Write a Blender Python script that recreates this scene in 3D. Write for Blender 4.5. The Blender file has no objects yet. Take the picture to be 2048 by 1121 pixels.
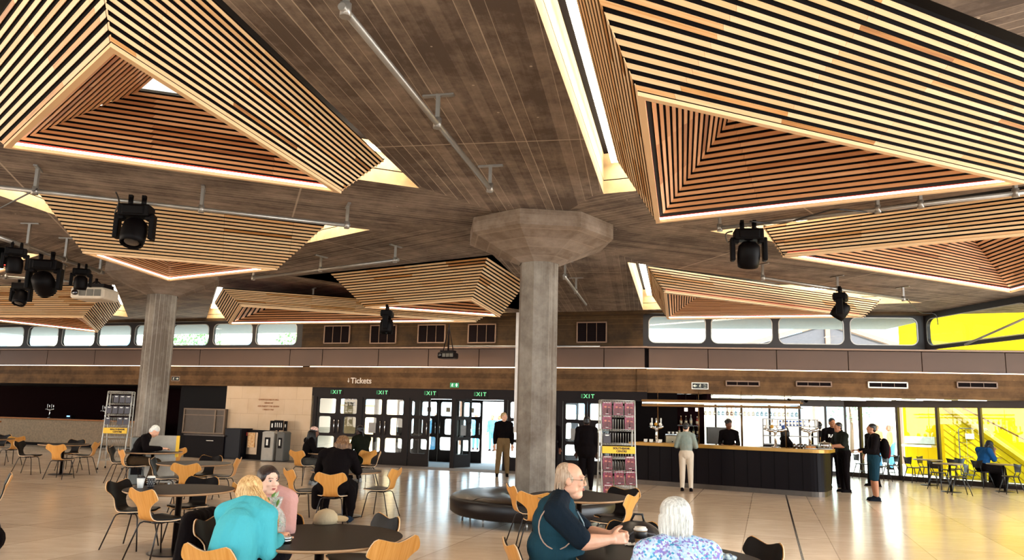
import bpy, bmesh, math, random
from math import sin, cos, pi, radians as rad, sqrt, atan2
from mathutils import Vector as V, Matrix, noise
random.seed(7)
SC = bpy.context.scene
COL = SC.collection
# ------------------------------------------------------------------ camera
FPX, CX, CY, HC = 1480.0, 1024.0, 600.0, 1.7
PIT = math.atan((833 - CY) / FPX); ROL = rad(1.46)
CF = V((0, cos(PIT), sin(PIT))); _U0 = V((0, -sin(PIT), cos(PIT))); _R0 = V((1, 0, 0))
CR = _R0 * cos(ROL) + _U0 * sin(ROL); CU = _U0 * cos(ROL) - _R0 * sin(ROL)
def ray(u, v): return CF + CR * ((u - CX) / FPX) - CU * ((v - CY) / FPX)
def atz(u, v, z):
    d = ray(u, v); t = (z - HC) / d.z; return V((d.x * t, d.y * t, z))
def aty(u, v, y):
    d = ray(u, v); t = y / d.y; return V((d.x * t, y, HC + d.z * t))
cam = bpy.data.cameras.new('camera'); co = bpy.data.objects.new('camera', cam); COL.objects.link(co)
cam.sensor_fit = 'HORIZONTAL'; cam.sensor_width = 36; cam.lens = FPX / 2048 * 36
cam.shift_y = (CY - 560.5) / 2048.0; cam.clip_start = .05; cam.clip_end = 400
M = Matrix((CR, CU, -CF)).transposed().to_4x4(); M.translation = V((0, 0, HC)); co.matrix_world = M
SC.camera = co
vs = SC.view_settings; vs.view_transform = 'Standard'; vs.look = 'None'; vs.exposure = 0.65; vs.gamma = 1; vs.use_curve_mapping = False
cy = SC.cycles
cy.use_denoising = True
try: cy.denoiser = 'OPENIMAGEDENOISE'
except Exception: pass
cy.max_bounces = 7; cy.diffuse_bounces = 3; cy.glossy_bounces = 3; cy.transmission_bounces = 4; cy.transparent_max_bounces = 12
cy.caustics_reflective = False; cy.caustics_refractive = False
cy.sample_clamp_indirect = 6.0; cy.use_adaptive_sampling = True; cy.adaptive_threshold = 0.02
# ------------------------------------------------------------------ materials
MATS = {}
def srgb(c):
    if isinstance(c, str): c = tuple(int(c[i:i+2], 16) / 255 for i in (0, 2, 4))
    return tuple((x / 12.92 if x <= .04045 else ((x + .055) / 1.055) ** 2.4) for x in c) + (1,)
class NT:
    def __init__(s, name):
        m = bpy.data.materials.new(name); m.use_nodes = True; s.m = m; s.t = m.node_tree; s.t.nodes.clear()
        s.out = s.n('ShaderNodeOutputMaterial')
    def n(s, t, **k):
        o = s.t.nodes.new(t)
        for a, b in k.items():
            setattr(o, a, b)
        return o
    def l(s, a, b): s.t.links.new(a, b)
    def math(s, op, a, b=None, c=None):
        o = s.n('ShaderNodeMath', operation=op)
        for i, x in enumerate((a, b, c)):
            if x is None: continue
            if isinstance(x, (int, float)): o.inputs[i].default_value = x
            else: s.l(x, o.inputs[i])
        return o.outputs[0]
    def mix(s, f, a, b, bt='MIX'):
        o = s.n('ShaderNodeMix', data_type='RGBA', blend_type=bt)
        for i, x in ((0, f), (6, a), (7, b)):
            if isinstance(x, (int, float)): o.inputs[i].default_value = x
            elif isinstance(x, tuple): o.inputs[i].default_value = x
            else: s.l(x, o.inputs[i])
        return o.outputs[2]
    def noise(s, vec, scale, det=3, rough=.55):
        o = s.n('ShaderNodeTexNoise'); o.inputs['Scale'].default_value = scale; o.inputs['Detail'].default_value = det; o.inputs['Roughness'].default_value = rough
        if vec is not None: s.l(vec, o.inputs['Vector'])
        return o.outputs['Fac']
    def ramp(s, f, stops):
        o = s.n('ShaderNodeValToRGB'); e = o.color_ramp.elements
        while len(e) < len(stops): e.new(.5)
        for i, (p, c) in enumerate(stops): e[i].position = p; e[i].color = c
        s.l(f, o.inputs[0]); return o.outputs[0]
    def mapping(s, vec, sc=(1, 1, 1), rot=(0, 0, 0)):
        o = s.n('ShaderNodeMapping'); o.inputs['Scale'].default_value = sc; o.inputs['Rotation'].default_value = rot
        s.l(vec, o.inputs[0]); return o.outputs[0]
    def pos(s): return s.n('ShaderNodeNewGeometry').outputs['Position']
    def obj(s): return s.n('ShaderNodeTexCoord').outputs['Object']
    def bsdf(s, col, rough=.6, metal=0, spec=.5, bump=None, bstr=.3, bd=.01):
        b = s.n('ShaderNodeBsdfPrincipled')
        for k, x in (('Base Color', col), ('Roughness', rough), ('Metallic', metal)):
            if isinstance(x, (int, float, tuple)): b.inputs[k].default_value = x
            else: s.l(x, b.inputs[k])
        b.inputs['Specular IOR Level'].default_value = spec
        if bump is not None:
            bp = s.n('ShaderNodeBump'); bp.inputs['Strength'].default_value = bstr; bp.inputs['Distance'].default_value = bd
            s.l(bump, bp.inputs['Height']); s.l(bp.outputs[0], b.inputs['Normal'])
        s.l(b.outputs[0], s.out.inputs[0]); s.b = b
        return s.m
def pm(name, c, rough=.6, metal=0, spec=.5, var=.12, scale=8, c2=None, bump=0):
    """plain procedural material: base colour with a noise variation"""
    if name in MATS: return MATS[name]
    n = NT(name); c = srgb(c) if isinstance(c, str) else tuple(c) + ((1,) if len(c) == 3 else ())
    f = n.noise(n.obj(), scale)
    cc = srgb(c2) if c2 else tuple(x * (1 - var) for x in c[:3]) + (1,)
    col = n.mix(n.ramp(f, [(.35, (0, 0, 0, 1)), (.65, (1, 1, 1, 1))]), c, cc)
    m = n.bsdf(col, rough, metal, spec, f if bump else None, bump, .01)
    MATS[name] = m; return m
def em(name, c, s):
    if name in MATS: return MATS[name]
    n = NT(name); e = n.n('ShaderNodeEmission'); e.inputs[0].default_value = srgb(c) if isinstance(c, str) else c; e.inputs[1].default_value = s
    n.l(e.outputs[0], n.out.inputs[0]); MATS[name] = n.m; return n.m
def glass(name, tint=(1, 1, 1, 1), refl=.08, rough=0.0):
    if name in MATS: return MATS[name]
    n = NT(name); t = n.n('ShaderNodeBsdfTransparent'); t.inputs[0].default_value = tint
    g = n.n('ShaderNodeBsdfGlossy'); g.inputs['Roughness'].default_value = rough
    fr = n.n('ShaderNodeLayerWeight'); fr.inputs[0].default_value = .25
    f = n.math('MULTIPLY_ADD', fr.outputs['Fresnel'], .5, refl * .3)
    mx = n.n('ShaderNodeMixShader'); n.l(f, mx.inputs[0]); n.l(t.outputs[0], mx.inputs[1]); n.l(g.outputs[0], mx.inputs[2])
    n.l(mx.outputs[0], n.out.inputs[0]); MATS[name] = n.m; return n.m
def concrete(name, ca, cb, cline, mode, bw=.13, cx=.46, cy_=12.7):
    """board-marked concrete. mode 'spoke' follows the column spokes, 'h' horizontal boards, 'v' vertical boards"""
    n = NT(name); P = n.pos()
    sx = n.n('ShaderNodeSeparateXYZ'); n.l(P, sx.inputs[0]); X, Y, Z = sx.outputs
    if mode == 'spoke':
        dx = n.math('SUBTRACT', X, cx); dy = n.math('SUBTRACT', Y, cy_)
        th = n.math('ARCTAN2', dy, dx); k = n.math('DIVIDE', n.math('SUBTRACT', th, rad(20)), rad(60))
        kr = n.math('ROUND', k); ph = n.math('MULTIPLY_ADD', kr, rad(60), rad(20))
        c, s = n.math('COSINE', ph), n.math('SINE', ph)
        u = n.math('SUBTRACT', n.math('MULTIPLY', dy, c), n.math('MULTIPLY', dx, s))
        v = n.math('ADD', n.math('MULTIPLY', dx, c), n.math('MULTIPLY', dy, s))
        off = n.math('MULTIPLY', kr, 37.7)
    elif mode == 'h':
        u = Z; v = n.math('SUBTRACT', n.math('MULTIPLY', X, .95), n.math('MULTIPLY', Y, .3)); off = None
    else:
        u = n.math('ADD', n.math('MULTIPLY', X, 1.0), n.math('MULTIPLY', Y, .73)); v = Z; off = None
    ub = n.math('DIVIDE', u, bw); fr = n.math('FRACT', ub); bi = n.math('FLOOR', ub)
    if off is not None: bi = n.math('ADD', bi, off)
    wn = n.n('ShaderNodeTexWhiteNoise', noise_dimensions='1D'); n.l(bi, wn.inputs['W']); r1 = wn.outputs['Value']
    cv = n.n('ShaderNodeCombineXYZ'); n.l(n.math('MULTIPLY', u, 30), cv.inputs[0]); n.l(n.math('MULTIPLY', v, 1.6), cv.inputs[1]); n.l(n.math('MULTIPLY', bi, 3.1), cv.inputs[2])
    grain = n.noise(cv.outputs[0], 1.0, 4, .6)
    big = n.noise(P, 1.3, 6, .68); fine = n.noise(P, 9, 4, .7)
    t = n.math('ADD', n.math('ADD', n.math('MULTIPLY', r1, .28), n.math('MULTIPLY', grain, .32)), n.math('MULTIPLY_ADD', big, 1.7, -.95))
    t = n.math('MULTIPLY_ADD', fine, .35, t)
    col = n.ramp(t, [(.15, srgb(ca)), (.95, srgb(cb))])
    # light grout lines between some boards
    edge = n.math('LESS_THAN', n.math('ABSOLUTE', n.math('SUBTRACT', fr, .5)), .5 - .045)
    wn2 = n.n('ShaderNodeTexWhiteNoise', noise_dimensions='1D'); n.l(n.math('ADD', bi, 91.3), wn2.inputs['W'])
    few = n.math('GREATER_THAN', wn2.outputs['Value'], .45)
    lf = n.math('MULTIPLY', n.math('MULTIPLY', n.math('SUBTRACT', 1, edge), few), n.math('MULTIPLY', grain, 1.1))
    col = n.mix(lf, col, srgb(cline))
    if mode == 'spoke':   # pour joint across the boards
        pj = n.math('LESS_THAN', n.math('ABSOLUTE', n.math('SUBTRACT', n.math('FRACT', n.math('DIVIDE', n.math('ADD', v, 1.875), 4.0)), .5)), .0035)
        col = n.mix(n.math('MULTIPLY', pj, .55), col, srgb(cline))
    # blow holes
    vo = n.n('ShaderNodeTexVoronoi'); vo.inputs['Scale'].default_value = 2.3; n.l(P, vo.inputs['Vector'])
    hole = n.math('LESS_THAN', vo.outputs['Distance'], .035)
    col = n.mix(n.math('MULTIPLY', hole, .6), col, srgb(cline))
    m = n.bsdf(col, .82, 0, .25, n.math('ADD', n.math('MULTIPLY', edge, .6), n.math('MULTIPLY_ADD', r1, .5, grain)), .35, .012)
    MATS[name] = m; return m
CEIL = concrete('board_concrete_ceiling', '544840', '9c8c7e', 'c4b4a2', 'spoke')
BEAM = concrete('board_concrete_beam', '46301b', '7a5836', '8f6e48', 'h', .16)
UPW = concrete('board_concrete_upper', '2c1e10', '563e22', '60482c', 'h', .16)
COLM = concrete('board_concrete_column', '594e44', '8e857a', 'a8a094', 'v', .11)
COFF = pm('coffer_board', 'b8a07c', .8, var=.2, scale=5)
def wood(name, stops, rough=.5, attr=True):
    n = NT(name); o = n.obj()
    if attr:
        at = n.n('ShaderNodeAttribute'); at.attribute_name = 'tone'; tone = at.outputs['Fac']
        at2 = n.n('ShaderNodeAttribute'); at2.attribute_name = 'gr'
        g = n.noise(at2.outputs['Vector'], 1.0, 3, .5)
    else:
        g = n.noise(n.mapping(o, (3, 3, 30)), 1.0, 3, .5); tone = n.noise(o, 1.5)
    t = n.math('ADD', n.math('MULTIPLY', tone, .8), n.math('MULTIPLY_ADD', g, .5, -.15))
    m = n.bsdf(n.ramp(t, stops), rough, 0, .3); MATS[name] = m; return m
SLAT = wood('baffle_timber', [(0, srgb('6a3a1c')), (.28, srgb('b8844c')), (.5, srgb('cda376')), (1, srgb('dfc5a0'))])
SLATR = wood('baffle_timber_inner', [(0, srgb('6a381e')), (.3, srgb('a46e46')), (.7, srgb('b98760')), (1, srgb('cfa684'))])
BLACK = pm('black_felt', (.0016, .0005, .0006), .9, 0, .1)
BLK = pm('black_matt', (.004, .0016, .0018), .6, 0, .12)
DARKM = pm('dark_metal', (.010, .006, .006), .4, .6, .5)
MAROON = pm('maroon_wall', (.006, .0005, .0010), .8, 0, .05)
STEEL = pm('galvanised_steel', '9a9590', .4, .7, .5)
CHROME = pm('chrome', 'd8d8d8', .15, 1.0, .5)
WHITE = pm('white_paint', 'e6e0d6', .5)
LEDW = em('led_warm', (1, .82, .58, 1), 9.0)
LEDW2 = em('led_warm_cove', (1, .84, .62, 1), 20.0)
LEDR = em('led_red', (1, .05, .03, 1), 3.0)
# ------------------------------------------------------------------ mesh helper
class MB:
    def __init__(s): s.v = []; s.f = []; s.mi = []; s.sm = []; s.tone = []; s.gr = []
    def add(s, vs, fs, mi=0, smooth=False, tone=.5, gr=None):
        b = len(s.v); s.v += [tuple(x) for x in vs]
        for f in fs:
            s.f.append([b + i for i in f]); s.mi.append(mi); s.sm.append(smooth); s.tone.append(tone)
        return s
    def box(s, c, d, rz=0, mi=0, M=None, tone=.5):
        x, y, z = d[0] / 2, d[1] / 2, d[2] / 2; vs = []
        R = M if M is not None else Matrix.Rotation(rz, 3, 'Z')
        for k in (-z, z):
            for p in ((-x, -y), (x, -y), (x, y), (-x, y)): vs.append(V(c) + R @ V((p[0], p[1], k)))
        return s.add(vs, [(0, 3, 2, 1), (4, 5, 6, 7), (0, 1, 5, 4), (1, 2, 6, 5), (2, 3, 7, 6), (3, 0, 4, 7)], mi, False, tone)
    def beam(s, a, b, w, h, up=(0, 0, 1), mi=0, tone=.5):
        """box from a to b, width w sideways, height h along up"""
        a, b = V(a), V(b); d = (b - a).normalized(); up = V(up); sd = d.cross(up)
        sd = sd.normalized() if sd.length > 1e-6 else V((1, 0, 0)); u = sd.cross(d).normalized()
        vs = [p + sd * (w / 2 * i) + u * (h / 2 * j) for p in (a, b) for i, j in ((-1, -1), (1, -1), (1, 1), (-1, 1))]
        return s.add(vs, [(0, 1, 2, 3), (7, 6, 5, 4), (0, 4, 5, 1), (1, 5, 6, 2), (2, 6, 7, 3), (3, 7, 4, 0)], mi, False, tone)
    def prism(s, poly, z0, z1, mi=0):
        n = len(poly); vs = [(p[0], p[1], z0) for p in poly] + [(p[0], p[1], z1) for p in poly]
        return s.add(vs, [tuple(range(n))[::-1], tuple(range(n, 2 * n))] + [(i, (i + 1) % n, n + (i + 1) % n, n + i) for i in range(n)], mi)
    def tube(s, pts, r, n=8, mi=0, cap=True, smooth=True):
        pts = [V(p) for p in pts]; rs = r if isinstance(r, (list, tuple)) else [r] * len(pts); vs = []; fs = []
        prev = None
        for i, p in enumerate(pts):
            d = (pts[min(i + 1, len(pts) - 1)] - pts[max(i - 1, 0)]).normalized()
            if prev is None:
                a = V((0, 0, 1)) if abs(d.z) < .9 else V((1, 0, 0)); u = d.cross(a).normalized()
            else:
                u = prev - d * prev.dot(d); u = u.normalized() if u.length > 1e-6 else d.orthogonal().normalized()
            prev = u; w = d.cross(u)
            for k in range(n): t = 2 * pi * k / n; vs.append(p + (u * cos(t) + w * sin(t)) * rs[i])
        for i in range(len(pts) - 1):
            for k in range(n): fs.append((i * n + k, i * n + (k + 1) % n, (i + 1) * n + (k + 1) % n, (i + 1) * n + k))
        s.add(vs, fs, mi, smooth)
        if cap: 
            b = len(s.v) - len(vs)
            s.f.append([b + k for k in range(n)][::-1]); s.f.append([b + (len(pts) - 1) * n + k for k in range(n)])
            s.mi += [mi, mi]; s.sm += [False, False]; s.tone += [.5, .5]
        return s
    def lathe(s, c, prof, n=32, mi=0, smooth=True, M=None):
        """prof: list of (radius, z)"""
        vs = []; fs = []; R = M or Matrix.Identity(3)
        for r, z in prof:
            for k in range(n): t = 2 * pi * k / n; vs.append(V(c) + R @ V((r * cos(t), r * sin(t), z)))
        for i in range(len(prof) - 1):
            for k in range(n): fs.append((i * n + k, i * n + (k + 1) % n, (i + 1) * n + (k + 1) % n, (i + 1) * n + k))
        if prof[0][0] > 1e-5: fs.append(tuple(range(n))[::-1])
        if prof[-1][0] > 1e-5: fs.append(tuple((len(prof) - 1) * n + k for k in range(n)))
        return s.add(vs, fs, mi, smooth)
    def ell(s, c, r, M=None, n=12, m=8, mi=0):
        vs = []; fs = []; R = M or Matrix.Identity(3)
        for i in range(m + 1):
            a = -pi / 2 + pi * i / m
            for k in range(n): t = 2 * pi * k / n; vs.append(V(c) + R @ V((r[0] * cos(a) * cos(t), r[1] * cos(a) * sin(t), r[2] * sin(a))))
        for i in range(m):
            for k in range(n): fs.append((i * n + k, i * n + (k + 1) % n, (i + 1) * n + (k + 1) % n, (i + 1) * n + k))
        return s.add(vs, fs, mi, True)
    def quad(s, a, b, c, d, mi=0): return s.add([a, b, c, d], [(0, 1, 2, 3)], mi)
    def build(s, name, mats, parent=None, bevel=0):
        me = bpy.data.meshes.new(name); me.from_pydata(s.v, [], s.f)
        for m in (mats if isinstance(mats, (list, tuple)) else [mats]): me.materials.append(m)
        me.polygons.foreach_set('material_index', s.mi); me.polygons.foreach_set('use_smooth', s.sm)
        if any(t != .5 for t in s.tone):
            a = me.attributes.new('tone', 'FLOAT', 'FACE'); a.data.foreach_set('value', s.tone)
            if s.gr and len(s.gr) == len(s.v):
                g = me.attributes.new('gr', 'FLOAT_VECTOR', 'POINT'); g.data.foreach_set('vector', [x for q in s.gr for x in q])
        me.update()
        o = bpy.data.objects.new(name, me); COL.objects.link(o)
        if parent: o.parent = parent
        if bevel:
            b = o.modifiers.new('bevel', 'BEVEL'); b.width = bevel; b.segments = 2; b.limit_method = 'ANGLE'; b.angle_limit = .6
        return o
def thing(name, label, cat, loc=(0, 0, 0), rz=0, group=None):
    o = bpy.data.objects.new(name, None); COL.objects.link(o); o.location = loc; o.rotation_euler = (0, 0, rz); o.empty_display_size = .1
    o['label'] = label; o['category'] = cat
    if group: o['group'] = group
    return o
def tag(o, label, cat, group=None):
    o['label'] = label; o['category'] = cat
    if group: o['group'] = group
    return o
def struct(o): o['kind'] = 'structure'; return o
def loc_of(p): return lambda q: V(q) - V(p)
def text(s, size, mat, name='lettering', parent=None, M=None, ext=.004, align='CENTER', sp=1.0, off=0):
    cu = bpy.data.curves.new('lettering', 'FONT'); cu.body = s; cu.size = size; cu.extrude = ext; cu.align_x = align; cu.align_y = 'CENTER'; cu.space_character = sp; cu.offset = off
    o = bpy.data.objects.new('tmp', cu); COL.objects.link(o)
    bpy.context.view_layer.update()
    me = bpy.data.meshes.new_from_object(o.evaluated_get(bpy.context.evaluated_depsgraph_get())); bpy.data.objects.remove(o)
    me.materials.clear(); me.materials.append(mat)
    q = bpy.data.objects.new(name, me); COL.objects.link(q)
    if parent: q.parent = parent
    if M is not None: q.matrix_local = M
    return q
def copy_thing(o, loc, rz, label=None, group=None):
    r = o.copy(); COL.objects.link(r); r.location = loc; r.rotation_euler = (0, 0, rz)
    if label: r['label'] = label
    if group: r['group'] = group
    for ch in list(o.children):
        c = ch.copy(); COL.objects.link(c); c.parent = r
        for g in list(ch.children):
            d = g.copy(); COL.objects.link(d); d.parent = c
    return r
# ================================================================== CEILING UNITS
ZC, ZR = 5.0, 4.37
def Wd(p, z): return atz(p[0], p[1], z) if len(p) == 2 else V((p[0], p[1], z))   # 3-tuples are world (x, y, _)
def offset_tri(T, offs):
    """move edge i (v_i -> v_i+1) outward by offs[i]"""
    c = (T[0] + T[1] + T[2]) / 3; L = []
    for i in range(3):
        a, b = T[i], T[(i + 1) % 3]; d = (b - a).normalized(); nrm = V((d.y, -d.x, 0))
        if nrm.dot(a - c) < 0: nrm = -nrm
        L.append((a + nrm * offs[i], d))
    out = []
    for i in range(3):
        (p, d), (q, e) = L[(i - 1) % 3], L[i]
        den = d.x * e.y - d.y * e.x; t = ((q.x - p.x) * e.y - (q.y - p.y) * e.x) / den; out.append(p + d * t)
    return out
# name: R rim px, T top px/world, K coffer px/world, I inner apex tri, outer slat counts, inner slat counts, label
UN = {
 'a': dict(cl='warm linear light glowing behind the upper left timber pyramid', R=[(222,85),(8,290),(683,382)], T=[(-2.76,4.27,0),(-6.19,7.55,0),(770,320)], Ko=(.45,1.0,.06), I=[(-3.18,6.58,0),(281,182),(-2.75,7.84,0)], fl=.50, n=(11,9,13), m=(12,13,12), lab='large slatted timber ceiling pyramid at upper left, its pale inner panel showing'),
 'b': dict(hid=(1,), cl='bright linear light in the long slot left of the largest timber pyramid', R=[(1275,183),(1312,443),(2052,362)], T=[(.09,3.95,0),(1232,318),(6.6,7.10,0)], Kp=[(-.30,3.68,0),(1207,388),(8.3,7.75,0)], I=[(2.25,7.1,0),(1465,232),(2.9,7.35,0)], fl=.50, n=(14,14,16), m=(15,15,13), lab='largest slatted timber ceiling pyramid, pale slats filling the upper right'),
 'c': dict(hid=(1, 2), cl='linear light in the coffer behind the left black stage light', R=[(165,503),(555,537),(338,560)], T=[(75,383),(650,452),(-7.25,15.6,0)], Kp=[(-60,371),(740,460),(-7.3,17.0,0)], zi=4.62, I=[(-6.95,13.6,0),(-6.2,13.85,0),(335,521)], n=(15,14,14), m=(12,9,9), lab='slatted timber ceiling pyramid behind the black stage light on the left'),
 'd': dict(hid=(2,), cl='linear light in the far left coffer behind the white projector', R=[(-97,632),(167,633.7),(196,664)], T=[(-180,572),(222,572),(243,612)], Kp=[(-300,571.5),(229,570.5),(256,634.5)], I=[(-16.3,24.0,0),(-15.4,23.9,0),(-15.4,25.0,0)], n=(16,17,12), m=(12,12,12), lab='far slatted timber ceiling pyramid behind the white projector', warm=1),
 'e': dict(hid=(1,), cl='linear light in the far coffer above the left clerestory windows', R=[(481,610.7),(458,647.6),(953,642.7)], zt=4.72, T=[(445,577),(428,606),(-.4,20.9,0)], Kp=[(432,574.5),(412,640.6),(1020,625)], I=[(-6.2,20.9,0),(-6.4,21.7,0),(-5.0,21.3,0)], n=(10,9,9), m=(10,10,10), lab='far slatted timber ceiling pyramid above the clerestory windows, dark red inside', warm=1),
 'f': dict(hid=(2,), cl='linear light in the coffer left of the middle column head', R=[(729,614),(943.4,598.4),(1000.5,632.7)], T=[(660,547),(975,513.5),(1053,565)], Kp=[(588,553),(985,510),(1110,630)], I=[(-1.9,18.3,0),(-1.35,18.0,0),(-1.2,18.7,0)], n=(14,14,10), m=(9,9,9), lab='slatted timber ceiling pyramid just left of the middle column head', warm=1),
 'g': dict(cl='linear light in the slot right of the middle column, above the bar', R=[(1328,583),(1334,637),(1727,633)], T=[(1294,531.5),(1302,588),(1762,599)], Kp=[(1255,525),(1286,620),(1845,606)], zi=4.62, I=[(4.3,16.7,0),(1398,593),(5.7,17.1,0)], n=(10,11,9), m=(12,12,10), lab='slatted timber ceiling pyramid above the bar and the rounded windows', warm=1),
 'h': dict(cl='linear light in the coffer behind the round stage light on the right', R=[(1565,511),(9.6,8.2,0),(2021,583)], T=[(1525,452),(10.6,6.9,0),(10.4,15.2,0)], Kp=[(1420,463),(10.9,6.6,0),(10.9,16.2,0)], I=[(6.55,11.6,0),(8.0,10.6,0),(1947,479)], n=(10,14,14), m=(11,16,16), lab='slatted timber ceiling pyramid at the right edge behind the round stage light'),
 'i': dict(cl='linear light in the coffer cut off by the left edge', R=[(-15.0,12.6,0),(27,535),(-14.2,17.9,0)], T=[(-14.9,11.0,0),(52,504),(-14.2,18.3,0)], Kp=[(-16.2,10.4,0),(79,510),(-14.4,19.4,0)], I=[(-13.4,14.8,0),(-12.6,15.0,0),(-13.2,15.7,0)], n=(14,12,12), m=(10,10,10), lab='slatted timber ceiling pyramid cut off by the left edge behind the truss lights'),
}
def backing(mb, A, B, C, D, o, n=10, m=14, ex=0.0):
    vs_ = [A.lerp(D, i / n * 1.04 - .04).lerp(B.lerp(C, i / n * 1.04 - .04), j / m * (1 + 2 * ex) - ex) + o for i in range(n + 1) for j in range(m + 1)]
    mb.add(vs_, [(i * (m + 1) + j, i * (m + 1) + j + 1, (i + 1) * (m + 1) + j + 1, (i + 1) * (m + 1) + j) for i in range(n) for j in range(m)])
def slats(mb, A, B, C, D, n, nrm, fill=.55, dep=.007, seg=1.15, lo=.35, hi=.95, start=0.0, saw=(False, False)):
    """A-B bottom edge, D-C top edge (same direction); slats run along the edge"""
    L = (D - A).length
    for i in range(n):
        t0 = start + (1 - start) * (i + .12) / n; t1 = start + (1 - start) * (i + .12 + fill) / n
        a0, b0 = A.lerp(D, t0), B.lerp(C, t0); a1, b1 = A.lerp(D, t1), B.lerp(C, t1)
        ed = (B - A).normalized()
        if saw[0]: m_ = min(a0.dot(ed), a1.dot(ed)); a0, a1 = a0 + ed * (m_ - a0.dot(ed)), a1 + ed * (m_ - a1.dot(ed))
        if saw[1]: m_ = max(b0.dot(ed), b1.dot(ed)); b0, b1 = b0 + ed * (m_ - b0.dot(ed)), b1 + ed * (m_ - b1.dot(ed))
        ln = (b0 - a0).length; q0, q1 = (a0 - A).dot(ed) + 40 * seg, (b0 - A).dot(ed) + 40 * seg; cuts = [0] + [(c_ * seg - q0) / (q1 - q0) for c_ in range(int(q0 / seg) + 1, int(q1 / seg) + 1) if .02 < (c_ * seg - q0) / (q1 - q0) < .98] + [1]; k = len(cuts) - 1
        for j in range(k):
            s0, s1 = cuts[j] + (.0015 / ln if j else 0), cuts[j + 1] - (.0015 / ln if j < k - 1 else 0)
            p = [a0.lerp(b0, s0), a0.lerp(b0, s1), a1.lerp(b1, s1), a1.lerp(b1, s0)]; q = [x + nrm * dep for x in p]
            tn = random.choice([random.uniform(lo, hi), random.uniform(.55, .85), random.uniform(.55, .8), random.uniform(.6, .9)])
            if random.random() < .09: tn = random.uniform(.05, .3)
            mb.add(p + q, [(3, 2, 1, 0), (4, 5, 6, 7), (0, 1, 5, 4), (1, 2, 6, 5), (2, 3, 7, 6), (3, 0, 4, 7)], 0, False, tn)
            o = V((random.random() * 50, random.random() * 50, 0))
            for r, e in ((0, (s0, 0)), (1, (s1, 0)), (2, (s1, 1)), (3, (s0, 1)), (4, (s0, 0)), (5, (s1, 0)), (6, (s1, 1)), (7, (s0, 1))):
                mb.gr.append(o + V((e[0] * ln * 2.0, e[1] * 3.0, r * .1)))
COFFERS = []
SAW = {'a': {2: (1, 0)}, 'c': {0: (1, 1)}, 'f': {0: (1, 0), 1: (0, 1)}, 'g': {2: (1, 0)}, 'h': {0: (1, 0)}, 'd': {1: (0, 1)}, 'e': {2: (1, 0), 0: (0, 1)}, 'i': {0: (0, 1)}}
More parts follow.
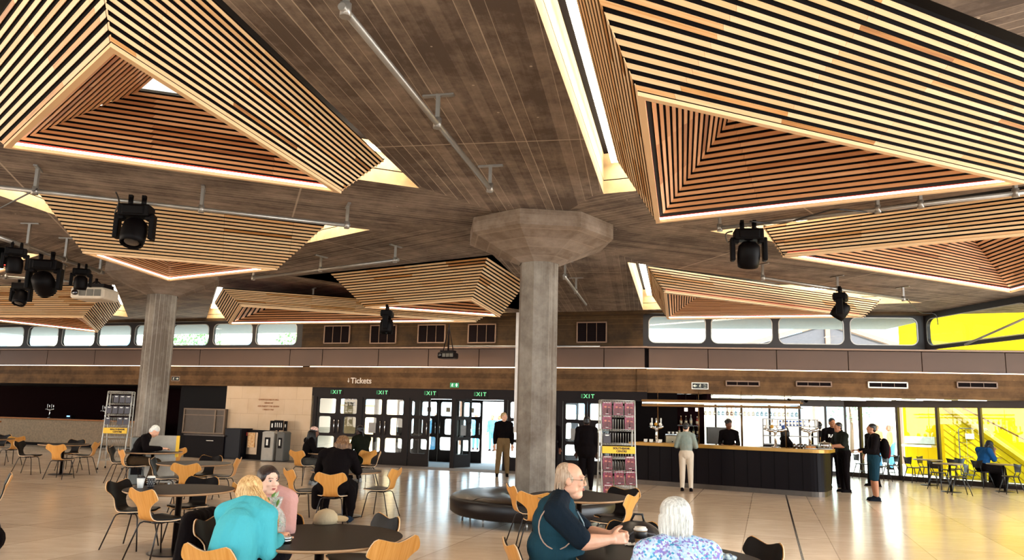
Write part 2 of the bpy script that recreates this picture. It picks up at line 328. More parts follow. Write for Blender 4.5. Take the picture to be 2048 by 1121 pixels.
for key, u in UN.items():
    R = [Wd(p, ZR) for p in u['R']]; T = [Wd(p, u.get('zt', ZC)) for p in u['T']]; I = [Wd(p, u.get('zi', ZC + .02)) for p in u['I']]
    K = [Wd(p, ZC) for p in u['Kp']] if 'Kp' in u else offset_tri(T, u['Ko'])
    COFFERS.append(K)
    c = (R[0] + R[1] + R[2]) / 3
    t = thing('timber_ceiling_baffle', u['lab'], 'ceiling panel', c, 0, 'slatted timber pyramids in the concrete ceiling')
    L = loc_of(c); Ri = offset_tri(R, (-.055,) * 3)
    for i in range(3):
        j = (i + 1) % 3
        A, B, Cc, D = L(R[i]), L(R[j]), L(T[j]), L(T[i])
        if i in u.get('hid', ()):      # the side turned away from the hall stands upright; its ends are closed with felt
            o_ = (A + B) / 2; o_.z = 0; dd = (B - A).normalized(); pn = V((dd.y, -dd.x, 0)); pn = pn if pn.dot(o_) > 0 else -pn
            D2_, C2_ = A + pn * .12 + V((0, 0, D.z)), B + pn * .12 + V((0, 0, D.z))
            eb = MB(); eb.add([A, D, D2_, B, Cc, C2_], [(0, 1, 2), (3, 4, 5)]); eb.build('end_board', BLACK, t); D, Cc = D2_, C2_
        nr = (B - A).cross(D - A).normalized()
        fc = (A + B + Cc + D) / 4
        if nr.dot(V((0, 0, fc.z)) - fc) < 0: nr = -nr    # pointing inward
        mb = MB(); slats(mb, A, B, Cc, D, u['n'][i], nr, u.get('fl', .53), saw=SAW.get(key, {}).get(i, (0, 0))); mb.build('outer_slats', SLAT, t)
        bk = MB(); backing(bk, A, B, Cc, D, nr * .016); bk.build('backing_board', BLACK, t)
        # inner faces
        A2, B2, C2, D2 = L(Ri[i]) + V((0, 0, .02)), L(Ri[j]) + V((0, 0, .02)), L(I[j]), L(I[i])
        nr2 = (B2 - A2).cross(D2 - A2).normalized()
        if nr2.dot((A2 + B2 + C2 + D2) / 4 - V((0, 0, -.4))) < 0: nr2 = -nr2
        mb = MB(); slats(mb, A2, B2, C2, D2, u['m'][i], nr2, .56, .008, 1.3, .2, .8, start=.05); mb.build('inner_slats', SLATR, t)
        bk = MB(); backing(bk, A2, B2, C2, D2, nr2 * .016, ex=.01); bk.build('backing_board', BLACK, t)
    # rim board
    mb = MB()
    for i in range(3):
        j = (i + 1) % 3; a, b, c2, d = L(R[i]), L(R[j]), L(Ri[j]), L(Ri[i]); z = V((0, 0, -.035))
        mb.add([a + z, b + z, c2 + z, d + z, a, b, c2, d], [(0, 1, 2, 3), (7, 6, 5, 4), (0, 4, 5, 1), (2, 6, 7, 3)], 0, False, .7)
        mb.gr += [V((0, 0, 0))] * 8
    mb.build('rim_board', SLAT, t)
    # LED strips on the inner edge of the rim: warm below, red above
    Rj = offset_tri(R, (-.040,) * 3)
    for nm, mt, Q, z0, z1 in (('led_strip', LEDW, Rj, .0, .028), ('red_led_strip', LEDR, Rj, .030, .048)):
        mb = MB()
        for i in range(3):
            j = (i + 1) % 3; a, b = L(Q[i]), L(Q[j]); nn = (L(Ri[i]) + L(Ri[j])) / 2 - (a + b) / 2; nn.z = 0; nn = nn.normalized() * .012
            mb.add([a + V((0, 0, z0)), b + V((0, 0, z0)), b + V((0, 0, z1)), a + V((0, 0, z1)), a + nn + V((0, 0, z0)), b + nn + V((0, 0, z0)), b + nn + V((0, 0, z1)), a + nn + V((0, 0, z1))],
                   [(0, 1, 2, 3), (7, 6, 5, 4), (0, 4, 5, 1), (3, 2, 6, 7)])
        mb.build(nm, mt, t)
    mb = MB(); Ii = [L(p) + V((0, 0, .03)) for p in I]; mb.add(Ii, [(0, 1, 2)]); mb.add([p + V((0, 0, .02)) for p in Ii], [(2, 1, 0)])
    mb.build('glow_panel', em('glow_panel', (1, .93, .80, 1), 1.1), t)  # pale top panel, given its own emission so it reads bright
    # cove light tubes above the coffer gap (a thing of its own, fixed to the slab)
    kc = (K[0] + K[1] + K[2]) / 3
    zt = ZC + .42
    cl = thing('cove_light', u['cl'], 'ceiling light', (kc.x, kc.y, zt), 0, 'linear lights in the ceiling coffers')
    G0 = offset_tri(K, (-.13,) * 3); G1 = offset_tri(K, (-.27,) * 3)
    for i in range(3):
        j = (i + 1) % 3; mb = MB(); q = V((kc.x, kc.y, zt))
        a, b, c2, d = [p - V((kc.x, kc.y, ZC)) for p in (G0[i], G0[j], G1[j], G1[i])]
        z = V((0, 0, .04)); mb.add([a, b, c2, d, a + z, b + z, c2 + z, d + z], [(0, 1, 2, 3), (7, 6, 5, 4), (0, 4, 5, 1), (1, 5, 6, 2), (2, 6, 7, 3), (3, 7, 4, 0)])
        mb.build('light_tube', LEDW2, cl)
# ceiling slab with the triangular holes
def tri_sort(K): return K if (K[1] - K[0]).cross(K[2] - K[0]).z > 0 else K[::-1]
bm = bmesh.new()
outer = [(-26, -9), (18, -9), (18, 19.6), (12.2, 21.9), (4.1, 22.9), (-26, 32.4)]
ov = [bm.verts.new((x, y, ZC)) for x, y in outer]
for i in range(len(ov)): bm.edges.new((ov[i], ov[(i + 1) % len(ov)]))
for K in COFFERS:
    kv = [bm.verts.new(p) for p in K]
    for i in range(3): bm.edges.new((kv[i], kv[(i + 1) % 3]))
bmesh.ops.triangle_fill(bm, use_beauty=True, use_dissolve=False, edges=bm.edges[:])
me = bpy.data.meshes.new('ceiling'); bm.to_mesh(me); bm.free()
sv = [v.co.copy() for v in me.vertices]; sf = [list(p.vertices) for p in me.polygons]
mb = MB(); mb.add(sv, sf)
for K in COFFERS:
    up = V((0, 0, .62))
    for i in range(3):
        a, b = K[i], K[(i + 1) % 3]; mb.quad(a, b, b + up * .32, a + up * .32, 1)
        m1 = up * .345; mb.quad(a + m1, b + m1, b + up, a + up, 1); mb.quad(a + up * .32, b + up * .32, b + m1, a + m1, 2)
    mb.add([p + up for p in K], [(0, 1, 2)], 2)
# roof above so no sky leaks
mb.add([(x, y, ZC + .75) for x, y in outer], [tuple(range(len(outer)))], 2)
ceiling = struct(mb.build('ceiling', [CEIL, COFF, BLACK]))
# ================================================================== COLUMNS
def column(name, x, y, rot, label, cap=True):
    t = thing(name, label, 'column', (x, y, 0))
    def ring(r, z, n=8): return [(r * cos(rot + pi / n + 2 * pi * k / n), r * sin(rot + pi / n + 2 * pi * k / n), z) for k in range(n)]
    mb = MB(); prof = [(.345, 0), (.345, 4.36)]
    for (r0, z0), (r1, z1) in zip(prof, prof[1:]):
        a, b = ring(r0, z0), ring(r1, z1); mb.add(a + b, [(i, (i + 1) % 8, 8 + (i + 1) % 8, 8 + i) for i in range(8)])
    mb.build('column_shaft', COLM, t)
    mb = MB(); prof = [(.36, 4.33), (1.30, 4.74), (1.30, 4.995)]
    for (r0, z0), (r1, z1) in zip(prof, prof[1:]):
        a, b = ring(r0, z0), ring(r1, z1); mb.add(a + b, [(i, (i + 1) % 8, 8 + (i + 1) % 8, 8 + i) for i in range(8)])
    mb.build('column_head', CAPM, t)
    return t
CAPM = concrete('board_concrete_cap', '665648', '95867a', '877668', 'h', .10)
column('concrete_column', .46, 12.72, rad(-84), 'octagonal board-marked concrete column rising through the round black leather bench')
column('concrete_column', -8.35, 17.5, rad(-70), 'octagonal concrete column behind the white-haired reader, left of the wooden wall')
# ================================================================== WALL LINES
M1, X1, Y1 = -.317, -5.9, 25.5
M2, X2, Y2 = -.146, 4.1, 22.4
def w1(u, v, off=0):
    d = ray(u, v); t = (Y1 + off - M1 * X1) / (d.y - M1 * d.x); return V((d.x * t, d.y * t, HC + d.z * t))
def w2(u, v, off=0):
    d = ray(u, v); t = (Y2 + off - M2 * X2) / (d.y - M2 * d.x); return V((d.x * t, d.y * t, HC + d.z * t))
def y1(x, off=0): return Y1 + M1 * (x - X1) + off
def y2(x, off=0): return Y2 + M2 * (x - X2) + off
A1, A2_ = math.atan(M1), math.atan(M2)
def wallbox(mb, line, xa, xb, off, th, z0, z1, mi=0):
    f = y1 if line == 1 else y2; a = (xa, f(xa, off)); b = (xb, f(xb, off)); mb.prism([a, b, (b[0], b[1] + th), (a[0], a[1] + th)], z0, z1, mi)
XC = 4.08
# beams
mb = MB(); wallbox(mb, 1, -26, XC, 0, .35, 2.52, 3.22); struct(mb.build('wall_back_beam', BEAM))
mb = MB(); wallbox(mb, 2, XC, 18, 0, .35, 2.50, 3.22); struct(mb.build('wall_right_beam', BEAM))
mb = MB(); c = w1(1290, 760); mb.box((4.0, y1(4.0) + .1, 2.87), (.28, .28, .705), A1); struct(mb.build('trim_1', BEAM))
# strip light lying on the beam, washing the panels and the beam top
mb = MB()
wallbox(mb, 1, -26, -7.3, .12, .05, 3.225, 3.245); wallbox(mb, 1, -7.0, XC, .10, .06, 3.225, 3.25); wallbox(mb, 2, XC, 18, .10, .06, 3.225, 3.25)
LEDB = em('led_ledge', (1, .72, .5, 1), 6.0)
tag(mb.build('ledge_light', LEDB), 'long warm strip light along the top of the concrete beam', 'light')
# dark panel band between beam and clerestory
PANEL = pm('brown_wall_panel', '4a3324', .6, var=.12, scale=.7)
mb = MB(); xs = [w1(q, 710, .4).x for q in (-90, 0, 95, 190, 285, 400, 580, 645, 757, 857, 958, 1030, 1105, 1208, 1290)]
for a, b in zip(xs, xs[1:]): wallbox(mb, 1, a + .012, b - .012, .40, .05, 3.27, 3.86)
wallbox(mb, 1, -26, XC, .45, .1, 3.1, 3.95, 1); struct(mb.build('wall_back_panels', [PANEL, BLACK]))
mb = MB(); xs = [w2(q, 710, .4).x for q in (1297, 1416, 1553, 1696, 1843, 2010, 2200)]
for a, b in zip(xs, xs[1:]): wallbox(mb, 2, a + .012, b - .012, .40, .05, 3.27, 3.86)
wallbox(mb, 2, XC, 18, .45, .1, 3.1, 3.95, 1); struct(mb.build('wall_right_panels', [PANEL, BLACK]))
mb = MB(); wallbox(mb, 1, -26, XC + .1, .30, .22, 3.88, 3.925); wallbox(mb, 2, XC, 18, .30, .22, 3.88, 3.925)
struct(mb.build('trim_2', pm('sill_paint', '8a6f5c', .5)))
# clerestory wall with rounded openings: frame strips between windows built from corner fillets
def rrect(w, h, r, n=5):
    pts = []
    for cx_, cz_, a0 in ((w / 2 - r, h / 2 - r, 0), (-w / 2 + r, h / 2 - r, 90), (-w / 2 + r, -h / 2 + r, 180), (w / 2 - r, -h / 2 + r, 270)):
        for k in range(n + 1): a = rad(a0 + 90 * k / n); pts.append((cx_ + r * cos(a), cz_ + r * sin(a)))
    return pts
def panel_with_hole(mb, W, H, holes, th, mi=0, origin=None, X=None, Y=None, Z=None):
    """rectangular panel W x H (corner at origin), rounded-rect holes [(cx, cz, w, h, r)], thickness th along Y"""
    b = bmesh.new()
    def loop(ps):
        vs_ = [b.verts.new((p[0], 0, p[1])) for p in ps]
        for i in range(len(vs_)): b.edges.new((vs_[i], vs_[(i + 1) % len(vs_)]))
    loops = [[(0, 0), (W, 0), (W, H), (0, H)]] + [[(cx_ + p[0], cz_ + p[1]) for p in rrect(w, h, r)] for cx_, cz_, w, h, r in holes]
    for lp in loops: loop(lp)
    bmesh.ops.triangle_fill(b, use_beauty=True, use_dissolve=False, edges=b.edges[:])
    b.verts.index_update()
    f = [[v.index for v in fc.verts] for fc in b.faces]; vv = [v.co.copy() for v in b.verts]; b.free()
    def tr(p): return origin + X * p[0] + Y * p[1] + Z * p[2]
    mb.add([tr(p) for p in vv], f, mi); mb.add([tr((p[0], th, p[2])) for p in vv], [x[::-1] for x in f], mi)
    for lp in loops:
        n = len(lp); mb.add([tr((p[0], 0, p[1])) for p in lp] + [tr((p[0], th, p[1])) for p in lp], [(i, (i + 1) % n, n + (i + 1) % n, n + i) for i in range(n)], mi)
GL = glass('window_glass', (.86, .97, 1.0, 1)); WFR = pm('dark_window_frame', (.008, .0035, .003), .5, 0, .4); ALU = pm('window_rim_metal', 'a9a5a0', .4, .5)
wn = 0
def clerestory(line, px, zlo, zhi, xa, xb, off=.42):
    global wn
    f = w1 if line == 1 else w2; yy = y1 if line == 1 else y2; ang = A1 if line == 1 else A2_
    Xd = V((cos(ang), sin(ang), 0)); Yd = V((-sin(ang), cos(ang), 0)); Zd = V((0, 0, 1))
    o = V((xa, yy(xa, off), 3.925)); W = (xb - xa) / cos(ang); H = 5.0 - 3.925; holes = []
    for a, b in px:
        wa = (f(a, 665, off).x - xa) / cos(ang); wb = (f(b, 665, off).x - xa) / cos(ang); holes.append(((wa + wb) / 2, (zlo + zhi) / 2 - 3.925, wb - wa, zhi - zlo, .2))
    mb = MB(); panel_with_hole(mb, W, H, holes, .12, 0, o, Xd, Yd, Zd); struct(mb.build('wall_clerestory_back' if line == 1 else 'wall_clerestory_right', WFR))
    for h in holes:
        wn += 1; t = bpy.data.objects.new('window_%d' % wn, None); COL.objects.link(t); t.location = o + Xd * h[0] + Zd * h[1]; struct(t)
        ps = rrect(h[2], h[3], h[4]); mb = MB(); n = len(ps); ps2 = rrect(h[2] - .05, h[3] - .05, h[4] - .02)
        mb.add([Xd * p[0] + Zd * p[1] - Yd * .01 for p in ps] + [Xd * p[0] + Zd * p[1] - Yd * .01 for p in ps2], [(i, (i + 1) % n, n + (i + 1) % n, n + i) for i in range(n)])
        mb.build('window_frame', ALU, t)
        mb = MB(); mb.add([Xd * p[0] + Zd * p[1] + Yd * .05 for p in ps], [tuple(range(n))]); mb.build('window_pane', GL, t)
clerestory(1, [(-25, 48), (57, 117), (125, 190), (196, 262), (270, 333), (343, 418), (427, 505), (512, 594)], 4.03, 4.84, -26, w1(605, 665, .42).x)
clerestory(2, [(1297, 1412), (1422, 1545), (1557, 1688), (1700, 1836)], 4.05, 4.88, w2(1286, 665, .42).x, w2(1848, 665, .42).x)
mb = MB(); wallbox(mb, 1, w1(605, 665, .42).x, XC, .42, .15, 3.925, 5.0); wallbox(mb, 2, XC, w2(1286, 665, .42).x, .42, .15, 3.925, 5.0)
wallbox(mb, 1, -26, XC, .05, .3, 4.90, 5.0); wallbox(mb, 2, XC, 12.4, .05, .3, 4.93, 5.0)
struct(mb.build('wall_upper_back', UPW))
# turned clerestory window at the right
pa = w2(1848, 665, .42); pb = aty(2090, 640, 17.6)
Xd = V((pb.x - pa.x, pb.y - pa.y, 0)); W = Xd.length; Xd = Xd.normalized(); Yd = V((-Xd.y, Xd.x, 0)); Zd = V((0, 0, 1)); o = V((pa.x, pa.y, 3.925))
mb = MB(); panel_with_hole(mb, W, 1.075, [(.08 + W * .44, .50, W * .86, .80, .22)], .12, 0, o, Xd, Yd, Zd); struct(mb.build('wall_clerestory_turned', WFR))
t = bpy.data.objects.new('window_13', None); COL.objects.link(t); t.location = o + Xd * (.08 + W * .44) + Zd * .50; struct(t)
ps = rrect(W * .86, .80, .22); mb = MB(); n = len(ps); ps2 = rrect(W * .86 - .05, .75, .2)
mb.add([Xd * p[0] + Zd * p[1] - Yd * .01 for p in ps] + [Xd * p[0] + Zd * p[1] - Yd * .01 for p in ps2], [(i, (i + 1) % n, n + (i + 1) % n, n + i) for i in range(n)]); mb.build('window_frame', ALU, t)
mb = MB(); mb.add([Xd * p[0] + Zd * p[1] + Yd * .05 for p in ps], [tuple(range(n))]); mb.build('window_pane', GL, t)
# vents in the upper wall
VFR = pm('vent_frame', '7c5e48', .5); VIN = pm('vent_dark', (.004, .001, .001), .8, 0, .1)
def vent(pa, pb, line, off, label, nbar, frame=VFR, grp='square grilles in the upper wall'):
    f = w1 if line == 1 else w2; ang = A1 if line == 1 else A2_
    a, b = f(pa[0], pa[1], off), f(pb[0], pb[1], off); c = (a + b) / 2; w = (V((b.x - a.x, b.y - a.y, 0))).length; h = abs(b.z - a.z)
    t = thing('vent_grille', label, 'vent', c, ang, grp)
    mb = MB(); mb.box((0, -.01, 0), (w, .04, h)); mb.build('grille_backing', VIN, t)
    mb = MB(); s = .035
    for x in (-w / 2, w / 2): mb.box((x, -.03, 0), (s, .05, h + s))
    for z in (-h / 2, h / 2): mb.box((0, -.03, z), (w + s, .05, s))
    mb.build('grille_frame', frame, t)
    mb = MB()
    for i in range(1, nbar + 1): mb.box((-w / 2 + w * i / (nbar + 1), -.035, 0), (.012, .02, h))
    for i in range(9): mb.box((0, -.028, -h / 2 + h * (i + .5) / 9), (w, .012, .01), mi=1)
    mb.build('grille_bars', [VFR, VIN], t)
for (x0, x1, ya, yb), d in zip([(651, 699, 653, 687), (743, 792, 652, 687), (838, 890, 651, 686), (938, 991, 650, 686)], ['leftmost, nearest the last rounded window', 'second from the rounded windows', 'above the exit sign with the running figure', 'just left of the middle column']):
    vent((x0, ya), (x1, yb), 1, .40, 'square dark grille in the upper concrete wall, ' + d, 2)
vent((1155, 646), (1213, 685), 1, .40, 'square dark grille in the upper wall, right of the middle column', 2)
for (x0, x1, ya, yb), d, fr in zip([(1452, 1518, 763, 773), (1592, 1662, 764, 774), (1736, 1814, 765, 777), (1913, 1993, 765, 777)], ['nearest the black emergency exit sign', 'above the beer taps at the bar corner', 'with a bright white frame', 'above the yellow wall at the far right'], [VFR, VFR, WHITE, VFR]):
    vent((x0, ya), (x1, yb), 2, -.01, 'long slim air vent in the concrete beam, ' + d, 2, fr, 'slim vents along the concrete beam')
# floor
n = NT('stone_floor'); P = n.pos(); sx = n.n('ShaderNodeSeparateXYZ'); n.l(P, sx.inputs[0]); X, Y, Z = sx.outputs
a = rad(71); u_ = n.math('SUBTRACT', n.math('MULTIPLY', X, sin(a)), n.math('MULTIPLY', Y, cos(a))); v_ = n.math('ADD', n.math('MULTIPLY', X, cos(a)), n.math('MULTIPLY', Y, sin(a)))
u0 = n.math('DIVIDE', n.math('ADD', u_, .366), 1.2); v0 = n.math('DIVIDE', n.math('ADD', v_, .35), 2.1)
fu = n.math('ABSOLUTE', n.math('SUBTRACT', n.math('FRACT', n.math('ADD', u0, .5)), .5)); fv = n.math('ABSOLUTE', n.math('SUBTRACT', n.math('FRACT', n.math('ADD', v0, .5)), .5))
jn = n.math('MAXIMUM', n.math('LESS_THAN', fu, .006), n.math('LESS_THAN', fv, .0035))
cell = n.math('ADD', n.math('MULTIPLY', n.math('FLOOR', n.math('ADD', u0, .0)), 7.13), n.math('FLOOR', v0))
wnn = n.n('ShaderNodeTexWhiteNoise', noise_dimensions='1D'); n.l(cell, wnn.inputs['W'])
g = n.noise(n.mapping(P, (1.2, 4, 1), (0, 0, rad(19))), 1.6, 5, .6); g2 = n.noise(P, 22, 3, .6)
tt = n.math('ADD', n.math('MULTIPLY', wnn.outputs['Value'], .35), n.math('ADD', n.math('MULTIPLY', g, .7), n.math('MULTIPLY', g2, .2)))
col = n.ramp(tt, [(.25, srgb('b8a088')), (.9, srgb('dcc6ae'))])
dark = n.math('LESS_THAN', n.math('ABSOLUTE', n.math('SUBTRACT', u_, .385)), .016)
col = n.mix(n.math('MULTIPLY', jn, .55), col, srgb('7a5c40')); col = n.mix(dark, col, (.01, .004, .003, 1))
rr = n.math('MULTIPLY_ADD', g, .14, .12)
FLOOR = n.bsdf(col, rr, 0, .55, n.noise(P, 1.1, 2), .04, .02)
mb = MB(); mb.prism([(-30, -9), (18.5, -9), (18.5, 16.4), (15.2, 20.9), (10.4, 27.2), (6.5, 27.4), (4.6, 24.2), (-5.9, 28.6), (-30, 37)], -.2, 0)
struct(mb.build('floor', FLOOR))
# ================================================================== DOORS AND BACK WALL
DOORW = pm('dark_door_timber', (.008, .003, .0022), .5, 0, .15)
CARPET = pm('grey_entrance_carpet', '6e625a', .95, var=.25, scale=60)
LOBF = pm('lobby_carpet', '94a0a8', .9, var=.15, scale=40)
STONE = None
n = NT('pale_stone'); P = n.pos(); sx = n.n('ShaderNodeSeparateXYZ'); n.l(P, sx.inputs[0])
cv = n.n('ShaderNodeCombineXYZ'); n.l(n.math('MULTIPLY', sx.outputs[0], 1.05), cv.inputs[0]); n.l(sx.outputs[2], cv.inputs[1])
br = n.n('ShaderNodeTexBrick'); n.l(cv.outputs[0], br.inputs['Vector']); br.inputs['Scale'].default_value = 1.0; br.inputs['Brick Width'].default_value = .75; br.inputs['Row Height'].default_value = .52; br.inputs['Mortar Size'].default_value = .006
br.inputs['Color1'].default_value = srgb('c4a684'); br.inputs['Color2'].default_value = srgb('b99a7a'); br.inputs['Mortar'].default_value = srgb('8a6a4c'); br.offset = .37
col = n.mix(n.noise(P, 2.5, 4), br.outputs['Color'], srgb('cdb396')); STONE = n.bsdf(col, .6, 0, .3); MATS['pale_stone'] = STONE
xs_st = (w1(452, 800).x, w1(623, 800).x)
mb = MB(); wallbox(mb, 1, xs_st[0], xs_st[1], .02, .3, 0, 2.52); struct(mb.build('wall_back_stone', STONE))
# engraved inscription, four small lines
t = thing('wall_inscription', 'four short lines of orange lettering on the pale stone wall', 'lettering', w1(537, 810, 0), A1)
INS = pm('inscription_paint', '9a5a28', .6)
for i, (s_, sz) in enumerate((('QUEEN ELIZABETH HALL', .075), ('OPENED BY', .07), ('HER MAJESTY THE QUEEN', .075), ('1 MARCH 1967', .07))):
    text(s_, sz, INS, 'lettering', t, Matrix.Translation((0, 0, .17 - i * .115)) @ Matrix.Rotation(pi / 2, 4, 'X'), .004)
# header above the doors
bays = [w1(q, 860).x for q in (626, 718, 812, 905, 1010, 1121, 1229)]
mb = MB(); wallbox(mb, 1, xs_st[1], XC + .05, .05, .25, 2.24, 2.52); struct(mb.build('wall_door_header', DOORW))
mb = MB()
wallbox(mb, 1, bays[-1] - .02, XC + .9, .1, .2, 0, 2.5)
struct(mb.build('wall_beside_doors', BLACK))
EX = em('exit_green', (.28, 1, .42, 1), .62); EXD = pm('exit_unlit', (.012, .02, .012), .5)
exd = ['above the double doors behind the dreadlocked man', 'second from the pale stone wall', 'third from the pale stone wall, left of the open doorway', 'above the open doorway with people outside', 'above the doors beside the magazine rack']
k = 0
for px in (672, 764, 860, 960, 1175):
    c = w1(px, {672: 785, 764: 786, 860: 787.5, 960: 789.5, 1175: 793.5}[px], .04)
    t = thing('exit_sign', 'green lit EXIT lettering, ' + exd[k], 'sign', c, A1, 'exit signs over the doors'); k += 1
    mb = MB(); mb.box((0, .0, 0), (.52, .02, .2)); mb.build('sign_board', DOORW, t)
    for i, ch in enumerate('EXIT'):
        text(ch, .17, EX if i else em('exit_green_dim', (.28, 1, .42, 1), .14), 'letter', t, Matrix.Translation((-.165 + .11 * i, -.012, 0)) @ Matrix.Rotation(pi / 2, 4, 'X'), .003, off=.004)
def leaf_mesh(w, flip=False):
    mb = MB(); s = -1 if flip else 1; mx = w / 2 - s * .08
    panel_with_hole(mb, w, 2.2, [(w / 2, 1.885, w - .16, .50, .05), (mx, 1.25, w - .34, .56, .06), (w / 2, .64, w - .16, .46, .06)], .045, 0, V((0, 0, .01)), V((1, 0, 0)), V((0, 1, 0)), V((0, 0, 1)))
    hx = w - .08 if not flip else .08
    return mb, mx, hx
def leaf(parent, x, rz, w=.80, flip=False, y=0.0, paper=None):
    mb, mx, hx = leaf_mesh(w, flip)
    M = Matrix.Translation((x, y, 0)) @ Matrix.Rotation(rz, 4, 'Z')
    def fin(mb2, nm, mt, par):
        mb2.v = [tuple(M @ V(p)) for p in mb2.v]; return mb2.build(nm, mt, par)
    lf_ = fin(mb, 'door_leaf', DOORW, parent)
    g = MB(); g.quad((.06, .02, .2), (w - .06, .02, .2), (w - .06, .02, 2.15), (.06, .02, 2.15)); fin(g, 'door_glass', GL, lf_)
    h = MB(); hh = hx
    h.tube([(hh, -.0, 1.0), (hh, -.05, 1.02), (hh, -.05, 1.42), (hh, 0, 1.44)], .014, 8); fin(h, 'door_handle', CHROME, lf_)
    if paper:
        q = MB(); q.box((w / 2, -.006, 1.87 if paper == 1 else 1.2), (.17 if paper == 1 else .26, .006, .17 if paper == 1 else .34)); fin(q, 'notice_paper', pm('notice_%d' % paper, 'b8a080' if paper == 1 else '9a9590', .8), lf_)
dn = 0
def door_bay(i, off, leaves, posts=True):
    global dn
    dn += 1
    xa, xb = bays[i], bays[i + 1]; t = bpy.data.objects.new('door_%d' % dn, None); COL.objects.link(t); t.location = (xa, y1(xa, off), 0); t.rotation_euler = (0, 0, A1); struct(t)
    W = (xb - xa) / cos(A1)
    mb = MB(); mb.box((0, .05, 1.12), (.13, .12, 2.24)); 
    if i in (5,) or not posts: mb.box((W, .05, 1.12), (.13, .12, 2.24))
    mb.box((W / 2, .05, 2.22), (W, .1, .05)); mb.build('door_frame', DOORW, t)
    w = (W - .16) / 2
    for side, rz, pp in leaves:
        if side == 'L': leaf(t, .075, rz, w, False, .02, pp)
        else:
            # right leaf: hinge at right side
            mbx = W - .075 - w * cos(rz); mby = .02 - w * sin(rz); leaf(t, mbx, rz, w, True, mby, pp)
    return t
Z_ = 0.0
door_bay(0, .06, [('L', 0, None), ('R', 0, None)])
door_bay(1, .06, [('L', 0, 2), ('R', 0, None)])
door_bay(2, .06, [('L', 0, None), ('R', rad(-100), None)])
door_bay(3, .06, [('L', rad(70), 2)])
door_bay(4, .06, [('L', 0, None), ('R', 0, None)])
door_bay(5, .06, [('L', 0, 2), ('R', 0, None)])
door_bay(1, 3.0, [('R', 0, None)]); door_bay(2, 3.0, [('L', 0, 1), ('R', 0, 1)]); door_bay(3, 3.0, [('L', 0, 1)]); door_bay(5, 3.0, [('L', 0, None)], False)
# lobby shell
mb = MB(); xa, xb = bays[0] - .1, bays[-1] + .1
mb.prism([(xa, y1(xa, .2)), (xb, y1(xb, .2)), (xb, y1(xb, 3.3)), (xa, y1(xa, 3.3))], 2.3, 2.4); struct(mb.build('ceiling_lobby', BLK))
mb = MB(); mb.prism([(xb - .05, y1(xb, .2)), (xb + .1, y1(xb, .2)), (xb + .1, y1(xb, 3.2)), (xb - .05, y1(xb, 3.2))], 0, 2.4); mb.prism([(xa - .05, y1(xa, .2)), (xa + .1, y1(xa, .2)), (xa + .1, y1(xa, 3.2)), (xa - .05, y1(xa, 3.2))], 0, 2.4, 1); struct(mb.build('wall_lobby', [BLK, STONE]))
mb = MB(); mb.prism([(xa, y1(xa, .1)), (xb, y1(xb, .1)), (xb, y1(xb, 3.3)), (xa, y1(xa, 3.3))], .0, .012); struct(mb.build('floor_lobby', LOBF))
mb = MB(); mb.prism([(-10.4, y1(-10.4, -1.0)), (3.2, y1(3.2, -.95)), (3.2, y1(3.2, .1)), (-10.4, y1(-10.4, .1))], .0, .008); struct(mb.build('floor_carpet', CARPET))
# poster seen in the lobby
t = thing('lobby_poster', 'tall cream poster with black BANK and TRE lettering behind the first glass doors', 'poster', w1(703, 812, 2.9), A1)
mb = MB(); mb.box((0, 0, -.42), (.62, .03, 1.7)); mb.build('poster_board', pm('poster_cream', 'd8b888', .7), t)
BT = pm('black_lettering', (.01, .008, .008), .7)
for i, s_ in enumerate(('BANK', 'TRE')): text(s_, .2, BT, 'lettering', t, Matrix.Translation((0, -.02, .28 - i * .22)) @ Matrix.Rotation(pi / 2, 4, 'X'), .003, off=.006)
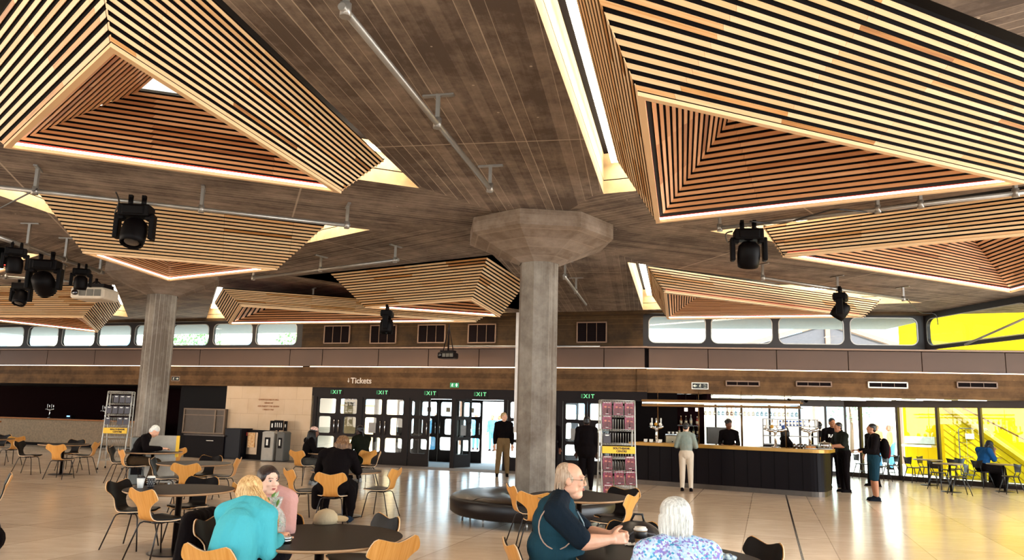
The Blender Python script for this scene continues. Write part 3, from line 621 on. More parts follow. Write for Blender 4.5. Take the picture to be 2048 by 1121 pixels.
# Tickets sign, running figure signs
t = thing('tickets_sign', 'pale raised Tickets lettering with a down arrow on the concrete beam', 'sign', w1(719, 762.5, -.01), A1)
TW = pm('sign_letter_white', 'd8c8b8', .6)
text('Tickets', .27, TW, 'lettering', t, Matrix.Translation((.06, 0, 0)) @ Matrix.Rotation(pi / 2, 4, 'X'), .006, off=.004)
mb = MB(); mb.box((-.42, 0, .03), (.02, .012, .12)); mb.add([(-.46, -.006, -.0), (-.38, -.006, -.0), (-.42, -.006, -.06), (-.46, .006, 0), (-.38, .006, 0), (-.42, .006, -.06)], [(0, 2, 1), (3, 4, 5), (0, 1, 4, 3), (1, 2, 5, 4), (2, 0, 3, 5)]); mb.build('arrow', TW, t)
def safety_sign(px, py, line, w, h, board, ink, label, arrow, frame=None):
    f = w1 if line == 1 else w2; t = thing('safety_sign', label, 'sign', f(px, py, -.015), A1 if line == 1 else A2_)
    if frame: mb = MB(); mb.box((0, .004, 0), (w + .05, .012, h + .05)); mb.build('sign_frame', frame, t)
    mb = MB(); mb.box((0, 0, 0), (w, .016, h)); mb.build('sign_board', board, t)
    mb = MB(); y = -.012; s = h * .34
    ax = {'left': -w * .33, 'up': w * .25, 'right': w * .25}[arrow]
    def tri(c, d, r):
        p = [(c[0] + r * cos(rad(d + k)), y, c[1] + r * sin(rad(d + k))) for k in (0, 125, 235)]; mb.add(p + [(q[0], 0, q[2]) for q in p], [(0, 1, 2), (0, 1, 4, 3), (1, 2, 5, 4), (2, 0, 3, 5)])
    dd = {'left': 180, 'up': 90, 'right': 0}[arrow]
    tri((ax + cos(rad(dd)) * s * .4, sin(rad(dd)) * s * .4), dd, s); mb.box((ax - cos(rad(dd)) * s * .5, y / 2, -sin(rad(dd)) * s * .5), (s * (1.2 if dd != 90 else .45), .012, s * (.45 if dd != 90 else 1.2)))
    fx = 0 if arrow == 'left' else -w * .25
    def st(a, b, r=h * .06): mb.beam((fx + a[0] * h, y / 2, a[1] * h), (fx + b[0] * h, y / 2, b[1] * h), .012, r * 2, (0, 1, 0))
    mb.lathe((fx + .06 * h, y / 2, .30 * h), [(0, -.004), (h * .08, -.004), (h * .08, .004), (0, .004)], 10, M=Matrix.Rotation(pi / 2, 3, 'X'))
    st((.04, .22), (-.04, -.05), h * .08); st((.03, .18), (.2, .08)); st((.03, .18), (-.16, .06)); st((-.04, -.05), (.12, -.16)); st((.12, -.16), (.1, -.34)); st((-.04, -.05), (-.18, -.26))
    mb.build('pictogram', ink, t)
    if arrow == 'left':
        for i, s_ in enumerate(('Fire', 'exit')): text(s_, h * .34, ink, 'lettering', t, Matrix.Translation((w * .33, -.01, h * (.2 - .42 * i))) @ Matrix.Rotation(pi / 2, 4, 'X'), .002)
safety_sign(909, 771, 1, .30, .15, pm('sign_green', '2aa86a', .5), em('sign_white_lit', (1, 1, .95, 1), .9), 'small green running figure exit sign hanging on the beam over the open doors', 'up')
safety_sign(1400, 772.5, 2, .44, .15, pm('sign_black', (.005, .005, .003), .5), pm('sign_ink', 'd8d8c4', .6), 'black fire exit sign with white left arrow on the beam above the bar', 'left', WHITE)
safety_sign(351, 758, 1, .33, .14, pm('sign_black', (.005, .005, .003), .5), pm('sign_ink', 'd8d8c4', .6), 'small black exit sign with two pictograms right of the far concrete column', 'right', pm('sign_frame_brown', '8a6e58', .6))
# conduit and pipes on the back wall
mb = MB(); a = w1(898, 693, .2); b = w1(1200, 693.5, .2)
mb.tube([a, b], .028, 8); mb.build('tmp', STEEL); o = bpy.data.objects[mb and 'tmp']; o.name = 'horizontal_pipe'; o.data.name = 'horizontal_pipe'; tag(o, 'pale horizontal steel pipe along the back wall sill behind the middle column', 'pipe')
p0 = aty(1036, 640, 21.5); mb = MB(); a = aty(1037, 626, 21.6); b = aty(1034, 866, 21.6); b.x = a.x
mb.box(((a.x), 21.6, (a.z + b.z) / 2), (.13, .12, a.z - b.z)); o = mb.build('white_duct', pm('white_duct', 'cfc4ba', .5)); tag(o, 'tall thin white vertical duct just left of the middle column', 'duct')
# ================================================================== LEFT RECESS AND BAR
LB0, LB1 = V((-22.9, 32.6, 0)), V((-14.2, 29.7, 0))
mb = MB(); mb.prism([(-30, 37.0), (-9.5, 30.6), (-9.5, 30.8), (-30, 37.2)], 0, 2.6); struct(mb.build('wall_recess_back', MAROON))
mb = MB(); mb.prism([(-26, y1(-26, .3)), (xs_st[0] + .2, y1(xs_st[0], .3)), (xs_st[0] + .2, 31.2), (-26, 37)], 2.5, 2.6); struct(mb.build('ceiling_recess', BLK))
mb = MB(); xr = w1(352, 800).x; mb.prism([(xr, y1(xr, .35)), (xs_st[0] + .02, y1(xs_st[0], .35)), (xs_st[0] + .02, y1(xs_st[0], .5)), (xr, y1(xr, .5))], 0, 2.5); struct(mb.build('wall_recess_dark', pm('dark_brown_panel', (.0022, .0006, .0006), .5, 0, .1)))
WB = pm('bar_front_timber', '8f7558', .6, var=.3, scale=14); WT = pm('bar_top_timber', 'a05c20', .4, var=.15)
d = (LB1 - LB0); ln = d.length; ang = atan2(d.y, d.x)
t = thing('bar_counter', 'long pale timber bar counter under the dark red recess at far left', 'bar counter', LB0, ang)
mb = MB(); mb.box((ln / 2, .3, .6), (ln, .5, .96)); mb.build('counter_front', WB, t)
mb = MB(); mb.box((ln / 2, .32, .06), (ln, .42, .12)); mb.build('plinth', BLK, t)
mb = MB(); mb.box((ln / 2, .28, 1.10), (ln + .1, .66, .05)); mb.build('counter_top', WT, t, .01)
t = thing('drinks_shelf', 'short thin timber ledge sticking out in front of the far left bar', 'shelf', (-21.4, 30.6, 0), ang)
mb = MB(); mb.box((0, 0, .96), (1.6, .35, .06)); mb.build('shelf_board', WT, t)
mb = MB(); mb.box((-.55, 0, .46), (.08, .2, .94)); mb.box((.3, 0, .02), (1.0, .3, .04)); mb.box((.3, 0, .46), (.08, .2, .94)); mb.build('shelf_support', BLK, t)
def beer_tap(loc, rz, label, nh=4, s=1.0, badges=False, wide=False):
    t = thing('beer_tap', label, 'beer tap', loc, rz, 'beer taps')
    mb = MB(); mb.lathe((0, 0, 0), [(0, 0), (.09 * s, 0), (.09 * s, .02 * s), (.035 * s, .04 * s), (.03 * s, .30 * s), (.05 * s, .34 * s), (.05 * s, .36 * s), (0, .36 * s)], 16)
    mb.build('tap_column', CHROME, t)
    W = .12 * nh * s; mb = MB(); mb.tube([(-W / 2, 0, .42 * s), (-W * .3, 0, .38 * s), (0, 0, .36 * s), (W * .3, 0, .38 * s), (W / 2, 0, .42 * s)], .035 * s, 10); mb.build('tap_bar', CHROME, t)
    for i in range(nh):
        x = -W / 2 + W * (i + .5) / nh; mb = MB()
        mb.tube([(x, 0, .40 * s), (x, -.07 * s, .41 * s), (x, -.09 * s, .36 * s)], .012 * s, 6)
        mb.build('spout', CHROME, t)
        mb = MB(); mb.tube([(x, 0, .43 * s), (x, 0, .5 * s), (x, 0, .6 * s), (x, 0, .62 * s)], [.01 * s, .018 * s, .022 * s, .008 * s], 8); th_ = mb.build('tap_handle', pm('tap_handle', 'd0ccc4', .4) if i % 2 == 0 else CHROME, t)
        if badges:
            mb = MB(); mb.lathe((x, -.04 * s, .46 * s), [(0, -.008), (.042 * s, -.008), (.042 * s, .008), (0, .008)], 14, M=Matrix.Rotation(pi / 2, 3, 'X')); mb.build('badge', [WHITE, pm('badge_gold', 'c08a28', .4), WHITE, pm('badge_blue', '2a4a8a', .4)][i % 4], th_)
beer_tap(aty(99, 833, 32.3) + V((0, 0, 0)), ang, 'chrome beer tap with upright handles, nearest the left edge on the far bar', 4, .95)
beer_tap(aty(210, 836.5, 31.0), ang, 'chrome beer tap on the far bar beside the leaning leaflet rack', 4, .95)
for o_, z_ in ((bpy.data.objects['beer_tap'], 1.125), (bpy.data.objects['beer_tap.001'], 1.125)): o_.location.z = z_
t = thing('till_display', 'small till with lit blue screen on the far left bar', 'till', (aty(141, 833, 31.9).x, 31.9, 1.125), ang)
mb = MB(); mb.box((0, 0, .07), (.3, .2, .14)); mb.build('till_body', BLK, t); mb = MB(); mb.box((0, -.11, .10), (.16, .01, .05)); mb.build('till_screen', em('blue_screen', (.2, .5, 1, 1), 2.0), t)
# kitchen hatch
t = thing('display_cabinet', 'stainless glazed display unit on black counter behind the far column', 'display cabinet', w1(408, 868, -.1), A1)
t.location.z = .80
mb = MB(); mb.box((0, .2, .45), (1.72, .5, .88)); mb.build('cabinet_body', pm('hatch_panel', '4a3c30', .45, .2), t)
mb = MB(); mb.box((0, -.06, .03), (1.8, .06, .05)); mb.box((0, -.06, .87), (1.8, .06, .05)); mb.box((0, -.06, .66), (1.8, .05, .03)); mb.box((-.87, -.06, .45), (.05, .06, .88)); mb.box((.48, -.06, .45), (.06, .06, .88)); mb.box((.87, -.06, .45), (.05, .06, .88)); mb.build('cabinet_frame', pm('hatch_frame', '6e5a48', .4, .4), t)
mb = MB(); mb.box((-.2, -.035, .34), (1.3, .01, .58)); mb.build('cabinet_glass', pm('hatch_front', '352a20', .15, 0, .6), t)
t = thing('service_counter', 'low black service counter below the stainless display unit', 'counter', w1(414, 895, -.62), A1); t.location.z = 0
mb = MB(); mb.box((0, .2, .38), (1.62, .75, .75)); mb.build('counter_body', BLK, t); mb = MB(); mb.box((0, .18, .78), (1.7, .8, .045)); mb.build('counter_top', pm('counter_edge', '3a2c24', .35), t)
mb = MB(); mb.box((.25, -.19, .6), (.3, .02, .025)); mb.build('handle', CHROME, t)
t = thing('storage_cabinet', 'tall black cabinet standing against the pale stone wall by the counter', 'cabinet', w1(468, 890, -.62), A1); t.location.z = 0
mb = MB(); mb.box((0, .2, .52), (.68, .6, 1.04)); mb.build('cabinet_body', pm('navy_black', (.003, .003, .006), .5, 0, .15), t)
mb = MB(); mb.box((0, -.11, .53), (.62, .02, .96)); mb.build('door', pm('navy_black2', (.004, .004, .008), .4, 0, .15), t)
t = thing('poster_case', 'black framed case with an orange notice against the pale stone wall', 'noticeboard', w1(508, 890, -.45), A1); t.location.z = 0
mb = MB(); mb.box((0, .2, .50), (.72, .3, 1.0)); mb.build('case_body', BLK, t)
mb = MB(); mb.box((-.1, .03, .55), (.42, .03, .74)); mb.build('glass_front', pm('case_metal', '8a7662', .3, .5), t)
mb = MB(); mb.box((-.12, .0, .66), (.28, .02, .5)); mb.build('notice', pm('notice_orange', 'c8884c', .7, var=.5, scale=14, c2='e0c090'), t)
mb = MB(); mb.box((-.34, .02, .86), (.05, .02, .12)); mb.build('small_label', pm('label_red', 'c03a28', .6), t)
def bin_(px, label, col, w=.46, head=True):
    t = thing('litter_bin', label, 'bin', w1(px, 900, -.7), A1, None); t.location.z = 0
    mb = MB(); 
    b = bmesh.new(); 
    mb.prism([(-w / 2, -.2), (w / 2, -.2), (w / 2, .2), (-w / 2, .2)], .02, .95); mb.build('bin_body', col, t, .03)
    mb = MB(); 
    for i in range(7):
        a0 = pi * i / 6; 
    mb.add([(w / 2 * cos(pi * i / 8), -.2, .93 + .07 * sin(pi * i / 8)) for i in range(9)] + [(w / 2 * cos(pi * i / 8), .2, .93 + .07 * sin(pi * i / 8)) for i in range(9)], [(i, i + 1, i + 10, i + 9) for i in range(8)] + [tuple(range(9))[::-1], tuple(range(9, 18))], 0, False); mb.build('bin_lid', col, t)
    mb = MB(); mb.box((.0, -.205, .62), (w * .46, .02, .34)); mb.build('bin_opening', BLK, t, .008); mb = MB(); mb.box((0, -.22, .63), (w * .16, .012, .2)); mb.build('cup_pictogram', WHITE, t)
    return t
t1 = bin_(541, 'light grey cup recycling bin with arched lid against the stone wall', pm('bin_grey', '9d968c', .5))
t2 = bin_(566, 'dark grey bin right beside the light grey recycling bin', pm('bin_dark', '4a4640', .5), .3)
t = thing('recycling_sign', 'curved black recycling sign with white pictograms above the bins', 'sign', t1.location + V((.12, .25, 0)), A1)
mb = MB(); mb.box((-.2, 0, 1.17), (.2, .03, .34), rad(20)); mb.box((.05, -.04, 1.19), (.36, .03, .34)); mb.box((.3, 0, 1.17), (.18, .03, .34), rad(-25)); mb.build('sign_board', BLK, t)
mb = MB()
for i in range(4): mb.box((-.07 + .08 * i, -.06, 1.2), (.028, .012, .15))
mb.box((-.22, -.025, 1.18), (.05, .012, .14), rad(20)); mb.box((.3, -.025, 1.18), (.05, .012, .1), rad(-25)); mb.build('pictogram', WHITE, t)
mb = MB(); mb.box((.0, .03, .55), (.05, .03, 1.1)); mb.build('sign_post', BLK, t)
# ================================================================== RIGHT SIDE: GLASS WALL, SOFFIT, BAR
GW = [V((17.3, 18.3, 0)), V((14.95, 21.15, 0)), V((11.4, 25.4, 0)), V((6.2, 26.9, 0))]
def on_seg(px, py, a, b):
    d = ray(px, py); e = b - a; den = d.x * e.y - d.y * e.x; t = (a.x * e.y - a.y * e.x) / den; return V((d.x * t, d.y * t, HC + d.z * t))
SOFF = pm('soffit_cream', 'b8a890', .5, var=.1, scale=2)
mb = MB(); mb.prism([(5.5, y2(5.5, .3)), (18, y2(18, .3)), (17.6, 18.4), (14.9, 21.4), (11.5, 25.6), (6.0, 27.2)], 2.50, 2.53); mb.prism([(5.5, y2(5.5, .36)), (18, y2(18, .36)), (18.2, 18.6), (15.2, 21.6), (11.7, 25.9), (5.8, 27.5)], 2.55, 3.1, 1); struct(mb.build('ceiling_soffit', [SOFF, BLK]))
random.seed(3)
SL = em('soffit_led', (1, .86, .68, 1), 5.0); k = 0
for r in range(5):
    for c_ in range(9):
        x = 6.6 + c_ * 1.15 + (r % 2) * .5; y = y2(x, .7 + r * .55)
        if x + y * 1.0 > 36.1 or y > 25.6 - .29 * (x - 11.4) : continue
        if x > 11.4 and (x - 11.4) * 4.25 + (y - 25.4) * 3.55 > -1.2: continue
        mb = MB(); mb.box((x, y, 2.492), (.75, .06, .016), A2_); o = mb.build('ceiling_strip_light', SL); tag(o, 'slim strip light set in the low pale ceiling over the bar windows', 'ceiling light', 'slim strip lights in the low ceiling')
mull = [((1722, 1797, 1877, 1963, 2052), 0), ((1432, 1484, 1540, 1600, 1652), 1)]
GM = pm('glass_wall_frame', (.028, .018, .014), .4, .4, .5)
wn = 13
segs = [(GW[1], GW[2], (1722, 1797, 1877, 1963)), (GW[2], GW[3], (1432, 1484, 1540, 1600, 1652))]
def glass_run(a, b, pts):
    global wn
    d = (b - a); ang = atan2(d.y, d.x); pts = sorted([a] + pts + [b], key=lambda p: (p - a).length)
    for p, q in zip(pts, pts[1:]):
        L_ = (q - p).length
        if L_ < .12: continue
        wn += 1; t = bpy.data.objects.new('window_%d' % wn, None); COL.objects.link(t); t.location = (p.x, p.y, 0); t.rotation_euler = (0, 0, ang); struct(t)
        mb = MB(); mb.box((0, 0, 1.15), (.075, .16, 2.3)); mb.box((L_ / 2, 0, .07), (L_, .16, .14)); mb.box((L_ / 2, 0, 2.40), (L_, .14, .22)); mb.build('window_frame', GM, t)
        mb = MB(); mb.quad((0, 0, .12), (L_, 0, .12), (L_, 0, 2.32), (0, 0, 2.32)); mb.build('window_pane', GL, t)
for a, b, pxs in segs:
    ps = [on_seg(q, 870, a, b) for q in pxs]; ps = [V((p.x, p.y, 0)) for p in ps]; glass_run(a, b, [p for p in ps if (p - a).dot(b - a) > 0 and (p - b).dot(a - b) > 0])
glass_run(GW[0], GW[1], [GW[0].lerp(GW[1], .5)])
# black wall behind the bar
xb0, xb1 = XC - .4, w2(1409, 850, .8).x
mb = MB(); mb.prism([(xb0, y2(xb0, .8)), (xb1, y2(xb1, .8)), (xb1, y2(xb1, 1.0)), (xb0, y2(xb0, 1.0))], 0, 2.5); mb.prism([(xb1 - .12, y2(xb1, -.0)), (xb1, y2(xb1, -.0)), (xb1, y2(xb1, .9)), (xb1 - .12, y2(xb1, .9))], 2.2, 2.5); struct(mb.build('wall_bar_back', MAROON))
B0, B1 = V((3.30, 20.25, 0)), V((7.42, 17.72, 0)); bd = (B1 - B0); BL = bd.length; BA = atan2(bd.y, bd.x)
t = thing('bar_counter', 'long black bar with golden brown counter top below the hanging glasses', 'bar counter', B0, BA)
BARB = pm('bar_black', (.003, .0008, .0016), .5, 0, .1); BRASS = pm('bar_brass_top', 'a87a2c', .35, .35, .5, var=.2, scale=3)
def endprof(r=.3): return [(BL - r + r * sin(rad(a)), .0 + r - r * cos(rad(a))) for a in range(0, 91, 15)]
mb = MB(); mb.prism([(0, 0)] + endprof() + [(BL, 1.0), (BL - .6, 1.0), (BL - .6, .62), (0, .62)], .12, 1.02); mb.build('counter_front', BARB, t)
mb = MB()
for i in range(15): mb.box((BL * (i + .5) / 15, -.004, .57), (.008, .008, .88))
mb.build('panel_joints', BLACK, t)
mb = MB(); mb.prism([(0, .02)] + [(x, y + .02) for x, y in endprof()] + [(BL - .02, 1.0), (BL - .6, 1.0), (BL - .6, .6), (0, .6)], 0, .12); mb.build('plinth', pm('plinth_metal', '4a4038', .35, .7), t)
r = .3; o_ = .10
mb = MB(); mb.prism([(-.02, -o_)] + [(BL - r + (r + o_) * sin(rad(a)), r - (r + o_) * cos(rad(a))) for a in range(0, 91, 10)] + [(BL + o_, 1.05), (BL - .65, 1.05), (BL - .65, .68), (-.02, .68)], 1.02, 1.10); mb.build('counter_top', BRASS, t)
def on_bar(px, dep=.25, z=1.10):
    a = B0 + V((-sin(BA), cos(BA), 0)) * dep; b = a + bd; p = on_seg(px, 880, a, b); return V((p.x, p.y, z))
# gantry over the bar
ga, gb = on_bar(1284, .35, 0), on_bar(1604, .35, 0)
t = thing('bar_gantry', 'brass framed glass rack hanging above the bar with a bright strip light', 'glass rack', ga, BA)
gl = (gb - ga).length; GB = pm('gantry_brass', '5a3c18', .35, .7)
mb = MB(); mb.box((gl / 2, 0, 2.22), (gl, .05, .05)); mb.box((gl / 2, .3, 2.20), (gl, .04, .04)); mb.box((gl / 2, .15, 2.07), (gl, .34, .02)); mb.box((gl / 2, 0, 2.09), (gl, .03, .05)); mb.build('gantry_rail', GB, t)
mb = MB(); mb.box((gl / 2, -.035, 2.155), (gl - .05, .015, .035)); mb.build('strip_light', LEDW, t)
for px in (1316, 1398, 1484, 1572):
    p = on_bar(px, .35, 0) - ga; x = p.length; mb = MB(); mb.tube([(x, 0, 1.1), (x, 0, 2.2)], .016, 8); mb.tube([(x, 0, 2.2), (x, 0, 2.49)], .008, 6); mb.build('gantry_post', GB, t)
GLS = glass('drinking_glass', (.52, .50, .48, 1), .8)
def wine(loc, label, s=1.0, group=None, first=[None]):
    if first[0] is None:
        mb = MB(); mb.lathe((0, 0, 0), [(0, 0), (.035, -.003), (.006, -.012), (.005, -.085), (.02, -.10), (.038, -.13), (.040, -.16), (.032, -.20)], 12); o = mb.build('wine_glass', GLS); tag(o, label, 'glass', group); o.location = loc; first[0] = o; return o
    o = first[0].copy(); COL.objects.link(o); o.location = loc; o.scale = (s,) * 3; o['label'] = label; return o
for i in range(22):
    px = 1412 + i * 8.7; p = on_bar(px, .35 + (.12 if i % 2 else 0), 2.06); wine(p, 'clear wine glass hanging upside down from the rack over the bar', 1.0, 'wine glasses hanging over the bar')
LMP = em('bar_lamp', (1, .88, .8, 1), 1.6)
for i, px in enumerate((1300, 1322, 1347, 1372, 1394)):
    c = w2(px, 820, .3); mb = MB(); mb.box((0, 0, 0), (.09, .09, .1)); o = mb.build('lamp_shade', LMP); t = thing('wall_lamp', ('small square white lamp behind the bar, ' + ['nearest the magazine rack', 'second from the magazine rack', 'middle one of the row', 'above the woman at the bar', 'last of the row beside the brass post'][i]), 'lamp', c, A2_, 'small square lamps behind the bar'); o.parent = t
    mb = MB(); mb.tube([(0, 0, .05), (0, 0, 2.5 - c.z)], .006, 6); mb.build('lamp_cord', DARKM, t)
# back shelves with bottles
t = thing('back_bar_shelf', 'dark shelves of bottles on the wall behind the bar', 'shelf', (w2(1295, 880, .55).x, w2(1295, 880, .55).y, 0), A2_)
shw = w2(1400, 880, .55).x - w2(1295, 880, .55).x
for z in (.95, 1.25, 1.55): mb = MB(); mb.box((shw / 2, 0, z), (shw, .26, .03)); mb.build('shelf_board', pm('shelf_dark', (.02, .010, .006), .4), t)
random.seed(11)
BC = [pm('bottle_green', (.01, .03, .012), .15, 0, .6), pm('bottle_amber', '6a3a14', .15, 0, .6), pm('bottle_clear', '8a8a80', .1, 0, .6), pm('bottle_dark', (.012, .008, .008), .15, 0, .6), pm('bottle_red', '7a2a1c', .2, 0, .6)]
CAPG = pm('bottle_cap', 'c8b89a', .4)
bm_ = []
for m in BC:
    mb = MB(); mb.lathe((0, 0, 0), [(0, 0), (.036, 0), (.038, .01), (.038, .17), (.014, .22), (.013, .285), (0, .285)], 10); mb.lathe((0, 0, 0), [(.0155, .27), (.0155, .30), (0, .30)], 8, 1); mb.lathe((0, 0, 0), [(.0395, .05), (.0395, .14)], 10, 2); bm_.append((mb, m))
protoB = []
sh = t
for z, n_ in ((.965, 9), (1.265, 12), (1.565, 10)):
    for i in range(n_):
        x = shw * (i + .5) / n_ + random.uniform(-.02, .02); q = random.randrange(5); p = V(sh.location) + V((x * cos(A2_), x * sin(A2_), z)); lb = 'bottle standing in the rows on the dark back bar shelves'
        if len(protoB) < 5 and not any(pp[0] == q for pp in protoB):
            o = bm_[q][0].build('bottle', [bm_[q][1], CAPG, pm('bottle_label', 'b8a888', .7)]); protoB.append((q, o)); tag(o, lb, 'bottle', 'bottles on the back bar shelves')
        else:
            q = protoB[0][0] if not any(pp[0] == q for pp in protoB) else q; o = [pp[1] for pp in protoB if pp[0] == q][0].copy(); COL.objects.link(o)
        o.location = p; o.scale = (1, 1, random.uniform(.8, 1.1))
beer_tap(on_bar(1313, .3), BA, 'chrome beer tap with white and gold badges, left end of the bar', 3, 1.05, True)
beer_tap(on_bar(1551, .3), BA, 'broad chrome beer tap with four round badges in the middle of the bar', 4, 1.1, True)
beer_tap(on_bar(1620, .5), BA, 'tall chrome beer tap at the bar corner beside the three customers', 3, 1.15)
# things standing on the bar
for i, (px, dp) in enumerate(((1291, .12), (1302, .1), (1320, .12))):
    mb = MB(); mb.box((0, 0, .05), (.1, .012, .07)); mb.box((0, 0, .008), (.06, .05, .015)); o = mb.build('price_card', WHITE); o.location = on_bar(px, dp); o.rotation_euler = (rad(-12), 0, BA); o.location.z += .004
    tag(o, 'small white price card on the bar, ' + ['closest to the magazine rack', 'middle of the three cards', 'below the gold badge beer tap'][i], 'card', 'price cards on the bar')
t = thing('pastry_plate', 'plate of brown pastries on the bar near the three customers', 'plate', on_bar(1621, .15), 0)
mb = MB(); mb.lathe((0, 0, 0), [(0, 0), (.11, .0), (.16, .02), (.15, .025), (0, .012)], 20); mb.build('plate', WHITE, t)
for i in range(5): mb = MB(); mb.ell((.07 * cos(i * 1.3), .05 * sin(i * 1.3), .045), (.055, .035, .03)); mb.build('pastry', pm('pastry', 'b87a3c', .6), t)
t = thing('cake_dome', 'wide clear cake dome with knob at the right end of the bar', 'cake dome', on_bar(1649, .3), 0)
mb = MB(); mb.lathe((0, 0, 0), [(0, .005), (.17, .005), (.17, .02), (0, .02)], 24); mb.build('cake_stand', WHITE, t)
mb = MB(); mb.lathe((0, 0, 0), [(.155, .02), (.155, .14), (.13, .17), (0, .18)], 24); mb.build('dome', glass('dome_glass', (.75, .78, .76, 1), .8, .05), t)
mb = MB(); mb.ell((0, 0, .195), (.018, .018, .018)); mb.build('knob', WHITE, t)
for i, px in enumerate((1597, 1603, 1588, 1610)):
    mb = MB(); mb.lathe((0, 0, 0), [(0, 0), (.03, 0), (.035, .12), (.033, .12), (.028, .008)], 12); o = mb.build('tumbler', GLS); o.location = on_bar(px, .12 + .05 * (i % 2)); tag(o, 'clear tumbler standing on the bar beside the pastries', 'glass', 'tumblers on the bar')
t = thing('coffee_machine', 'long low metal coffee machine behind the bar near the left beer tap', 'coffee machine', w2(1358, 890, -.9), A2_); t.location.z = .96
mb = MB(); mb.box((0, 0, .17), (.75, .4, .3)); mb.build('machine_body', pm('machine_metal', '8a7a60', .3, .7), t, .02)
mb = MB(); mb.box((0, 0, .34), (.78, .42, .03)); mb.build('cup_tray', CHROME, t)
mb = MB(); 
for x in (-.2, .2): mb.tube([(x, -.2, .16), (x, -.3, .15)], .02, 8)
mb.build('group_head', CHROME, t)
for i in range(6):
    mb = MB(); mb.lathe((0, 0, 0), [(0, 0), (.025, 0), (.038, .06), (.034, .06), (.022, .008)], 10); o = mb.build('coffee_cup', WHITE); o.location = V(t.location) + V((-.28 + .11 * i, 0, .356)); tag(o, 'white coffee cup upturned on the machine behind the bar', 'cup', 'coffee cups on the machine')
t = thing('back_counter', 'dark back counter under the bottle shelves', 'counter', w2(1350, 900, .1), A2_); t.location.z = 0
mb = MB(); mb.box((0, 0, .44), (3.0, .5, .88)); mb.build('counter_body', BLK, t); mb = MB(); mb.box((0, 0, .905), (3.05, .54, .05)); mb.build('counter_top', DARKM, t)
t.location += V((.2, -1.0, 0))
t = thing('oven_hood', 'grey glass fronted cabinet glowing orange below, behind the first bartender', 'cabinet', w2(1435, 870, .4), A2_); t.location.z = .9
mb = MB(); mb.box((0, 0, .38), (.62, .4, .5)); mb.build('cabinet_body', pm('hood_grey', '4a443c', .4), t); mb = MB(); mb.box((0, -.1, .06), (.5, .2, .06)); mb.build('heat_lamp', em('heat_glow', (1, .55, .2, 1), 1.5), t)
mb = MB(); mb.box((0, 0, -.43), (.62, .4, .86)); mb.build('cabinet_base', BLK, t)
t = thing('drinks_fridge', 'open drinks shelf with chrome trim behind the second bartender', 'fridge', on_bar(1578, 2.6, 0), A2_)
mb = MB(); mb.box((0, 0, .55), (1.45, .5, 1.1)); mb.build('fridge_body', BLK, t); mb = MB(); 
for z in (1.12, 1.35, 1.62, 1.80): mb.box((0, 0, z), (1.45, .4, .03))
for x in (-.71, .71): mb.box((x, 0, 1.4), (.04, .4, .8))
mb.build('fridge_shelf', pm('fridge_trim', '8a8078', .35, .5), t)
for i in range(8):
    mb = MB(); mb.lathe((0, 0, 0), [(0, 0), (.03, 0), (.03, .13), (0, .14)], 10); mb.lathe((0, 0, 0), [(.031, .03), (.031, .1)], 10, 1); o = mb.build('drink_can', [pm('can_blue', '2a5ac0', .3, .4), WHITE]); q = on_bar(1580, 2.5, 1.635); o.location = q + V((-.25 + .085 * i, -.02 * i, .0)); tag(o, 'small blue and white can on the shelf behind the second bartender', 'can', 'cans on the shelf behind the bar')
# security dome and speaker under the soffit
for i, (px, py) in enumerate(((1578, 801), (1612, 804), (1627, 806))):
    p = atz(px, py - 3, 2.5); mb = MB(); mb.ell((0, 0, -.0), (.07, .07, .09)); o = mb.build('ceiling_camera', BLK); o.location = p; tag(o, 'small black ceiling dome over the bar windows, ' + ['the largest of three', 'middle of three', 'smallest of three'][i], 'security camera', 'ceiling domes')
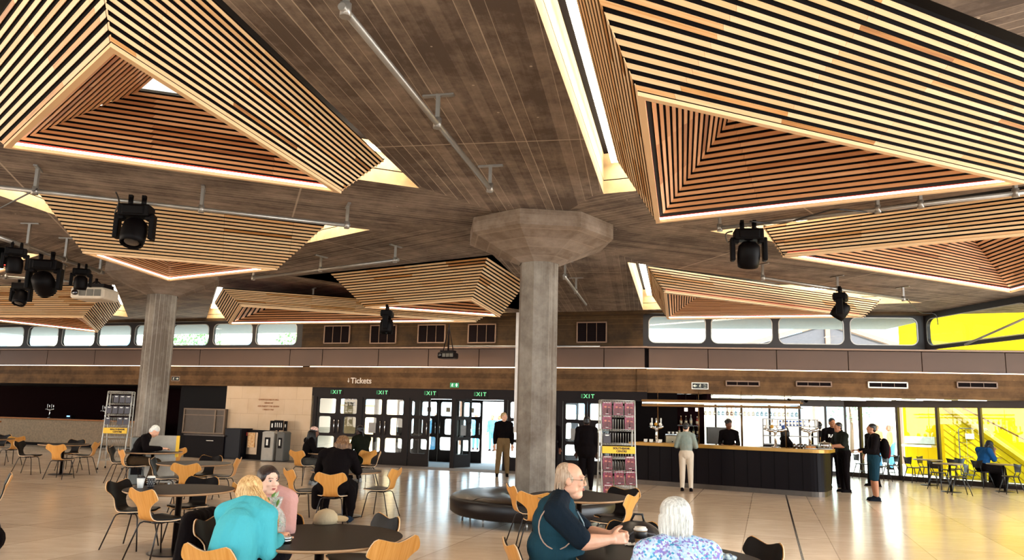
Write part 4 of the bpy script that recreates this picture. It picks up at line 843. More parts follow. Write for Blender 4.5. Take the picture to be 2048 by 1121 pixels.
# ================================================================== FURNITURE
def stain(name, a, b, rough=.4, rot=(0, 0, 0), sc=(2, 2, 30)):
    n = NT(name); g = n.noise(n.mapping(n.obj(), sc, rot), 1.5, 4, .6); m = n.bsdf(n.ramp(g, [(.3, srgb(a)), (.7, srgb(b))]), rough, 0, .22 if rough < .42 else .12); MATS[name] = m; return m
BEECH = stain('chair_veneer', 'b87a34', 'cf9550', .38, sc=(40, 2, 2))
EDGE = pm('ply_edge', 'd8b48c', .5)
PAD = pm('chair_leather', (.0022, .0008, .001), .4, 0, .14)
LEGM = pm('chair_leg_metal', (.012, .007, .006), .3, .5, .5)
TOPM = stain('table_top', '0d0604', '1a0e08', .45, sc=(2, 30, 2)); TEDGE = pm('table_edge', 'a07c58', .5)
def chair_surface(off):
    """rows of points of the one-piece shell; off pushes the surface to the sitter's side"""
    rows = []; nu = 13
    prof = [(.235, .432, .150), (.232, .440, .195), (.20, .445, .222), (.14, .442, .238), (.06, .436, .242), (-.02, .432, .225), (-.08, .432, .185), (-.125, .438, .140), (-.160, .455, .118), (-.182, .485, .108), (-.195, .520, .103), (-.205, .56, .103)]
    for i, (y, z, hw) in enumerate(prof):
        p0 = prof[max(0, i - 1)]; p1 = prof[min(len(prof) - 1, i + 1)]; ty, tz = p1[0] - p0[0], p1[1] - p0[1]; l = sqrt(ty * ty + tz * tz); nn = V((0, tz / l, -ty / l))
        r = []
        for k in range(nu):
            u = -1 + 2 * k / (nu - 1); x = u * hw; dish = .012 * (1 - u * u) if i < 7 else 0
            fy = -.035 * max(0, abs(u) - .6) / .4 if i == 0 else 0
            r.append(V((x, y + fy, z - dish + (.006 if i < 7 else 0))) + nn * off)
        rows.append(r)
    # back blade: half width by height fraction, V notch on top
    hb = [(.12, .112), (.22, .132), (.34, .172), (.46, .210), (.58, .236), (.70, .247), (.80, .247), (.88, .240), (.95, .226), (1.0, .205)]
    for f, hw in hb:
        r = []
        for k in range(nu):
            u = -1 + 2 * k / (nu - 1); x = u * hw; a = abs(x)
            top = .762 + .040 * min(1, (a / .165) ** 1.3) if a < .165 else .802 - .02 * ((a - .165) / .05) ** 2
            z = .56 + f * (top - .56); y = -.205 - .075 * f + .55 * x * x
            if f < .99: z -= 0
            r.append(V((x, y + off * .95, z + off * .25)))
        rows.append(r)
    return rows, nu
def shell_mesh():
    A, nu = chair_surface(0); B, _ = chair_surface(.010); mb = MB(); n = len(A)
    va = [p for r in A for p in r]; vb = [p for r in B for p in r]
    fa = [(i * nu + k, i * nu + k + 1, (i + 1) * nu + k + 1, (i + 1) * nu + k) for i in range(n - 1) for k in range(nu - 1)]
    mb.add(va, fa, 0, True); mb.add(vb, [f[::-1] for f in fa], 0, True)
    ring = [k for k in range(nu)] + [i * nu + nu - 1 for i in range(1, n)] + [(n - 1) * nu + k for k in range(nu - 2, -1, -1)] + [i * nu for i in range(n - 2, 0, -1)]
    m = len(ring); mb.add([va[i] for i in ring] + [vb[i] for i in ring], [(i, m + i, m + (i + 1) % m, (i + 1) % m) for i in range(m)], 1)
    return mb
def pad_mesh():
    A, nu = chair_surface(.0104); B, _ = chair_surface(.022); mb = MB(); n = len(A)
    def inset(rows): 
        out = []
        for i, r in enumerate(rows):
            c = r[nu // 2]; q = [c + (p - c) * .955 for p in r]
            out.append(q)
        out[-1] = [p.lerp(r2, .35) for p, r2 in zip(out[-1], out[-2])]; out[0] = [p.lerp(r2, .3) for p, r2 in zip(out[0], out[1])]
        return out
    A, B = inset(A), inset(B); va = [p for r in A for p in r]; vb = [p for r in B for p in r]
    fa = [(i * nu + k, i * nu + k + 1, (i + 1) * nu + k + 1, (i + 1) * nu + k) for i in range(n - 1) for k in range(nu - 1)]
    mb.add(vb, [f[::-1] for f in fa], 0, True)
    ring = [k for k in range(nu)] + [i * nu + nu - 1 for i in range(1, n)] + [(n - 1) * nu + k for k in range(nu - 2, -1, -1)] + [i * nu for i in range(n - 2, 0, -1)]
    m = len(ring); mb.add([va[i] for i in ring] + [vb[i] for i in ring], [(i, m + i, m + (i + 1) % m, (i + 1) % m) for i in range(m)], 0, True)
    return mb
CH = {'v': None}
GRP = 'moulded dining chairs around the round tables'
def chair(px, py, face, label, zt=.80, dx=0, dy=0):
    """px,py: pixel of the middle of the back's top; face: heading in degrees"""
    p = atz(px, py, zt); a = rad(face); loc = V((p.x + .27 * cos(a) + dx, p.y + .27 * sin(a) + dy, 0)); rz = a - pi / 2
    if CH['v'] is None:
        t = thing('dining_chair', label, 'chair', loc, rz, GRP); CH['v'] = t
        sh_ = shell_mesh().build('seat_shell', [BEECH, EDGE], t); pad_mesh().build('padding', PAD, sh_)
        for sx_, fx, fy, hy in ((-1, .215, .235, .09), (1, .215, .235, .09), (-1, .225, -.245, -.07), (1, .225, -.245, -.07)):
            mb = MB(); mb.tube([(sx_ * .03, hy * .6, .405), (sx_ * .13, hy * 1.3, .415), (sx_ * .155, hy * 1.7, .40), (sx_ * .165, hy * 1.9, .37), (sx_ * fx, fy, .0)], .0085, 8); mb.build('leg', LEGM, t)
        mb = MB(); mb.lathe((0, 0, 0), [(0, .40), (.075, .40), (.075, .424), (0, .424)], 16); mb.build('leg_mount', LEGM, t)
        return t
    return copy_thing(CH['v'], loc, rz, label, GRP)
def table(px, py, r, label, group='round tables on a single leg', tb=[None]):
    p = atz(px, py, .735)
    if tb[0] is None:
        t = thing('round_table', label, 'table', (p.x, p.y, 0), 0, group); tb[0] = t
        mb = MB(); mb.lathe((0, 0, 0), [(0, .738), (.597, .738), (.6, .735)], 64, 0, False); mb.lathe((0, 0, 0), [(.6, .735), (.6, .722), (.575, .708)], 64, 1); mb.lathe((0, 0, 0), [(.575, .708), (0, .708)], 64, 0); mb.build('table_top', [TOPM, TEDGE], t)
        mb = MB(); mb.lathe((0, 0, 0), [(.035, .02), (.035, .69), (.12, .70), (.12, .708)], 20); mb.build('table_leg', LEGM, t)
        mb = MB(); mb.lathe((0, 0, 0), [(0, 0), (.29, 0), (.29, .008), (.27, .014), (.06, .03), (0, .03)], 40); mb.build('table_base', LEGM, t)
    else: t = copy_thing(tb[0], (p.x, p.y, 0), 0, label, group)
    t.scale = (r / .6, r / .6, 1)
    return t
T1 = table(641, 1073, .64, 'round dark table with the baseball cap and tin on it')
T2 = table(360, 979, .62, 'round dark table with two paper cups at its left side')
T3 = table(389, 927, .62, 'round dark table second from the white-haired reader, partly hidden by a wooden chair')
T4 = table(306, 904, .60, 'round dark table where the white-haired man reads')
T5 = table(662, 906, .60, 'round table where the dreadlocked man and the person in green sit')
T6 = table(693, 942, .58, 'round dark table in front of the woman in the black coat')
T7 = table(1158, 993, .62, 'empty round dark table behind the man in the dark vest')
T8 = table(1338, 1118, .66, 'round dark table where the man in the vest rests his clasped hands')
T9 = table(128, 889, .56, 'round table with four empty chairs in front of the far left bar')
T10 = table(-22, 878, .60, 'round table cut by the left edge near the far bar')
chair(281, 978, 62, 'wooden-backed chair nearest the two paper cups, seen from behind')
chair(233, 960, -8, 'black-padded chair facing right beside the two paper cups')
chair(371, 927, 96, 'wooden-backed chair between two round tables, just above the table with cups')
chair(409, 953, 262, 'black-padded chair facing the camera on the far side of the cup table')
chair(302, 916, 12, 'wooden chair seen edge-on just right of the reading man')
chair(240, 899, 42, 'wooden-backed chair directly behind the reading man')
chair(219, 893, 10, 'black chair beside the leaflet rack, left of the reading man')
chair(357, 896, 145, 'small wooden-backed chair at the right of the reading table')
chair(425, 911, 262, 'black chair with pale rim in front of the black counter')
chair(480, 916, 186, 'wooden chair seen edge-on beside the black cabinet')
chair(482, 967, 52, 'wooden-backed chair behind the blonde woman in turquoise', dx=-.0)
chair(575, 938, 38, 'wooden-backed chair just right of the dark-haired woman')
chair(592, 901, 62, 'wooden-backed chair of the dreadlocked man')
chair(661, 946, 92, 'wooden-backed chair on which the woman in the black coat sits')
chair(738, 901, 128, 'wooden-backed chair behind the person in green')
chair(762, 903, 190, 'black chair seen edge-on in front of the glass doors, right of the person in green')
chair(795, 937, 163, 'lone wooden chair facing left in the middle of the floor')
chair(780, 1030, 218, 'black-padded chair tucked at the far right of the baseball cap table')
chair(797, 1076, 138, 'wooden-backed chair tucked at the near right of the baseball cap table')
chair(410, 1092, 66, 'wooden-backed chair at the bottom edge behind the turquoise top')
chair(25, 948, 214, 'black chair cut off at the left edge of the floor')
chair(111, 889, 88, 'wooden-backed chair squarely in front of the far left bar table')
chair(156, 879, 268, 'black chair facing the camera behind the far left bar table')
chair(196, 884, 188, 'wooden chair seen edge-on at the right of the far left bar table')
chair(37, 882, 4, 'black chair seen edge-on at the left of the far left bar table')
chair(35, 873, 150, 'wooden chair close to the left edge, next to a black one')
chair(10, 869, 268, 'black chair facing the camera at the left edge near the bar')
chair(1019, 970, 16, 'wooden chair seen from its side in front of the black round bench')
chair(1068, 985, 68, 'wooden-backed chair between the bench and the man in the vest')
chair(1250, 975, 236, 'black-padded chair in front of the magazine rack')
chair(1269, 988, 150, 'pale wooden-backed chair right of the empty table by the magazine rack')
chair(1266, 1042, 262, 'black chair holding the black backpack')
chair(1535, 1080, 198, 'black-padded chair at the bottom edge right of the grey-haired woman')
chair(1050, 1061, 14, 'wooden-backed chair of the man in the dark vest, seen edge-on')
chair(560, 930, 268, 'black chair half hidden between the dark-haired woman and the black coat')
# ---- round leather bench around the column
LEA = pm('bench_leather', (.006, .0025, .0025), .34, 0, .3, var=.3, scale=3); LEAB = pm('bench_side_leather', (.004, .002, .003), .4, 0, .3)
t = thing('round_bench', 'large round black leather bench encircling the middle column', 'bench', (.46, 12.72, 0))
def ringmesh(prof, n=64, gap=None):
    mb = MB(); mb.lathe((0, 0, 0), prof, n); return mb
mb = ringmesh([(.42, .12), (1.34, .12), (1.40, .16), (1.41, .34), (1.38, .39), (1.33, .40)]); mb.build('bench_side', LEAB, t)
for k in range(8):
    mb = MB(); m = 8; a0, a1 = 2 * pi * k / 8 + .012, 2 * pi * (k + 1) / 8 - .012
    rs = [(.42, .395), (.50, .425), (.9, .432), (1.30, .425), (1.375, .395)]
    vs_ = [(r * cos(a0 + (a1 - a0) * i / m), r * sin(a0 + (a1 - a0) * i / m), z) for r, z in rs for i in range(m + 1)]
    mb.add(vs_, [(j * (m + 1) + i, j * (m + 1) + i + 1, (j + 1) * (m + 1) + i + 1, (j + 1) * (m + 1) + i)[::-1] for j in range(len(rs) - 1) for i in range(m)], 0, True); mb.build('seat_cushion', LEA, t)
for k in range(10):
    a = 2 * pi * (k + .3) / 10; mb = MB(); mb.tube([(1.2 * cos(a), 1.2 * sin(a), 0), (1.2 * cos(a), 1.2 * sin(a), .125)], .016, 8); mb.build('leg', STEEL, t)
# ---- bistro chairs and tables by the glass wall
BIS = pm('bistro_chair_black', (.006, .004, .004), .4, 0, .5)
bp = [None]
def bistro(px, py, face, label, zt=.78):
    p = atz(px, py, zt); a = rad(face); loc = V((p.x + .2 * cos(a), p.y + .2 * sin(a), 0)); rz = a - pi / 2; g = 'black bistro chairs by the glass wall'
    if bp[0] is None:
        t = thing('bistro_chair', label, 'chair', loc, rz, g); bp[0] = t
        mb = MB(); mb.lathe((0, 0, 0), [(0, .44), (.19, .44), (.205, .452), (.20, .465), (.1, .458), (0, .455)], 24); mb.build('seat', BIS, t)
        nu = 9; r0 = []; 
        for f in (0, .25, .5, .75, 1):
            for k in range(nu):
                u = -1 + 2 * k / (nu - 1); hw = .12 + .075 * f; x = u * hw; top = .755 + .03 * abs(u); z = .565 + f * (top - .565) - (.0); r0.append(V((x, -.185 - .04 * f + .8 * x * x, z)))
        q = [v + V((0, .014, 0)) for v in r0]; mb = MB(); fs = [(i * nu + k, i * nu + k + 1, (i + 1) * nu + k + 1, (i + 1) * nu + k) for i in range(4) for k in range(nu - 1)]
        mb.add(r0, fs, 0, True); mb.add(q, [f[::-1] for f in fs], 0, True)
        ring = [k for k in range(nu)] + [i * nu + nu - 1 for i in range(1, 5)] + [4 * nu + k for k in range(nu - 2, -1, -1)] + [i * nu for i in range(3, 0, -1)]; m = len(ring)
        mb.add([r0[i] for i in ring] + [q[i] for i in ring], [(i, m + i, m + (i + 1) % m, (i + 1) % m) for i in range(m)]); mb.build('backrest', BIS, t)
        for s_ in (-1, 1): mb = MB(); mb.tube([(s_ * .10, -.12, .44), (s_ * .115, -.185, .56), (s_ * .12, -.20, .66)], .010, 8); mb.build('back_upright', BIS, t)
        for sx_ in (-1, 1):
            for sy in (-1, 1): mb = MB(); mb.tube([(sx_ * .12, sy * .12, .445), (sx_ * .20, sy * .235, 0)], [.015, .011], 8); mb.build('leg', BIS, t)
        mb = MB()
        for s_ in (-1, 1): mb.tube([(s_ * .158, -.165, .23), (s_ * .158, .165, .23)], .007, 6)
        mb.tube([(-.158, 0, .23), (.158, 0, .23)], .007, 6); mb.build('stretcher', BIS, t)
        return t
    return copy_thing(bp[0], loc, rz, label, g)
bistro(1711, 908, 5, 'black bistro chair left of the man with the red backpack')
bistro(1772, 912, 190, 'black bistro chair just right of the man with the red backpack')
bistro(1794, 911, 180, 'black bistro chair in front of the window post before the yellow wall')
bistro(1814, 914, 10, 'black bistro chair facing right, first one against the yellow wall')
bistro(1838, 913, 305, 'black bistro chair facing the camera behind the light cafe table')
bistro(1867, 922, 30, 'black bistro chair nearest the camera at the left of the second cafe table')
bistro(1905, 918, 205, 'black bistro chair behind the second cafe table, left one of a pair')
bistro(1920, 917, 195, 'black bistro chair behind the second cafe table, right one of a pair')
bistro(1933, 929, 165, 'black bistro chair nearest the camera at the right of the second cafe table')
bistro(2036, 929, 172, 'black bistro chair at the right edge opposite the seated woman')
bistro(1952, 921, 20, 'black bistro chair on which the woman in blue sits', .78)
ct = [None]
def cafe(px, py, w, label):
    p = atz(px, py, .74)
    if ct[0] is None:
        t = thing('cafe_table', label, 'table', (p.x, p.y, 0), rad(-48), 'small cafe tables by the glass wall'); ct[0] = t
        mb = MB(); mb.lathe((0, 0, 0), [(0, .72), (.39, .72), (.40, .73), (.395, .745), (0, .745)], 40); mb.build('table_top', pm('cafe_top', '8a7862', .35), t)
        mb = MB(); mb.tube([(0, 0, .02), (0, 0, .72)], .03, 12); mb.build('table_leg', LEGM, t)
        mb = MB(); mb.lathe((0, 0, 0), [(0, 0), (.24, 0), (.24, .012), (0, .02)], 24); mb.build('table_base', LEGM, t)
        return t
    t = copy_thing(ct[0], (p.x, p.y, 0), rad(-48), label); return t
cafe(1856, 920, .4, 'light cafe table in front of the first yellow window bay')
cafe(1899, 928, .4, 'light cafe table between four black bistro chairs')
cafe(2006, 929, .4, 'light cafe table where the woman in blue sits')
cafe(1775, 912, .4, 'small cafe table behind the man with the red backpack')
# roll cage trolley behind seated woman
p = atz(1958, 960, 0) ; t = thing('roll_cage', 'grey wire roll cage trolley behind the seated woman in blue', 'trolley', (p.x, p.y + .1, 0), rad(-35))
CAGE = pm('cage_metal', '6a675c', .4, .6)
for y, nm in ((-.38, 'front_frame'), (.38, 'rear_frame')):
    mb = MB(); mb.tube([(-.42, y, .15), (-.42, y, 1.62), (-.38, y, 1.68), (.38, y, 1.68), (.42, y, 1.62), (.42, y, .15)], .018, 8)
    for z in (.3, .75, 1.2, 1.45): mb.tube([(-.42, y, z), (.42, y, z)], .008, 6)
    for x in (-.2, 0, .2): mb.tube([(x, y, .15), (x, y, 1.68)], .006, 6)
    mb.build(nm, CAGE, t)
mb = MB()
for x in (-.42, .42):
    for z in (.3, .75, 1.2, 1.6): mb.tube([(x, -.38, z), (x, .38, z)], .008, 6)
mb.build('side_rails', CAGE, t); mb = MB(); mb.box((0, 0, .15), (.86, .78, .04)); mb.build('cage_floor', CAGE, t)
for x in (-.35, .35):
    for y in (-.3, .3): mb = MB(); mb.lathe((x, y, .065), [(0, -.02), (.06, -.02), (.06, .02), (0, .02)], 14, M=Matrix.Rotation(pi / 2, 3, 'Y')); mb.build('wheel', BLK, t)
mb = MB(); mb.box((-.1, -.4, 1.42), (.26, .01, .18)); mb.build('cage_sign', pm('cage_sign', 'a8a48a', .6), t)
mb = MB(); mb.box((-.15, 0, .45), (.45, .55, .5)); o = mb.build('cardboard_box', pm('cardboard', '8a5a3a', .8), None, .01); o.location = t.location; o.rotation_euler = t.rotation_euler; tag(o, 'brown cardboard box inside the wire roll cage', 'box')
# ---- magazine racks
RAIL = pm('rack_rail', 'a8a298', .4, .4); WIRE = pm('rack_wire', 'aaa59c', .35, .5); YBAND = pm('rack_yellow', 'e8b418', .5, var=.05)
MAGC = None
n = NT('magazine_cover'); o_ = n.obj(); MAGC = n.bsdf(n.ramp(n.noise(o_, 9, 2), [(.3, srgb('560c16')), (.55, srgb('781a2a')), (.75, srgb('984068'))]), .3, 0, .4); MATS['magazine_cover'] = MAGC
MFIG = pm('cover_figure', '3a0a0c', .4, var=.4, scale=30, c2='6a1a18'); MSKIN = pm('cover_skin', 'b0604a', .4)
RK = {}
def rack_pt(s, side=1):
    """front profile: s 0..1 from floor to top -> (y, z): concave front"""
    z = .04 + 2.06 * s; y = -.10 - .20 * (1 - s) ** 2.2 + .0 - .06 * s ** 3 * 0; return y, z
def rack(name, loc, rz, label, W=.72):
    t = thing(name, label, 'magazine rack', loc, rz)
    for sgn, nm in ((1, 'front'), (-1, 'rear')):
        for x in (-W / 2, W / 2):
            mb = MB(); mb.tube([(x, sgn * rack_pt(k / 12)[0] + (.02 if sgn < 0 else 0), rack_pt(k / 12)[1]) for k in range(13)], .018, 8); mb.build('side_rail', RAIL, t)
        mb = MB()
        for k in range(7):
            s_ = .10 + k * .145
            if k == 3 and False: continue
            y, z = rack_pt(s_); mb.tube([(-W / 2, sgn * y, z), (W / 2, sgn * y, z)], .007, 6); mb.tube([(-W / 2, sgn * (y - .05), z + .03), (W / 2, sgn * (y - .05), z + .03)], .005, 6)
            for i in range(13):
                x = -W / 2 + W * (i + .5) / 13; y2_, z2_ = rack_pt(min(1, s_ + .12)); mb.tube([(x, sgn * (y - .05), z + .03), (x, sgn * (y - .05), z), (x, sgn * y, z), (x, sgn * (y2_ + .0), z2_)], .004, 4, cap=False)
        y, z = rack_pt(1.0); mb.tube([(-W / 2, sgn * y, z), (W / 2, sgn * y, z)], .012, 6)
        mb.build('wire_shelf', WIRE, t)
    y, z = rack_pt(.475); mb = MB(); mb.box((0, y - .045, z + .02), (W - .02, .02, .15)); mb.build('yellow_band', YBAND, t)
    for i, s_ in enumerate(('SOUTHBANK', 'CENTRE')): text(s_, .062, BT, 'lettering', t, Matrix.Translation((.06, y - .058, z + .052 - .062 * i)) @ Matrix.Rotation(pi / 2, 4, 'X'), .002, off=.002)
    for x in (-W / 2, W / 2):
        for sgn in (1, -1): mb = MB(); mb.lathe((x, sgn * rack_pt(0)[0], .03), [(0, -.012), (.03, -.012), (.03, .012), (0, .012)], 12, M=Matrix.Rotation(pi / 2, 3, 'Y')); mb.build('wheel', BLK, t)
    return t
def magazine(t, col, row_s, ncol, W, label, kind='mag', w=.205, h=.285, mp={}):
    y, z = rack_pt(row_s); y2_, z2_ = rack_pt(row_s + .13); x = -W / 2 + W * (col + .5) / ncol
    tilt = atan2((y2_ - y), (z2_ - z)); M = t.matrix_basis @ Matrix.Translation((x, y - .024, z + .018)) @ Matrix.Rotation(-tilt, 4, 'X')
    key = (kind, w)
    if key not in mp:
        mb = MB(); mb.box((0, 0, h / 2), (w, .008, h)); c = MAGC if kind == 'mag' else pm('leaflet_dark', (.03, .012, .014), .4)
        if kind == 'mag':
            for cx_, s_ in ((-.035, 1), (.045, .92)):
                mb.lathe((cx_, -.0045, h * .62 * s_), [(0, -.0), (.027, -.0), (.027, -.002), (0, -.002)], 10, 2, False, Matrix.Rotation(pi / 2, 3, 'X'))
                mb.box((cx_, -.005, h * .72 * s_), (.058, .002, .022), mi=1)
                mb.add([(cx_ - .05, -.0055, .02), (cx_ + .05, -.0055, .02), (cx_ + .045, -.0055, h * .45), (cx_ + .02, -.0055, h * .54), (cx_ - .02, -.0055, h * .54), (cx_ - .045, -.0055, h * .45)], [(0, 1, 2, 3, 4, 5)], 1)
            mb.box((0, -.006, h * .93), (w * .75, .002, .012), mi=3); mb.box((0, -.006, .03), (w * .3, .002, .008), mi=3)
        else:
            mb.box((0, -.005, h * .85), (w * .6, .002, .012), mi=3); mb.box((0, -.005, h * .78), (w * .45, .002, .010), mi=3)
        o = mb.build('magazine' if kind == 'mag' else 'leaflet', [c, MFIG, MSKIN, WHITE]); mp[key] = o
    else: o = mp[key].copy(); COL.objects.link(o)
    o.matrix_basis = M; tag(o, label, 'magazine' if kind == 'mag' else 'leaflet', 'red magazines in the rack' if kind == 'mag' else 'dark leaflets in the rack'); return o
W_ = .74
RP = atz(1236, 1000, 0); RT = rack('magazine_rack', (RP.x, RP.y + .2, 0), rad(4), 'tall curved magazine rack filled with red magazines, yellow band in the middle', W_)
bpy.context.view_layer.update()
ROWS = [.10 + k * .145 for k in range(7)]
rn = ['bottom', 'second from bottom', 'just below the yellow band', 'yellow band', 'just above the yellow band', 'second from top', 'top']
cn = ['left', 'middle', 'right']
for row, cols in ((6 - 0, ()), (5, (0, 1, 2)), (4, (0, 2)), (2, (0, 2)), (1, (0, 1, 2)), (0, (0,))):
    for c_ in cols:
        rr_ = {5: 'top', 4: 'second', 2: 'first row below the yellow band,', 1: 'second row below the yellow band,', 0: 'lowest visible row,'}[row]
        magazine(RT, c_, {5: .835, 4: .69, 2: .275, 1: .125, 0: -.01}[row] + .0, 3, W_, 'red magazine in the %s pocket, %s of the curved rack' % (cn[c_], {5: 'top row', 4: 'second row from top', 2: 'first row under the yellow band', 1: 'second row under the yellow band', 0: 'lowest row'}[row]))
magazine(RT, 0, .545, 3, W_, 'small black leaflet just above the yellow band of the magazine rack', 'leaf', .16, .2)
LP = atz(236, 938, 0); LT = rack('magazine_rack', (LP.x - .02, LP.y - .2, 0), rad(10), 'tall grey leaflet rack leaning beside the reading man, yellow band across it', .62)
bpy.context.view_layer.update()
for row in (.835, .69, .545):
    for c_ in range(4):
        if (row, c_) in ((.835, 0), (.545, 1)): continue
        magazine(LT, c_, row + .01, 4, .62, 'dark leaflet in the upper pockets of the far leaflet rack', 'leaf2', .13, .2)
# ---- display board, equipment cases behind the reader
p = aty(325, 880, 16.75); t = thing('notice_board', 'large pale grey board with yellow edge standing behind the reading table', 'board', (p.x, 16.75, 0), rad(8))
mb = MB(); mb.box((0, 0, .57), (.62, .05, 1.02)); mb.build('board_panel', pm('board_grey', 'a49c90', .6), t); mb = MB(); mb.box((.33, -.0, .85), (.06, .055, .46)); mb.build('yellow_edge', YBAND, t)
for x in (-.25, .25): mb = MB(); mb.box((x, .1, .03), (.05, .4, .06)); mb.build('board_foot', STEEL, t)
p = aty(283, 888, 16.9); t = thing('equipment_case', 'grey metal equipment case between the column and the reader', 'case', (p.x, 16.9, 0), rad(20))
mb = MB(); mb.box((0, 0, .52), (.36, .42, 1.04)); mb.build('case_body', pm('case_grey', '5a564e', .4, .3), t, .02)
for z in (.3, .55, .8): mb = MB(); mb.box((-.03, -.215, z), (.22, .01, .16)); mb.build('case_panel', BLK, t)
# ================================================================== RIGGING
PIPE = pm('rig_pipe', '8f8a84', .35, .6)
def rail(pts, z, hangers, label, r=.032, cableseed=None):
    """pts: pixel ends; hangers: pixel x positions"""
    a, b = [atz(p[0], p[1], z) for p in pts]; t = thing('lighting_bar', label, 'lighting bar', a)
    L = b - a; mb = MB(); mb.tube([(0, 0, 0), L], r, 10); mb.build('pipe', PIPE, t)
    for hx in hangers:
        best = min((abs((a.lerp(b, k / 200) - V((0, 0, HC))).dot(CR) / (a.lerp(b, k / 200) - V((0, 0, HC))).dot(CF) * FPX + CX - hx), k / 200) for k in range(201))[1]
        q = L * best; mb = MB(); mb.box((q.x, q.y, (5.0 - z) / 2), (.045, .045, 5.0 - z)); mb.tube([(q.x, q.y, -.05), (q.x, q.y, .06)], .045, 8); dd = L.normalized(); sd = V((-dd.y, dd.x, 0)) * .17; c = V((q.x, q.y, 5.0 - z - .012)); mb.beam(c - sd, c + sd, .05, .02); mb.build('hanger', PIPE, t)
    return a, b, t
rail([(683, 12), (983, 381)], 4.68, [690, 874, 980], 'long diagonal steel pipe crossing the upper middle ceiling')
ra = rail([(-60, 368), (700, 452)], 4.66, [72, 402, 694], 'steel pipe carrying the large stage light on the left')
rb = rail([(1437, 457), (2100, 379)], 4.72, [1440, 1757, 1840, 2030], 'steel pipe carrying the round stage light on the right')
rc = rail([(1524, 556), (1816, 600)], 4.70, [1526, 1675, 1807], 'steel pipe carrying the stage light above the bar')
rail([(504, 557), (797, 520)], 4.70, [507, 640, 790], 'thin dark pipe across the ceiling left of the middle column')
rail([(622, 600), (800, 618)], 4.68, [626], 'short far pipe over the clerestory pyramid')
rail([(1128, 552), (1172, 610)], 4.66, [1130, 1152], 'thin diagonal pipe right of the middle column head')
rd = rail([(-60, 455), (206, 546)], 4.55, [55, 130, 200], 'lighting bar with three stage lights at the far left', .04)
rail([(-20, 553), (180, 566)], 4.6, [10, 125], 'low dark pipe with a small stage light at the far left')
a, b = aty(1930, 690, 18.7), aty(2062, 632, 16.6); mb = MB(); mb.tube([(0, 0, 0), b - a], .03, 8); o = mb.build('rail_pipe', PIPE); o.location = a; tag(o, 'slanted pipe at the right edge in front of the turned window', 'pipe')
FIX = pm('fixture_black', (.0015, .0006, .0007), .55, 0, .08); LENS = pm('fixture_lens', (.01, .008, .01), .08, 0, .8)
def stage_light(px, py, z, s, rz, tilt, label, head='round', hang=.12):
    p = atz(px, py, z); t = thing('stage_spotlight', label, 'stage light', p, rz, 'black moving stage lights')
    for x in (-.09 * s, .09 * s): mb = MB(); mb.tube([(x, 0, .05 * s), (x, 0, -.08 * s)], .035 * s, 8); mb.box((x, 0, .06 * s), (.05 * s, .06 * s, .05 * s)); mb.build('clamp', FIX, t)
    mb = MB(); mb.box((0, 0, -.15 * s), (.42 * s, .26 * s, .17 * s)); mb.box((0, 0, -.15 * s), (.30 * s, .30 * s, .13 * s)); mb.build('base_box', FIX, t, .02 * s)
    for x in (-1, 1):
        mb = MB(); mb.box((x * .235 * s, 0, -.37 * s), (.07 * s, .14 * s, .36 * s)); mb.box((x * .20 * s, 0, -.24 * s), (.12 * s, .14 * s, .08 * s)); mb.build('yoke_arm', FIX, t, .02 * s)
    R_ = Matrix.Rotation(tilt, 3, 'X'); c = V((0, 0, -.44 * s)); mb = MB()
    mb.lathe(c, [(0, .19 * s), (.10 * s, .18 * s), (.155 * s, .12 * s), (.17 * s, 0), (.165 * s, -.12 * s), (.15 * s, -.20 * s), (.14 * s, -.20 * s), (.13 * s, -.17 * s)], 20, M=R_); lh = mb.build('lamp_head', FIX, t)
    mb = MB(); mb.lathe(c, [(.132 * s, -.175 * s), (.08 * s, -.185 * s), (0, -.19 * s)], 20, M=R_); mb.build('lens', LENS, lh)
    return t
stage_light(275, 403, 4.62, 1.02, rad(6), rad(-18), 'large black moving stage light hanging on the left, in front of the slats')
stage_light(1496, 452, 4.66, 1.0, rad(-8), rad(28), 'large black stage light with round head hanging on the right')
stage_light(1680, 582, 4.64, 1.0, rad(60), rad(35), 'black stage light tilted sideways above the bar end')
stage_light(34, 492, 4.48, .78, rad(30), rad(10), 'black stage light on the far left bar, nearest the edge')
stage_light(94, 514, 4.48, 1.15, rad(10), rad(55), 'biggest black stage light on the far left bar, tilted down')
stage_light(165, 534, 4.48, .74, rad(20), rad(5), 'small black stage light next to the white projector')
stage_light(46, 562, 4.55, .9, rad(0), rad(-20), 'lowest black stage light at the far left, over the slats')
stage_light(775, 617, 4.3, 1.0, rad(90), rad(0), 'far black stage light seen against the back wall grilles')
# cables
CAB = pm('cable_black', (.004, .002, .002), .5)
def cable(pts, label, r=.012):
    p0 = pts[0]; q = [p - p0 for p in pts]; n_ = []
    for i in range(len(q) - 1):
        a, b = q[i], q[i + 1]; am = q[i - 1] if i else a; bp_ = q[i + 2] if i + 2 < len(q) else b
        for k in range(6):
            u = k / 6; n_.append(.5 * ((2 * a) + (b - am) * u + (2 * am - 5 * a + 4 * b - bp_) * u * u + (3 * a - am - 3 * b + bp_) * u ** 3))
    n_.append(q[-1]); mb = MB(); mb.tube(n_, r, 6); o = mb.build('power_cord', CAB); o.location = p0; tag(o, label, 'cable'); return o
def zc_(l, z): return [atz(a, b, z) for a, b in l]
cable(zc_([(232, 385), (238, 405), (230, 428), (245, 430), (252, 420)], 4.6), 'black cable looping left of the big left stage light')
cable(zc_([(1465, 463), (1452, 468), (1455, 484), (1466, 480)], 4.66) , 'black cable loop at the left of the right stage light')
cable(zc_([(1500, 443), (1560, 447), (1620, 432), (1665, 420), (1700, 421), (1760, 425), (1850, 414)], 4.70), 'black cable sagging along the pipe right of the round stage light')
